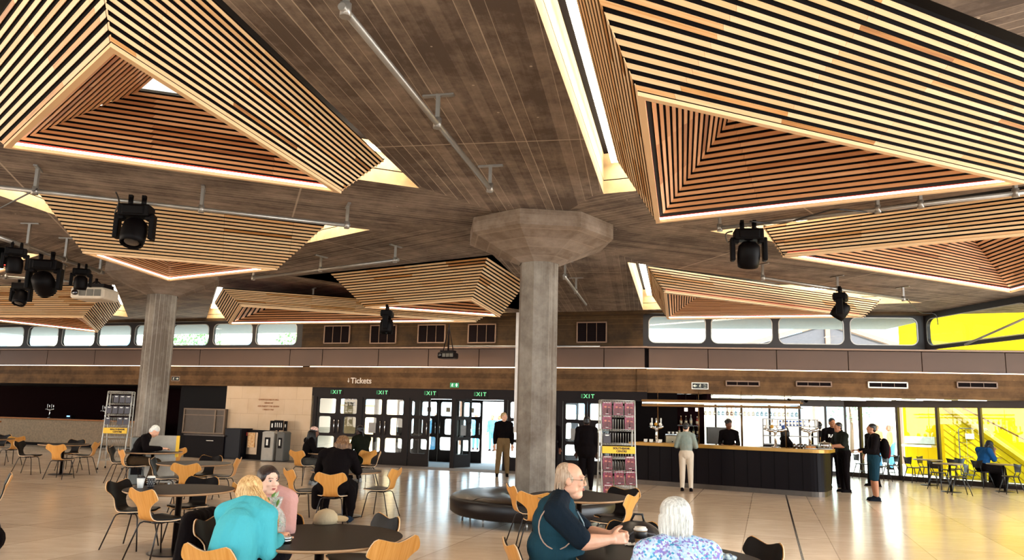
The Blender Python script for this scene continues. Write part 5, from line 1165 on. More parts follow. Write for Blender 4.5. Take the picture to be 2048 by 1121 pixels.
cable([atz(-10, 422, 4.6), atz(40, 396, 4.62), atz(74, 378, 4.66)], 'black cable rising to the left pipe from the left edge')
cable([aty(1815, 600, 17.4), aty(1840, 625, 19.2), aty(1870, 629, 19.4), aty(1876, 650, 19.4)], 'black cable dropping beside the last rounded window')
# projectors
def projector(px, py, z, rz, body, label, s=1.0):
    p = atz(px, py, z); t = thing('projector', label, 'projector', p, rz)
    mb = MB(); mb.box((0, 0, 0), (.62 * s, .5 * s, .22 * s)); mb.build('projector_body', body, t, .05 * s)
    for i in range(3): mb = MB(); mb.box((-.12 * s + .14 * s * i + .06, -.252 * s, 0), (.12 * s, .012, .12 * s)); mb.build('vent_panel', pm('projector_vent', '5a554c', .7), t)
    mb = MB(); mb.lathe((-.2 * s, -.24 * s, -.0), [(0, -.0), (.05 * s, 0), (.05 * s, .05 * s), (0, .05 * s)], 16, M=Matrix.Rotation(pi / 2, 3, 'X')); mb.build('lens', LENS, t)
    mb = MB(); mb.box((0, 0, .15 * s), (.5 * s, .3 * s, .06 * s)); mb.tube([(0, 0, .12 * s), (0, 0, max(.2, 4.55 - z))], .03, 8)
    for x in (-.2, .2): mb.tube([(x * s, 0, .12 * s), (0, 0, max(.2, 4.5 - z))], .015, 6)
    mb.build('mount', BLK, t); return t
projector(190, 590, 4.18, rad(-4), pm('projector_white', 'b8aa98', .5), 'white projector with grey vents hanging at the far left', 1.25)
projector(896, 712, 3.55, A1, BLK, 'small black projector hanging before the brown wall panels', .9)
# ================================================================== PEOPLE
def capsule(mb, a, b, r0, r1, n=10):
    a, b = V(a), V(b); d = b - a
    if d.length < 1e-5: mb.ell(a, (r0,) * 3); return
    d = d.normalized(); pts = []; rs = []
    for k in range(5): t = pi / 2 * k / 4; pts.append(a - d * r0 * cos(t)); rs.append(max(1e-4, r0 * sin(t)))
    for k in range(5): t = pi / 2 * k / 4; pts.append(b + d * r1 * sin(t)); rs.append(max(1e-4, r1 * cos(t)))
    mb.tube(pts, rs, n)
def frame(d, up=(0, 0, 1)):
    """3x3 with columns (side, d, up')"""
    d = V(d).normalized(); s_ = d.cross(V(up)).normalized(); u = s_.cross(d).normalized(); return Matrix((s_, d, u)).transposed()
def sculpt(name, mb, mat, parent, vox, it=3, extra=None):
    me = bpy.data.meshes.new('t'); me.from_pydata(mb.v, [], mb.f); o = bpy.data.objects.new('t', me); COL.objects.link(o)
    m = o.modifiers.new('r', 'REMESH'); m.mode = 'VOXEL'; m.voxel_size = vox; m.use_smooth_shade = True
    if it: q = o.modifiers.new('s', 'SMOOTH'); q.iterations = it; q.factor = .5
    bpy.context.view_layer.update()
    e = bpy.data.meshes.new_from_object(o.evaluated_get(bpy.context.evaluated_depsgraph_get())); bpy.data.objects.remove(o)
    if extra: # extra geometry (hair strands) joined unremeshed
        b = bmesh.new(); b.from_mesh(e); t = bpy.data.meshes.new('x'); t.from_pydata(extra.v, [], extra.f); b.from_mesh(t); b.to_mesh(e); b.free()
    e.materials.clear(); e.materials.append(mat); e.polygons.foreach_set('use_smooth', [True] * len(e.polygons)); e.polygons.foreach_set('material_index', [0] * len(e.polygons))
    e.name = name; r = bpy.data.objects.new(name, e); COL.objects.link(r); r.parent = parent; return r
def cloth(name, c, var=.15, scale=9, rough=.85, c2=None):
    if name in MATS: return MATS[name]
    n = NT(name); cc = srgb(c) if isinstance(c, str) else tuple(c) + (1,); f = n.noise(n.obj(), scale, 4); w_ = n.noise(n.mapping(n.obj(), (1, 1, .45)), 6, 4, .6)
    m = n.bsdf(n.mix(f, cc, srgb(c2) if c2 else tuple(x * (1 - var) for x in cc[:3]) + (1,)), rough, 0, .08, w_, .6, .05); MATS[name] = m; return m
def skin(name, c): return pm('skin_' + name, c, .5, 0, .4, var=.10, scale=20)
SK = dict(pale=skin('pale', 'e2b49c'), fair=skin('fair', 'd8a082'), tan=skin('tan', 'a06a4a'), brown=skin('brown', '6a3e28'), dark=skin('dark', '3a2016'))
def hairm(name, c, c2):
    if name in MATS: return MATS[name]
    n = NT(name); g = n.noise(n.mapping(n.obj(), (60, 60, 3)), 1.5, 3, .6); m = n.bsdf(n.ramp(g, [(.3, srgb(c)), (.7, srgb(c2))]), .45, 0, .4, g, .4, .01); MATS[name] = m; return m
HR = dict(blonde=hairm('hair_blonde', 'a8743c', 'e8c48c'), white=hairm('hair_white', 'a8a49c', 'efede6'), brunette=hairm('hair_brunette', '180a06', '2e1810'), black=hairm('hair_black', '080404', '140a08'), grey=hairm('hair_grey', '8a6a50', 'c0a890'), brown=hairm('hair_brown', '3a2012', '8a6440'), sandy=hairm('hair_sandy', '8a6a44', 'c8a878'))
def hand(mb, w, d, nrm, curl=.4, s=1.0, side=1, thumb=1.0):
    """w wrist, d direction, nrm palm normal, side +1 thumb on +d x n side"""
    w, d, nrm = V(w), V(d).normalized(), V(nrm); nrm = (nrm - d * nrm.dot(d)).normalized(); sd = d.cross(nrm).normalized() * side
    for i, (o, L_) in enumerate(((.030, .92), (.010, 1.05), (-.011, 1.0), (-.030, .80))):
        k = w + d * .088 * s + sd * o * s; capsule(mb, w + sd * o * .6 * s, k, .017 * s, .0125 * s, 8)
        p = k; a = curl * .6
        for ln, r0, r1 in ((.042, .0105, .0095), (.026, .0095, .0088), (.021, .0088, .0075)):
            dd = (d * cos(a) + nrm * sin(a)); q = p + dd * ln * L_ * s; capsule(mb, p, q, r0 * s, r1 * s, 8); p = q; a += curl
    p = w + d * .022 * s + sd * .026 * s; a = .75
    for ln, r0, r1 in ((.042, .0150, .0120), (.032, .0120, .0105), (.026, .0105, .0085)):
        dd = (d * cos(a) + sd * sin(a) + nrm * .35 * thumb).normalized(); q = p + dd * ln * s; capsule(mb, p, q, r0 * s, r1 * s, 8); p = q; a -= .28
STAND = dict(pel=(0, 0, .96), che=(0, .0, 1.28), nek=(0, -.01, 1.46), hd=(0, .03, 1.62), sh=(.185, -.01, 1.41), el=(.235, -.03, 1.12), wr=(.24, .06, .88), hp=(.09, 0, .93), kn=(.10, .02, .50), an=(.11, -.01, .085))
SIT = dict(pel=(0, 0, .56), che=(0, .06, .87), nek=(0, .10, 1.06), hd=(0, .16, 1.21), sh=(.185, .08, 1.01), el=(.23, .18, .77), wr=(.14, .42, .78), hp=(.09, .02, .54), kn=(.12, .43, .50), an=(.12, .40, .085))
def person(label, loc, head_deg, base, J={}, S=1.0, top=None, bot=None, shoes=None, hair=None, sk='fair', vox=.016, sleeve=1.0, leg=1.0, face=(0, 1, 0), style='short', build=1.0, belly=0.0, hem=None, coat=0, hands=None, gl=False, skirt=False, fine=False, name='person', group=None, headtilt=0, curl=.5, loose=.014):
    base = dict(base); D = {}
    for k, v in base.items(): D[k] = v
    t = thing(name, label, 'person', (loc[0], loc[1], loc[2] if len(loc) > 2 else 0), rad(head_deg) - pi / 2, group)
    def g(k, sd):
        kk = k + ('R' if sd > 0 else 'L')
        v = J.get(kk, None)
        if v is None:
            v = J.get(k, D[k]); v = (v[0] * sd, v[1], v[2])
        return V(v) * S
    c1 = lambda k: V(J.get(k, D[k])) * S
    pel, che, nek, hd = c1('pel'), c1('che'), c1('nek'), c1('hd')
    shL, shR = g('sh', -1), g('sh', 1); lat = (shR - shL).normalized(); up = (nek - pel).normalized(); fw = up.cross(lat).normalized(); up2 = lat.cross(fw)
    TM = Matrix((lat, fw, up2)).transposed(); B = build * S
    HM = frame(V(face), (0, 0, 1)); 
    if headtilt: HM = HM @ Matrix.Rotation(headtilt, 3, 'Y')
    def torso(mb, k):
        mb.ell(pel, (.155 * B + k, .115 * B + k, .13 * B + k), TM, 14, 10)
        mid = pel.lerp(che, .5); mb.ell(mid + fw * belly * .5, (.145 * B + k + belly * .4, .105 * B + k + belly * .6, .16 * B + k), TM, 14, 10)
        mb.ell(che, (.158 * B + k, .110 * B + k, .17 * B + k), TM, 14, 10)
        mb.ell(che.lerp(nek, .55), (.155 * B + k, .085 * B + k, .09 * B + k), TM, 14, 10)
        for s_ in (-1, 1): capsule(mb, nek + lat * s_ * .03, g('sh', s_), .05 * B + k, .062 * B + k)
    def arm(mb, s_, k, frac=1.0, r=1.0):
        a, b, c = g('sh', s_), g('el', s_), g('wr', s_); L1, L2 = (b - a).length, (c - b).length; tot = (L1 + L2) * frac
        r0, r1, r2 = .056 * B + k, .045 * B + k, .029 * S * (.6 + .4 * build) + k
        if tot <= L1: q = tot / L1; capsule(mb, a, a.lerp(b, q), r0, r0 + (r1 - r0) * q)
        else:
            capsule(mb, a, b, r0, r1); q = (tot - L1) / L2; m_ = b.lerp(c, min(q, .3)); capsule(mb, b, m_, r1, r1 * .98)
            if q > .3: capsule(mb, m_, b.lerp(c, q), r1 * .98, r1 + (r2 - r1) * q)
    def legs(mb, k, frac=1.0):
        for s_ in (-1, 1):
            a, b, c = g('hp', s_), g('kn', s_), g('an', s_); L1, L2 = (b - a).length, (c - b).length; tot = (L1 + L2) * frac
            r0, r1, r2 = .085 * B + k, .058 * B + k, .038 * S + k
            if tot <= L1: q = tot / L1; capsule(mb, a, a.lerp(b, q), r0, r0 + (r1 - r0) * q)
            else: capsule(mb, a, b, r0, r1); q = (tot - L1) / L2; m_ = b.lerp(c, min(.35, q)); capsule(mb, b, m_, r1, r1 * .95); capsule(mb, m_, b.lerp(c, q), r1 * .95, r1 * .95 + (r2 - r1 * .95) * q)
    # body: one continuous surface
    mb = MB(); torso(mb, 0)
    for s_ in (-1, 1):
        arm(mb, s_, 0)
        c, b = g('wr', s_), g('el', s_); dd = (c - b).normalized()
        hs = (hands or {}).get('R' if s_ > 0 else 'L', None)
        if hs: hand(mb, c, hs[0], hs[1], hs[2], S * 1.0, hs[3] if len(hs) > 3 else s_)
        else: hand(mb, c + dd * .01, dd, (lat * -s_ if base is STAND else V((0, 0, -1))), curl, S, -1 if base is STAND and s_ > 0 else (1 if base is STAND else -s_) if True else 1)
    legs(mb, 0)
    for s_ in (-1, 1):
        an = g('an', s_); capsule(mb, an + V((0, -.03, -.045)) * S, an + V((0, .13, -.06)) * S, .036 * S, .024 * S)
    def H(p): return hd + HM @ (V(p) * S)
    capsule(mb, nek, H((0, -.01, -.06)), .058 * S * (.7 + .3 * build), .052 * S)
    mb.ell(H((0, -.012, .028)), (.074 * S, .093 * S, .088 * S), HM, 16, 12); mb.ell(H((0, .022, -.02)), (.063 * S, .070 * S, .092 * S), HM, 16, 12)
    mb.ell(H((0, .050, -.082)), (.040 * S, .038 * S, .030 * S), HM, 12, 8); mb.ell(H((0, .076, .028)), (.048 * S, .018 * S, .012 * S), HM)
    capsule(mb, H((0, .087, .018)), H((0, .104, -.022)), .008 * S, .0125 * S, 8)
    for s_ in (-1, 1):
        mb.ell(H((s_ * .011, .100, -.027)), (.009 * S, .012 * S, .008 * S), HM); mb.ell(H((s_ * .036, .070, -.020)), (.022 * S, .020 * S, .020 * S), HM)
        mb.ell(H((s_ * .075, -.004, -.008)), (.010 * S, .021 * S, .032 * S), HM)
        mb.ell(H((s_ * .050, .01, -.062)), (.020 * S, .05 * S, .03 * S), HM)
    mb.ell(H((0, .083, -.058)), (.022 * S, .012 * S, .009 * S), HM)
    if build > 1.15: mb.ell(H((0, .035, -.098)), (.055 * S, .055 * S, .035 * S), HM)
    sculpt('body', mb, SK[sk], t, vox if not fine else .0065, 2)
    # face
    if fine or vox <= .012:
        for s_ in (-1, 1):
            q = MB(); q.ell(H((s_ * .030, .0735, .006)), (.0145 * S, .012 * S, .0062 * S), HM, 12, 8); q.build('eye', pm('eye_white', 'c8bcb0', .35), t); ey_ = bpy.data.objects[-1] if False else [o for o in t.children if o.name.startswith('eye') and not o.name.startswith(('eyel', 'eyeb'))][-1]
            q = MB(); q.tube([H((s_ * .016, .0845, .008)), H((s_ * .030, .0865, .0128)), H((s_ * .046, .078, .008))], .0016 * S, 6); q.build('eyelash', HR['black'], ey_)
            q = MB(); q.ell(H((s_ * .030 + .001, .0835, .0065)), (.0068 * S, .0035 * S, .0058 * S), HM, 10, 6); q.build('iris', pm('eye_iris', (.03, .022, .018), .15), ey_)
            q = MB(); q.tube([H((s_ * .013, .0935, .0275)), H((s_ * .030, .0925, .0315)), H((s_ * .048, .078, .026))], .0022 * S, 6); q.build('eyebrow', HR[hair if hair in ('brunette', 'grey', 'white', 'black') else 'brown'], t)
        q = MB(); q.ell(H((0, .0935, -.053)), (.020 * S, .006 * S, .0045 * S), HM); q.ell(H((0, .0925, -.062)), (.017 * S, .007 * S, .0055 * S), HM); q.build('lips', pm('lips', 'a8584e', .4), t)
    if gl:
        q = MB()
        for s_ in (-1, 1):
            q.tube([H((s_ * .033 + .023 * cos(a * pi / 8), .104 - .006 * abs(cos(a * pi / 8) * s_ + 0), .0 + .019 * sin(a * pi / 8))) for a in range(17)], .0017 * S, 6); q.tube([H((s_ * .056, .100, .006)), H((s_ * .077, .04, .010)), H((s_ * .080, -.005, .008))], .0015 * S, 6)
        q.tube([H((-.010, .108, .004)), H((.010, .108, .004))], .0016 * S, 6); q.build('spectacles', pm('spectacle_frame', '8a7a5a', .3, .8), t)
    # clothes
    if top:
        mb = MB(); torso(mb, loose)
        if loose > .014: capsule(mb, pel, che, .15 * B + loose, .15 * B + loose, 14)
        for s_ in (-1, 1): arm(mb, s_, loose if sleeve > .6 else .020, sleeve * .97)
        capsule(mb, nek + V((0, 0, -.03)), nek + (H((0, -.02, -.07)) - nek) * .25, .066 * S, .064 * S)
        if coat:   # long hem falling to coat height z
            for s_ in (-1, 1):
                hp, kn = g('hp', s_), g('kn', s_); capsule(mb, hp, hp.lerp(kn, coat), .11 * B, .105 * B)
            mb.ell(pel + V((0, -.02, -.03)), (.20 * B, .16 * B, .16 * B), TM)
        for f_ in (hem or []): capsule(mb, *f_)
        sculpt('top', mb, top, t, vox if not fine else .009, 3)
    if bot and not skirt:
        mb = MB(); mb.ell(pel + V((0, 0, -.01)), (.162 * B + .012, .120 * B + .014, .150 * B), TM, 14, 10); legs(mb, .016, leg)
        for s_ in (-1, 1):
            if leg > .9: a = g('kn', s_); b = g('an', s_); capsule(mb, a, b + V((0, 0, .01)), .070 * B, .058 * S)
        sculpt('trousers', mb, bot, t, vox, 3)
    if skirt:
        mb = MB(); kL, kR = g('kn', -1), g('kn', 1); aL, aR = g('an', -1), g('an', 1)
        mb.ell(pel, (.17 * B, .14 * B, .14 * B), TM)
        for a, b, c in ((g('hp', -1), kL, aL), (g('hp', 1), kR, aR), ((g('hp', -1) + g('hp', 1)) / 2, (kL + kR) / 2, (aL + aR) / 2)):
            capsule(mb, a, b, .12 * B, .10 * B); capsule(mb, b, c + V((0, 0, .04)), .10 * B, .13 * B)
        sculpt('skirt', mb, bot, t, vox, 4)
    if shoes:
        for s_ in (-1, 1):
            an = g('an', s_); mb = MB(); capsule(mb, an + V((0, -.035, -.035)) * S, an + V((0, .14, -.05)) * S, .046 * S, .034 * S); mb.ell(an + V((0, .0, -.01)) * S, (.045 * S, .055 * S, .05 * S)); mb.box(an + V((0, .05, -.077)) * S, (.085 * S, .27 * S, .016)); sculpt('shoe', mb, shoes, t, min(vox, .012), 2)
    # hair
    if hair:
        hm = HR[hair]; mb = MB(); ex = None; hv = min(vox, .012) if not fine else .008
        cap = lambda: (mb.ell(H((0, -.022, .046)), (.083 * S, .095 * S, .084 * S), HM, 16, 12), mb.ell(H((0, -.055, -.005)), (.074 * S, .055 * S, .075 * S), HM, 14, 10))
        def strands(n_, L_, r, spread=.012, z0=-.02, drift=(0, 0, 0), fr=0.0, w_=1.0, seed=1):
            rs = random.Random(seed); e = MB()
            for i in range(n_):
                az = rs.uniform(-pi + .75, pi - .75) + pi * 1.5 if fr == 0 else rs.uniform(0, 2 * pi); el0 = rs.uniform(.5, 1.52)
                if fr == 0: az = 1.5 * pi + rs.uniform(-2.25, 2.25)
                pts = []
                for k in range(6):
                    el = el0 - (el0 + .15) * k / 5; pts.append(H((.086 * w_ * cos(el) * cos(az), -.022 + .098 * cos(el) * sin(az), .046 + .087 * sin(el))))
                last = pts[-1]; out = (HM @ V((cos(az), sin(az), 0))); out.z = 0; ll = L_ * rs.uniform(.7, 1.1); ph = rs.uniform(0, 6)
                for k in range(1, 7): pts.append(last + V((0, 0, -1)) * ll * k / 6 * S + out * spread * sin(k * .45 + ph * .12) + V(drift) * (k / 6) ** 1.5 + V((.004 * sin(ph + k), .004 * cos(ph + k * 1.3), 0)))
                e.tube(pts, [r * .6] + [r] * (len(pts) - 2) + [r * .3], 5, cap=False)
            return e
        if style == 'short': cap()
        elif style == 'curly':
            cap(); rs = random.Random(2)
            for i in range(60): az, el = rs.uniform(0, 2 * pi), rs.uniform(-.2, 1.5); mb.ell(H((.088 * cos(el) * cos(az), -.03 + .095 * cos(el) * sin(az) * (1 if sin(az) < 0 else .6), .05 + .09 * sin(el))), (.02 * S,) * 3)
        elif style == 'bald':
            mb.ell(H((0, -.055, .0)), (.079 * S, .058 * S, .075 * S), HM, 14, 10); mb.ell(H((0, -.048, .052)), (.078 * S, .068 * S, .066 * S), HM, 14, 10)
            for s_ in (-1, 1): mb.ell(H((s_ * .064, -.03, .02)), (.018 * S, .050 * S, .050 * S), HM); mb.ell(H((s_ * .066, .012, .010)), (.013 * S, .018 * S, .030 * S), HM)
            ex = MB(); rs = random.Random(4)
            for i in range(160):
                az = 1.5 * pi + rs.uniform(-1.55, 1.55); z0_ = rs.uniform(.02, .075); pts = [H(((.079 - .25 * max(0, z0_ - .03)) * cos(az), -.035 + (.080 - .25 * max(0, z0_ - .03)) * sin(az), z0_ - (.105) * k / 4)) for k in range(5)]; ex.tube(pts, .0022, 4, cap=False)
        elif style in ('bob', 'long', 'tied', 'wavy'):
            cap()
            if style == 'bob':
                mb.ell(H((0, -.045, -.03)), (.092 * S, .070 * S, .085 * S), HM, 16, 12)
                for s_ in (-1, 1): mb.ell(H((s_ * .068, -.01, -.03)), (.030 * S, .055 * S, .085 * S), HM)
                ex = strands(520, .135, .0030, .008, w_=1.03, seed=3)
            elif style == 'long':
                ex = strands(420, .26, .004, .02, drift=J.get('drift', (0, 0, 0)), seed=5); last = H((0, -.05, -.05)); dr = V(J.get('drift', (0, 0, 0)))
                mb.ell(last + dr * .1, (.085 * S, .06 * S, .10 * S), HM, 14, 10); mb.ell(last + V((0, 0, -.10)) + dr * .4, (.075 * S, .05 * S, .10 * S), HM, 14, 10)
            elif style == 'wavy':
                mb.ell(H((0, -.05, -.04)), (.10 * S, .075 * S, .10 * S), HM, 14, 10); ex = strands(300, .20, .005, .035, seed=8, w_=1.08)
            else:
                mb.ell(H((0, -.105, -.03)), (.035 * S, .03 * S, .05 * S), HM); capsule(mb, H((0, -.11, -.05)), H((0, -.12, -.20)), .022 * S, .010 * S)
                for s_ in (-1, 1): mb.ell(H((s_ * .07, .0, .035)), (.018 * S, .05 * S, .045 * S), HM)
        elif style == 'dreads':
            cap(); ex = MB(); rs = random.Random(6)
            for i in range(34):
                az = 1.5 * pi + rs.uniform(-1.9, 1.9); p = H((.08 * cos(az), -.03 + .09 * sin(az), .03)); out = HM @ V((cos(az), sin(az), 0)); ex.tube([p, p + out * .03 + V((0, 0, -.04)), p + out * .05 + V((0, 0, -.16)), p + out * rs.uniform(.03, .1) + V((0, 0, -.28))], [.009, .012, .011, .006], 6)
        for pts, wd, cnt in J.get('locks', []):
            rs = random.Random(9); ex = ex or MB(); pts = [V(p) * S for p in pts]
            for a_, b_ in zip(pts, pts[1:]): capsule(mb, a_, b_, wd * .75, wd * .6)
            for i in range(cnt):
                o_ = V((rs.gauss(0, 1), rs.gauss(0, 1), rs.gauss(0, .5))).normalized() * wd * rs.uniform(.6, 1.0); ph = rs.uniform(0, 6); ex.tube([p + o_ * (1 - .25 * k / len(pts)) + V((.004 * sin(ph + k), .004 * cos(ph + k), 0)) for k, p in enumerate(pts)], [.002] + [.004] * (len(pts) - 2) + [.0015], 5, cap=False)
        sculpt('hair', mb, hm, t, hv, 2, ex)
    t['_'] = 0; del t['_']
    return t, H, HM
BLKC = cloth('black_cloth', (.003, .0012, .0014), .3)
def seat(lab, f=0.0, s=0.0):
    o = [o for o in bpy.data.objects if o.get('label', '').startswith(lab)][0]; a = o.rotation_euler.z + pi / 2
    return (o.location.x + f * cos(a) + s * sin(a), o.location.y + f * sin(a) - s * cos(a))
DNAVY = cloth('dark_navy_cloth', (.006, .0055, .008), .3)
# --- woman in turquoise
TURQ = cloth('turquoise_knit', '55b4bd', c2='3f98a4', scale=3)
person('blonde woman in turquoise top leaning over the table, seen from behind', (-1.91, 5.27), 74, SIT,
       dict(pel=(.03, -.02, .57), che=(.0, .13, .85), nek=(-.02, .25, 1.02), hd=(-.09, .35, 1.08), sh=(.165, .20, .96), shL=(-.17, .20, .96), elR=(.195, .20, .72), elL=(-.20, .28, .74), wrR=(.13, .43, .77), wrL=(-.10, .50, .77), drift=(.13, .04, 0),
       locks=[([(-.05, .29, 1.13), (.0, .28, 1.08), (.04, .31, 1.00), (.06, .36, .90)], .048, 170)]),
       1.0, TURQ, BLKC, BLKC, 'blonde', 'fair', .012, .97, 1, (-.25, .9, -.35), 'long', .98, fine=True, loose=.022)
# --- dark haired woman facing right
PINK = cloth('pink_jacket', 'cf9f98', c2='b98880', scale=5)
person('dark-haired woman with tied hair and pink jacket staring to the right', (-1.955, 6.45), 262, SIT,
       dict(pel=(0, -.02, .57), che=(0, .06, .86), nek=(.0, .11, 1.03), hd=(-.01, .185, 1.135), sh=(.150, .10, .975), elL=(-.257, .32, .775), wrL=(-.12, .43, .785), elR=(.22, .30, .775), wrR=(.05, .42, .785)),
       .99, PINK, DNAVY, BLKC, 'brunette', 'pale', .012, .97, 1, (-.84, .53, -.04), 'tied', .98, fine=True, loose=.032)
hc = [o for o in bpy.data.objects if o.get('label', '') == 'black chair half hidden between the dark-haired woman and the black coat'][0]; hc.location = (-2.04, 6.52, 0); hc.rotation_euler.z = rad(262 - 90); hc['label'] = 'chair hidden behind the dark-haired woman in pink'
chair(412, 1034, -8, 'chair with the black coat draped over it, left of the turquoise top', .80)
mb = MB(); q = atz(402, 1050, .72); fwd = V((cos(rad(-8)), sin(rad(-8)), 0)); sd = V((-fwd.y, fwd.x, 0))
for s_ in (-.16, -.08, 0, .08, .16): capsule(mb, sd * s_ + V((0, 0, .05)), sd * s_ * 1.3 + V((0, 0, -.32)), .085, .10)
capsule(mb, sd * -.2 + V((0, 0, .04)), sd * .2 + V((0, 0, .04)), .06, .06)
ct_ = thing('black_coat', 'black coat draped over a chair back left of the turquoise top', 'coat', q); sculpt('coat_cloth', mb, BLKC, ct_, .014, 3)
# --- man in vest
TEE = cloth('dark_navy_tee', (.008, .014, .022), .3); VEST = cloth('teal_vest', '1f3e4a', c2='16303a', scale=4)
mt, Hm, HMm = person('grey-haired balding man with glasses and teal vest, hands clasped on the table', (.235, 5.60), -3, SIT,
       dict(pel=(0, .10, .57), che=(0, .11, .86), nek=(0, .155, 1.075), hd=(0, .225, 1.20), hp=(.09, .11, .54), kn=(.13, .52, .50), sh=(.205, .115, 1.00), elR=(.25, .31, .815), elL=(-.16, .36, .815), wrR=(.145, .50, .825), wrL=(-.01, .50, .83)),
       1.04, TEE, DNAVY, BLKC, 'grey', 'fair', .012, .50, 1, (.20, .98, -.05), 'bald', 1.20, belly=.05, gl=True, fine=True,
       hands={'R': (V((-.42, .9, .05)), V((-.75, -.3, -.2)), .62, 1), 'L': (V((.35, .93, .05)), V((.8, -.25, -.1)), .62, -1)})
mb = MB()
for c_, r_ in (((0, .115, .58), (.235, .205, .17)), ((0, .125, .74), (.250, .215, .18)), ((0, .12, .90), (.238, .175, .17)), ((0, .125, 1.015), (.215, .140, .085)), ((0, .15, 1.055), (.12, .10, .07))): mb.ell(V(c_) * 1.04, r_, None, 16, 12)
vt = sculpt('vest', mb, VEST, mt, .010, 3)
mb = MB()
pts = [V((.245 + .010 * sin(a), .130 + .125 * cos(a), .94 + .150 * sin(a))) for a in [2 * pi * k / 24 for k in range(25)]]
mb.tube(pts, .005, 6)
mb.build('vest_piping', pm('vest_piping', 'a88a78', .6), vt)
mb = MB(); mb.tube([V((.05, .28, 1.03)), V((.045, .325, .95)), V((.03, .35, .82))], .006, 6); mb.build('lanyard', pm('lanyard', '8a9aa0', .6), mt)
# --- grey haired woman from behind
n = NT('floral_blouse'); o_ = n.obj(); vo = n.n('ShaderNodeTexVoronoi'); vo.inputs['Scale'].default_value = 78; n.l(o_, vo.inputs['Vector']); sp = n.n('ShaderNodeSeparateColor'); n.l(vo.outputs['Color'], sp.inputs[0])
pat = n.ramp(sp.outputs[0], [(0, srgb('c4d2e8')), (.35, srgb('9fc4dc')), (.52, srgb('4a94b8')), (.62, srgb('8478b8')), (.76, srgb('9a80b4')), (.84, srgb('b4c4e4'))]); pat.node.color_ramp.interpolation = 'CONSTANT'
spot = n.math('LESS_THAN', vo.outputs['Distance'], .80)
FLOR = n.bsdf(n.mix(spot, srgb('a8bcd8'), pat), .85, 0, .2, n.noise(n.obj(), 5, 3), .5, .05); MATS['floral_blouse'] = FLOR
person('woman with silver bobbed hair and floral blouse, seen from behind', (1.01, 4.36), 93, SIT,
       dict(pel=(0, .0, .57), che=(0, .09, .84), nek=(.0, .16, 1.015), hd=(-.0, .21, 1.155), sh=(.190, .13, .965), elR=(.27, .22, .73), elL=(-.26, .24, .73), wrR=(.12, .44, .77), wrL=(-.12, .44, .77)),
       0.97, FLOR, DNAVY, BLKC, 'white', 'fair', .012, .97, 1, (-.30, .95, -.10), 'bob', 1.10, fine=True)
cg = chair(1366, 1130, 93, 'chair under the woman with silver hair, mostly below the picture')
cg.location = (1.01, 4.36, 0)
cb = [o for o in bpy.data.objects if o.get('label', '') == 'wooden-backed chair of the man in the dark vest, seen edge-on'][0]; cb.location = (.27, 5.68, 0)
# --- woman in black coat from behind
person('woman with wavy brown hair in a wide black coat, sitting with her back turned', seat('wooden-backed chair on which the woman in the black', .09), 92, SIT,
       dict(pel=(0, 0, .58), che=(0, .10, .87), nek=(0, .16, 1.03), hd=(.05, .22, 1.12), sh=(.20, .12, .97), el=(.29, .24, .74), wr=(.16, .44, .77), kn=(.20, .40, .50), an=(.19, .30, .085)),
       1.06, BLKC, BLKC, cloth('blue_trainers', '1c2a3a'), 'brown', 'fair', .016, .97, 1, (.1, .95, -.25), 'wavy', 1.25, coat=.55, hem=[(V((.24, -.02, .50)), V((.27, .02, .26)), .10, .07), (V((-.24, -.02, .50)), V((-.27, .02, .28)), .10, .07)])
# --- reader
person('white-haired man in black jacket reading, bent over the far table', seat('wooden-backed chair directly behind the reading', .03), 30, SIT,
       dict(che=(0, .10, .86), nek=(0, .22, 1.03), hd=(0, .33, 1.13), sh=(.18, .16, .99), wr=(.10, .50, .78), an=(.12, .30, .085)),
       1.04, BLKC, cloth('olive_trousers', '3c2c1c'), BLKC, 'white', 'fair', .014, .97, 1, (0, .75, -.65), 'short', 1.08)
t = thing('newspaper', 'white open paper on the reading table', 'paper', V(T4.location) + V((-.12, .0, .7385)), rad(20)); mb = MB(); mb.box((0, 0, .003), (.34, .24, .006)); mb.build('paper_sheet', WHITE, t)
# --- dreadlocks + green coat
dt, Hd, HMd = person('person with dreadlocks and patterned cap talking at the table by the doors', seat('wooden-backed chair of the dreadlocked', .02), 30, SIT, dict(che=(0, .08, .87), nek=(0, .14, 1.05), hd=(0, .20, 1.20), wr=(.08, .50, .82), an=(.12, .25, .085)), 1.0, BLKC, cloth('grey_trousers', '3e3a34'), cloth('trainers', '8a8a88'), 'black', 'brown', .014, .97, 1, (0, 1, -.15), 'dreads', 1.05)
mb = MB(); mb.ell(Hd((0, -.02, .075)), (.088, .10, .07), HMd); sculpt('knit_cap', mb, pm('knit_cap', 'b06a58', .8, var=.6, scale=40, c2='e0c8b8'), dt, .012, 2)
person('person in dark green coat with a black head covering sitting by the doors', seat('wooden-backed chair behind the person in green', .03), 140, SIT, dict(che=(0, .06, .88), nek=(0, .10, 1.06), hd=(0, .17, 1.20), wr=(.08, .48, .80), an=(.12, .25, .085)), 1.04, cloth('olive_coat', '15170c'), BLKC, cloth('trainers2', '9a9a98'), 'black', 'dark', .014, .97, 1, (0, 1, -.2), 'tied', 1.2, coat=.4)
# --- left edge person
person('person in white sleeves at the left edge, mostly outside the picture', (-6.50, 9.45), 196, SIT, {}, 1.0, cloth('white_shirt', 'c8c4bc'), DNAVY, BLKC, 'brown', 'fair', .016, .97)
mb = MB(); mb.ell((0, 0, .16), (.16, .2, .17)); b_ = thing('black_bag', 'black bag on the floor at the left edge below the black chair', 'bag', (-5.88, 8.75, 0)); sculpt('bag_body', mb, BLKC, b_, .014, 2)
mb = MB(); mb.tube([(-.08, 0, .3), (-.06, 0, .38), (.06, 0, .38), (.08, 0, .3)], .012, 8); mb.build('bag_handle', BLKC, b_)
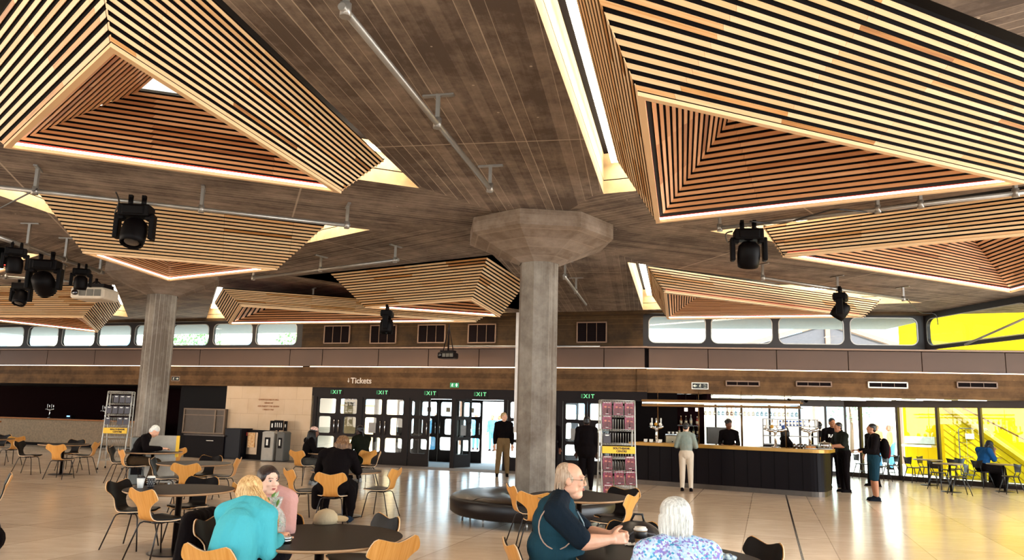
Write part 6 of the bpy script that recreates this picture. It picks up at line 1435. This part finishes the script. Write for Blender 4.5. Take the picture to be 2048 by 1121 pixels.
# --- standing
ST = lambda **k: dict(k)
person('fair-haired man in dark jacket and khaki trousers walking in beside the middle column', (-.14, 21.6), 272, STAND, ST(an=(.12, -.01, .085), anR=(.16, .10, .085), knR=(.13, .08, .50), wr=(.24, .05, .86)), 1.035, BLKC, cloth('khaki', '7a6242', c2='6a5236'), BLKC, 'sandy', 'fair', .014, .97, 1, (-.7, .7, 0), 'short', 1.12)
person('man in black standing with his back turned beside the magazine rack', (1.90, 18.3), 86, STAND, {}, 1.0, BLKC, BLKC, BLKC, 'black', 'dark', .016, .97, 1, (0, 1, 0), 'short', 1.32, coat=.2)
person('dark figure mostly hidden behind the right side of the middle column', (1.16, 20.3), 95, STAND, {}, 1.0, BLKC, BLKC, BLKC, 'black', 'brown', .018, .97)
person('woman in white trousers and grey tie-dye shirt waiting at the bar', (4.38, 18.55), 74, STAND, ST(sh=(.165, -.01, 1.41), el=(.25, .0, 1.14), wr=(.16, .20, 1.12)), .945, cloth('tiedye_shirt', '8a8478', c2='6a8078', scale=4), cloth('cream_trousers', 'c8b8a4', c2='b8a690'), BLKC, 'black', 'fair', .012, .97, 1, (.15, .95, -.3), 'short', 1.06)
p = on_bar(1458, 1.15, 0); person('bartender in black standing behind the bar left of the beer taps', (p.x, p.y), 250, STAND, ST(wr=(.16, .22, 1.1)), 1.0, BLKC, BLKC, BLKC, 'curly' and 'black', 'brown', .014, .97, 1, (-.5, .8, -.2), 'curly', .95)
p = on_bar(1570, 1.15, 0); person('bartender with dark curly hair reaching right behind the bar', (p.x, p.y), 0, STAND, ST(wr=(.12, .42, 1.18), el=(.22, .20, 1.14)), .92, BLKC, BLKC, BLKC, 'black', 'tan', .014, .7, 1, (0, 1, -.2), 'wavy', 1.0)
person('man in dark grey-green T-shirt leaning on the end of the bar', (8.62, 19.35), 186, STAND, ST(che=(0, .05, 1.27), nek=(0, .08, 1.45), hd=(0, .13, 1.60), sh=(.20, .06, 1.39), el=(.24, .16, 1.14), wr=(.16, .42, 1.13)), 1.02, cloth('grey_green_tee', '1c1e18', c2='14160f'), BLKC, BLKC, 'black', 'tan', .014, .45, 1, (0, 1, 0), 'short', 1.22, gl=False)
rt, Hr, HMr = person('tall young man in black T-shirt with white lettering facing the bar', (8.95, 20.75), 256, STAND, ST(wr=(.12, .28, 1.05)), 1.075, BLKC, BLKC, BLKC, 'black', 'tan', .014, .45, 1, (-.3, .95, 0), 'short', 1.0)
text('RAW', .12, WHITE, 'lettering', rt, Matrix.Translation((0, .15, 1.38)) @ Matrix.Rotation(pi, 4, 'Z') @ Matrix.Rotation(pi / 2, 4, 'X'), .002, off=.003)
bt_, Hb, HMb = person('person in black with orange print on the back at the end of the bar', (8.98, 21.75), 110, STAND, {}, 1.0, BLKC, BLKC, BLKC, 'black', 'brown', .016, .6, 1, (-.3, .95, 0), 'curly', 1.0)
mb = MB()
for i in range(5): mb.box((-.08 + .04 * i, -.150, 1.25 + .03 * sin(i * 2)), (.016, .004, .16 - .02 * (i % 2)))
mb.build('shirt_print', pm('orange_print', 'c88a3a', .6), bt_)
wt_, Hw, HMw = person('man in black hooded top and teal shorts with a backpack, facing the bar', (8.42, 17.35), 166, STAND, ST(wrR=(.16, .30, 1.12), elR=(.24, .06, 1.12), wrL=(-.2, .28, 1.1), elL=(-.24, .06, 1.12), an=(.11, 0, .085)), 1.0, BLKC, cloth('teal_shorts', '14303c'), cloth('navy_shoes', '10141c'), 'black', 'tan', .013, .97, .52, (0, .95, .1), 'short', 1.12)
bpk = thing('backpack', 'black and red backpack worn by the man in teal shorts', 'backpack', wt_.location, wt_.rotation_euler.z); mb = MB(); mb.ell((0, -.235, 1.18), (.15, .105, .24), None, 14, 10); sculpt('pack_body', mb, BLKC, bpk, .013, 2)
mb = MB(); mb.ell((.02, -.31, 1.12), (.11, .055, .17), None, 14, 10); sculpt('front_pocket', mb, cloth('red_pocket', '5a1820'), bpk, .012, 2)
mb = MB()
for s_ in (-1, 1): mb.tube([(s_ * .09, -.15, 1.38), (s_ * .10, -.04, 1.49), (s_ * .12, .10, 1.42), (s_ * .14, .12, 1.2), (s_ * .13, -.1, 1.0)], .016, 6)
mb.build('strap', BLKC, bpk)
person('figure in dark trousers hidden behind the man with the backpack', (10.35, 21.4), 200, STAND, ST(an=(.16, 0, .085)), .99, BLKC, BLKC, BLKC, 'black', 'tan', .018, .97)
p = [o for o in bpy.data.objects if o.get('label', '').startswith('black bistro chair on which')][0]
person('seated woman with long dark hair, blue top and long black skirt by the glass', (p.location.x + .02, p.location.y), 8, SIT, dict(che=(0, .10, .85), nek=(0, .17, 1.02), hd=(0, .27, 1.14), wr=(.08, .46, .80), wrR=(.05, .36, 1.0), an=(.12, .46, .085), kn=(.13, .46, .50)), 1.06, cloth('blue_top', '1a4a7a'), BLKC, BLKC, 'black', 'tan', .014, .55, 1, (0, .8, -.6), 'long', 1.2, skirt=True)
# --- people outside
def outp(px, d, hd_, top, bot, lab, sk='tan', skirt=False, hair='brown', base=STAND, J={}):
    x = (px - CX) / FPX * d; r = ray(px, 850); tt = d / r.y; person(lab, (r.x * tt, d, -.01), hd_, base, J, 1.0, top, bot, BLKC, hair, sk, .022, .97, 1, (0, 1, 0), 'short', 1.05, skirt=skirt, group=None)
LB = cloth('light_blue_cloth', '5f9cc4'); DEN = cloth('denim', '4a7a9a'); WHC = cloth('pale_cloth', 'c8c0b0'); CRM = cloth('orange_vest', 'd8a070')
outp(872, 33, 90, LB, DEN, 'person in long denim skirt seen outside through the open door', skirt=True)
outp(952, 38, 270, LB, DEN, 'person in blue outside, left of the group beyond the open doorway')
outp(985, 37, 250, DEN, DEN, 'person in blue standing outside in the open doorway')
outp(1000, 37.5, 200, LB, WHC, 'person in light blue outside at the right of the open doorway')
outp(1753, 31, 200, CRM, DEN, 'person in orange and blue outside behind the backpacked man')
outp(1778, 30, 160, CRM, LB, 'person in pale orange outside beside the window post')
outp(1783, 33, 160, WHC, DEN, 'person in pale top outside, furthest of the three by the glass')
# ================================================================== THINGS ON TABLES
def on_table(T, px, py, z=.7385): p = atz(px, py, z); return p
# baseball cap
p = on_table(T1, 651, 1047); t = thing('baseball_cap', 'beige baseball cap lying on the near round table', 'cap', p, rad(-35)); CAPM2 = cloth('cap_beige', 'b8a888', c2='8f7a60', scale=5)
mb = MB(); mb.lathe((0, 0, 0), [(.095, .0), (.098, .03), (.09, .07), (.06, .105), (.02, .12), (0, .121)], 24, M=Matrix.Diagonal((1, 1.15, 1))); mb.lathe((0, 0, 0), [(.092, .001), (.094, .03), (.086, .068), (.058, .101), (0, .117)], 24, M=Matrix.Diagonal((1, 1.15, 1))); mb.build('cap_crown', CAPM2, t)
mb = MB(); vs_ = []
for r in (0, 1, 2):
    for k in range(11): a = rad(20 + 140 * k / 10); rr_ = (.095, .14, .185)[r]; x = rr_ * cos(a) * (1.0 if r == 0 else .95); y = (.105 if r == 0 else rr_) * sin(a) + (.0 if r == 0 else .02); vs_.append(V((x, y, .018 + .012 * sin(a) * r - .10 * x * x)))
mb.add(vs_ + [v - V((0, 0, .004)) for v in vs_], [(r * 11 + k, r * 11 + k + 1, (r + 1) * 11 + k + 1, (r + 1) * 11 + k) for r in range(2) for k in range(10)] + [(33 + r * 11 + k + 1, 33 + r * 11 + k, 33 + (r + 1) * 11 + k, 33 + (r + 1) * 11 + k + 1) for r in range(2) for k in range(10)], 0, True); mb.build('cap_visor', cloth('cap_visor', 'c8b898'), t)
mb = MB(); mb.ell((0, 0, .122), (.008, .008, .004)); mb.build('button', CAPM2, t)
# tin
p = on_table(T1, 572, 1087); t = thing('round_tin', 'small shiny round tin on the near table beside the crumpled bag', 'tin', p, 0)
mb = MB(); mb.lathe((0, 0, 0), [(0, 0), (.040, 0), (.040, .038), (0, .038)], 28); mb.build('tin_body', CHROME, t); mb = MB(); mb.lathe((0, 0, 0), [(.0415, .026), (.0415, .046), (.038, .048), (0, .047)], 28); mb.build('tin_lid', pm('tin_lid', 'c4c8c4', .25, .8), t)
# plastic bag with plant
p = on_table(T1, 546, 1076); p.x += .0; t = thing('plant_bag', 'clear plastic bag with green and white leaves standing on the near table', 'plant', p, 0)
mb = MB(); mb.lathe((0, 0, 0), [(0, 0), (.06, .002), (.085, .06), (.082, .13), (.06, .19), (.03, .225), (.045, .26), (.06, .30)], 18)
rs = random.Random(3); mb.v = [(x + rs.uniform(-.006, .006), y + rs.uniform(-.006, .006), z) for x, y, z in mb.v]; n = NT('plastic_film'); tr = n.n('ShaderNodeBsdfTransparent'); gg = n.n('ShaderNodeBsdfPrincipled'); gg.inputs['Base Color'].default_value = srgb('c8d4d0'); gg.inputs['Roughness'].default_value = .15; mx = n.n('ShaderNodeMixShader'); f_ = n.noise(n.obj(), 30, 3); n.l(n.math('MULTIPLY_ADD', f_, .9, -.05), mx.inputs[0]); n.l(tr.outputs[0], mx.inputs[1]); n.l(gg.outputs[0], mx.inputs[2]); n.l(mx.outputs[0], n.out.inputs[0]); mb.build('plastic_bag', n.m, t)
LG = pm('leaf_green', '6f9a4a', .5, var=.4, scale=20); LW = pm('leaf_pale', 'b8c8a8', .5)
for i in range(26):
    a = rs.uniform(0, 6.28); r_ = rs.uniform(0, .055); z = rs.uniform(.04, .19) if i < 18 else rs.uniform(.24, .33); c = V((r_ * cos(a), r_ * sin(a), z)); u = V((rs.gauss(0, 1), rs.gauss(0, 1), abs(rs.gauss(0, 1)) + .5)).normalized() * .04; w_ = u.orthogonal().normalized() * .014; mb = MB(); nn = u.cross(w_).normalized() * .004
    mb.add([c - u, c + w_ + nn, c + u, c - w_ + nn, c - nn], [(0, 4, 1), (1, 4, 2), (2, 4, 3), (3, 4, 0)]); mb.build('leaf', LG if i % 3 else LW, t)
p = on_table(T1, 553, 1083); t = thing('paper_wrap', 'crumpled pinkish paper wrap lying beside the tin', 'paper', p, .3); mb = MB(); g_ = 10
vs_ = [V((-.09 + .18 * i / g_, -.05 + .10 * j / g_, .004 + .016 * abs(noise.noise(V((i * .6, j * .6, 2)))) * 1.8)) for i in range(g_ + 1) for j in range(g_ + 1)]; mb.add(vs_, [(i * (g_ + 1) + j, (i + 1) * (g_ + 1) + j, (i + 1) * (g_ + 1) + j + 1, i * (g_ + 1) + j + 1) for i in range(g_) for j in range(g_)]); mb.build('paper_sheet', pm('wrap_paper', 'c8a898', .7), t)
def cup(p, body, lid, label, s=1.0, z0=0):
    t = thing('paper_cup', label, 'cup', p, 0); mb = MB(); mb.lathe((0, 0, 0), [(0, 0), (.028 * s, 0), (.040 * s, .105 * s), (0, .105 * s)], 24); mb.build('cup_body', body, t)
    mb = MB(); mb.lathe((0, 0, 0), [(.042 * s, .102 * s), (.042 * s, .110 * s), (.036 * s, .114 * s), (.034 * s, .122 * s), (0, .120 * s)], 24); mb.build('cup_lid', lid, t); return t
c1_ = cup(on_table(T2, 265, 981), pm('cup_white', 'd8d4cc', .5), pm('cup_lid_black', (.01, .008, .008), .4), 'white paper cup with black lid, left one on the table', 1.15)
c2_ = cup(on_table(T2, 279, 980), pm('cup_dark', (.02, .018, .02), .5), pm('cup_lid_dark', 'e0dcd4', .4), 'dark patterned paper cup with white lid beside the white cup', 1.15)
mb = MB()
for k in range(10):
    for j in range(4): a = 2 * pi * (k + .5 * (j % 2)) / 10; r_ = (.030 + .0045 * j) * 1.15; mb.ell((r_ * 1.03 * cos(a), r_ * 1.03 * sin(a), (.02 + .022 * j) * 1.15), (.003, .003, .004), None, 6, 4)
mb.build('cup_pattern', WHITE, c2_)
T2c = V(T2.location)
for c_, o in ((c1_, (-.47, -.02)), (c2_, (-.37, .03))): c_.location = (T2c.x + o[0], T2c.y + o[1], .7385)
cp = cup(on_table(T8, 1281, 1096), pm('cup_kraft', '9a7448', .6), pm('cup_lid_white', 'e8e4dc', .4), 'tall kraft paper coffee cup on the near right table by the floral blouse', 1.25)
mb = MB(); mb.lathe((0, 0, 0), [(.0475, .068), (.0525, .118), (.050, .122)], 24); mb.build('cup_sleeve', pm('cup_sleeve', (.012, .010, .010), .5), cp)
p = on_table(T8, 1262, 1092); t = thing('napkin', 'crumpled white napkin on the near right table behind the clasped hands', 'napkin', p, 0); mb = MB(); g_ = 8
vs_ = [V((-.05 + .10 * i / g_, -.03 + .06 * j / g_, .003 + .03 * abs(noise.noise(V((i * .7, j * .8, 5)))))) for i in range(g_ + 1) for j in range(g_ + 1)]; mb.add(vs_, [(i * (g_ + 1) + j, (i + 1) * (g_ + 1) + j, (i + 1) * (g_ + 1) + j + 1, i * (g_ + 1) + j + 1) for i in range(g_) for j in range(g_)]); mb.build('napkin_sheet', WHITE, t)
p = on_table(T8, 1452, 1122); t = thing('patterned_scarf', 'folded blue and white patterned scarf on the near right table', 'scarf', p, 0); mb = MB()
for i in range(7): a = i * .9; capsule(mb, (.06 * cos(a), .04 * sin(a), .02 + .006 * (i % 3)), (.06 * cos(a + 1.2), .045 * sin(a + 1.2), .022), .018, .016)
sculpt('scarf_cloth', mb, pm('scarf_pattern', '2c4a7a', .8, var=.5, scale=40, c2='d8e4dc'), t, .007, 1)
# backpack on the chair behind the couple
ch = [o for o in bpy.data.objects if o.get('label', '') == 'black chair holding the black backpack'][0]
t = thing('backpack', 'bulky black backpack lying on a chair between the man and the silver-haired woman', 'backpack', (ch.location.x + .02, ch.location.y - .02, .462), 0)
BG = pm('nylon_black', (.006, .005, .007), .35, 0, .5); mb = MB(); mb.ell((0, 0, .19), (.24, .16, .19), None, 16, 12); mb.ell((.03, -.09, .14), (.18, .11, .13), None, 14, 10); sculpt('pack_body', mb, BG, t, .012, 2)
mb = MB(); mb.tube([(-.18, -.13, .22), (-.05, -.18, .31), (.12, -.17, .29), (.22, -.08, .2)], .008, 6); mb.tube([(-.12, -.19, .12), (.02, -.215, .17), (.16, -.18, .1)], .006, 6); mb.build('zip', pm('zip_grey', '4a4a50', .4), t)
mb = MB(); mb.tube([(-.05, .02, .36), (-.02, .0, .43), (.05, .0, .43), (.07, .02, .36)], .011, 6); mb.build('handle', BG, t)
t = thing('glasses_case', 'dark hard case with pale edge standing on the table by the hands', 'case', on_table(T8, 1229, 1098) + V((.0, .15, 0)), rad(60)); mb = MB(); mb.box((0, 0, .055), (.14, .012, .11), M=Matrix.Rotation(rad(20), 3, 'X')); mb.build('case_shell', pm('case_blue', '2a4450', .3), t, .004)
mb = MB(); mb.box((0, .008, .055), (.15, .006, .118), M=Matrix.Rotation(rad(20), 3, 'X')); mb.build('case_edge', WHITE, t, .003)
# ================================================================== EXTERIOR
PAVE = pm('exterior_paving', 'ded4c4', .8, var=.06, scale=.6)
mb = MB(); mb.prism([(-70, -30), (90, -30), (90, 120), (-70, 120)], -.35, -.23); mb.prism([(-5.9, 28.75), (4.4, 25.4), (4.8, 27.8), (6.3, 27.8), (11.6, 25.9), (18, 18), (18.8, 18), (90, 18), (90, 110), (-70, 110), (-30, 38)], -.2, -.01)
o = mb.build('ground_outside', PAVE); struct(o)
EXW = pm('exterior_facade', 'd8cdb8', .8, var=.05, scale=.4); EXG = pm('exterior_window', '7fa6bd', .3, 0, .5); EXC = pm('exterior_concrete', '8d949a', .8, var=.1)
def facade(name, x0, x1, y, h, cols, rows, lab, mat=EXW):
    t = thing(name, lab, 'building', ((x0 + x1) / 2, y, -.2)); w = x1 - x0
    mb = MB(); mb.box((0, 3, h / 2), (w, 6, h)); mb.build('wall', mat, t)
    for r in range(rows):
        for c in range(cols):
            mb = MB(); x = -w / 2 + w * (c + .5) / cols; z = 1.5 + (h - 1.5) * (r + .35) / rows; mb.box((x, -.03, z + .5), (w / cols * .55, .1, (h - 1.5) / rows * .55)); mb.build('window', EXG, t)
facade('office_building', -62, -14, 62, 15, 14, 4, 'pale office building with blue windows outside the left clerestory')
facade('stone_building', -9.5, -6.0, 36, 5, 3, 1, 'cream stone building outside the closed glass doors', pm('stone_cream', 'c9a878', .8))
facade('terrace_building', 2, 60, 75, 14, 16, 3, 'distant pale building outside the right clerestory')
# concrete canopy outside
mb = MB(); mb.prism([(-30, 35.2), (-30, 33.3), (4.6, 22.95 + .6), (13, 22.0), (13, 25.5), (4.8, 27.0), (-30, 38.5)], 5.0, 5.3); o = struct(mb.build('ceiling_canopy', EXC))
# yellow stair tower
n = NT('yellow_render'); P = n.pos(); sx = n.n('ShaderNodeSeparateXYZ'); n.l(P, sx.inputs[0])
fx = n.math('FRACT', n.math('MULTIPLY', n.math('ADD', sx.outputs[0], n.math('MULTIPLY', sx.outputs[1], -.6)), 2.6)); ln_ = n.math('LESS_THAN', fx, .03)
YEL = n.bsdf(n.mix(n.math('MULTIPLY', ln_, .7), srgb('c4a406'), srgb('8a6c04')), .8, 0, .1)
YEL2 = pm('yellow_stair_paint', 'c8a80a', .8, 0, .1, var=.08); YLN = pm('yellow_stair_gap', '8a6c06', .8, 0, .1)
yo = V((13.9, 28.3, 0)); ye = V((25, 15.5, 0)); yd = (ye - yo).normalized(); ya = atan2(yd.y, yd.x); yn = V((yd.y, -yd.x, 0)); yo = V(on_seg(1806, 850, yo, ye)); yo.z = 0; yl = 16.0
t = thing('yellow_stairway', 'bright yellow painted outdoor stairway and wall beyond the right glass wall', 'stairway', (yo.x, yo.y, 0), ya)
def yp(px, py, off=.9):
    a = yo + yn * off; p = on_seg(px, py, a, a + yd); return ((p - a).dot(yd), p.z)
mb = MB(); mb.box((yl / 2, .2, 3.3), (yl, .3, 7.0)); mb.build('stair_wall', YEL, t)
(x1_, z1_), (x2_, z2_) = yp(1908, 821), yp(2048, 920); sl = (z2_ - z1_) / (x2_ - x1_); xa = yp(1885, 821)[0] - .0; xb = x1_ - (z1_ - .15) / sl
def zl(x): return z1_ + sl * (x - x1_)
mb = MB(); mb.add([(xa, -.9, 0), (xb, -.9, 0), (xb, -.9, zl(xb)), (xa, -.9, zl(xa)), (xa, .0, 0), (xb, .0, 0), (xb, .0, zl(xb)), (xa, .0, zl(xa))], [(0, 1, 2, 3), (7, 6, 5, 4), (3, 2, 6, 7), (0, 3, 7, 4), (1, 5, 6, 2)]); mb.build('stair_flank', YEL2, t)
for k in range(9):
    d_ = .22 + .24 * k; xe = min(xb, x1_ - (z1_ - d_ - .05) / sl); mb = MB(); mb.beam((xa, -.905, zl(xa) - d_), (xe, -.905, zl(xe) - d_), .012, .022, (0, 0, 1)); mb.build('flank_board_line', YLN, t)
mb = MB(); mb.beam((xa, -.95, zl(xa) + .03), (xb, -.95, zl(xb) + .03), .12, .08); mb.build('stair_kerb', pm('yellow_pale', 'e8d040', .6), t)
(h1, hz1), (h2, hz2) = yp(1934, 821, .8), yp(2048, 879, .8); hs_ = (hz2 - hz1) / (h2 - h1); hx0, hx1 = h1 - 1.2, h2 + 2.5
mb = MB(); mb.tube([(hx0, -.8, hz1 + hs_ * (hx0 - h1)), (hx1, -.8, hz1 + hs_ * (hx1 - h1))], .03, 8)
for k in range(6): x = hx0 + (hx1 - hx0) * k / 5; z = hz1 + hs_ * (x - h1); mb.tube([(x, -.6, z - .1), (x, -.8, z)], .015, 6)
mb.build('stair_handrail', pm('handrail_bronze', '5a3c14', .4, .6), t)
(l1, lz1), (l2, lz2) = yp(1812, 891, 0), yp(1872, 893, 0)
mb = MB(); mb.box(((l1 + l2) / 2, -.2, lz1), (l2 - l1, .5, .07)); mb.build('wall_ledge', WHITE, t)
mb = MB(); mb.box(((l1 + l2) / 2, .0, lz1 + .2), (l2 - l1, .2, .26)); mb.build('serving_hatch', pm('hatch_light', 'b8b8a8', .6), t)
# trees seen through the clerestory
LEAF = pm('tree_leaves', '6f9a5c', .8, var=.5, scale=3, c2='3f6a3c')
random.seed(5)
def tree(x, y, h, r, lab):
    t = thing('tree', lab, 'tree', (x, y, -.1)); mb = MB(); mb.tube([(0, 0, 0), (.05, 0, h * .5), (0, .1, h * .8)], [.14, .1, .05], 8); mb.build('trunk', pm('bark', '5a4634', .9), t)
    mb = MB()
    for i in range(900):
        a, b = random.uniform(0, 2 * pi), random.uniform(-1, 1); q = random.random() ** .4 * r; c = V((q * cos(a) * sqrt(1 - b * b), q * sin(a) * sqrt(1 - b * b), h + q * b * .75)); s = random.uniform(.06, .14)
        u = V((random.gauss(0, 1), random.gauss(0, 1), random.gauss(0, 1))).normalized() * s; w = u.orthogonal().normalized() * s * .6; mb.add([c - u, c + w, c + u, c - w], [(0, 1, 2, 3)])
    mb.build('foliage', LEAF, t)
tree(-19.5, 44, 5.6, 2.2, 'leafy tree outside the far left rounded windows'); tree(-11.5, 42, 5.2, 2.0, 'leafy tree outside the rounded windows right of the far column'); tree(21, 46, 3.6, 2.2, 'leafy tree outside the glass wall behind the backpacked man')
# glasshouse roof outside right clerestory
t = thing('pavilion_roof', 'timber gabled pavilion roof outside the middle right clerestory windows', 'roof', (14.2, 33, 0))
RF = pm('pavilion_roof_boards', '8a6a58', .8); 
for s_ in (-1, 1): mb = MB(); mb.add([(0, 0, 6.35), (s_ * 4.4, 0, 5.0), (s_ * 4.4, 3, 5.0), (0, 3, 6.35), (0, 0, 6.15), (s_ * 4.4, 0, 4.8), (s_ * 4.4, 3, 4.8), (0, 3, 6.15)], [(0, 1, 2, 3), (7, 6, 5, 4), (0, 4, 5, 1), (1, 5, 6, 2)]); mb.build('roof_slope', RF, t)
mb = MB(); mb.add([(0, .1, 6.1), (4.2, .1, 4.85), (-4.2, .1, 4.85), (0, .15, 6.1), (4.2, .15, 4.85), (-4.2, .15, 4.85)], [(0, 1, 2), (5, 4, 3)]); mb.build('gable', pm('gable_dark', '4a4448', .7), t)
mb = MB(); mb.box((0, .02, 5.5), (.2, .1, 1.7)); mb.box((0, 1.5, 2.3), (.3, .3, 4.9)); mb.box((-4, 1.5, 2.3), (.3, .3, 4.8)); mb.box((4, 1.5, 2.3), (.3, .3, 4.8)); mb.build('roof_post', RF, t)
# ================================================================== ROOM ENCLOSURE OUT OF VIEW, LIGHT
mb = MB(); mb.prism([(-30.2, -9), (-30, -9), (-30, 37), (-30.2, 37)], 0, 5.0); struct(mb.build('wall_left', COLM))
# daylight from sky and sun, then area lights out of view
w = bpy.data.worlds.new('world'); SC.world = w; w.use_nodes = True; nt = w.node_tree; bg = nt.nodes['Background']
bg.inputs[0].default_value = (.80, .93, 1.0, 1); bg.inputs[1].default_value = 5.0
def area(name, loc, rot, sx_, sy_, p, col):
    l = bpy.data.lights.new(name, 'AREA'); l.shape = 'RECTANGLE'; l.size = sx_; l.size_y = sy_; l.energy = p; l.color = col; o = bpy.data.objects.new(name, l); COL.objects.link(o); o.location = loc; o.rotation_euler = rot; return o
s = bpy.data.lights.new('sun', 'SUN'); s.energy = 11; s.angle = .01; s.color = (1, .95, .86); so = bpy.data.objects.new('sun', s); COL.objects.link(so); so.rotation_euler = (rad(42), rad(-8), rad(20))
area('fill_rear', (-2, -7.5, 2.2), (rad(-90), 0, 0), 22, 3.6, 4300, (1, .965, .92))  # added fill behind the camera; no rear windows are built
area('fill_left', (-24, 8, 2.4), (rad(90), 0, rad(-90)), 12, 3.4, 1500, (1, .86, .70))  # added fill lifting the left part of the floor, no windows there
area('area_right', (17.2, 6, 2.4), (rad(90), 0, rad(90)), 14, 3.4, 1600, (.93, .96, 1))  # large cool area light along the right side, out of view
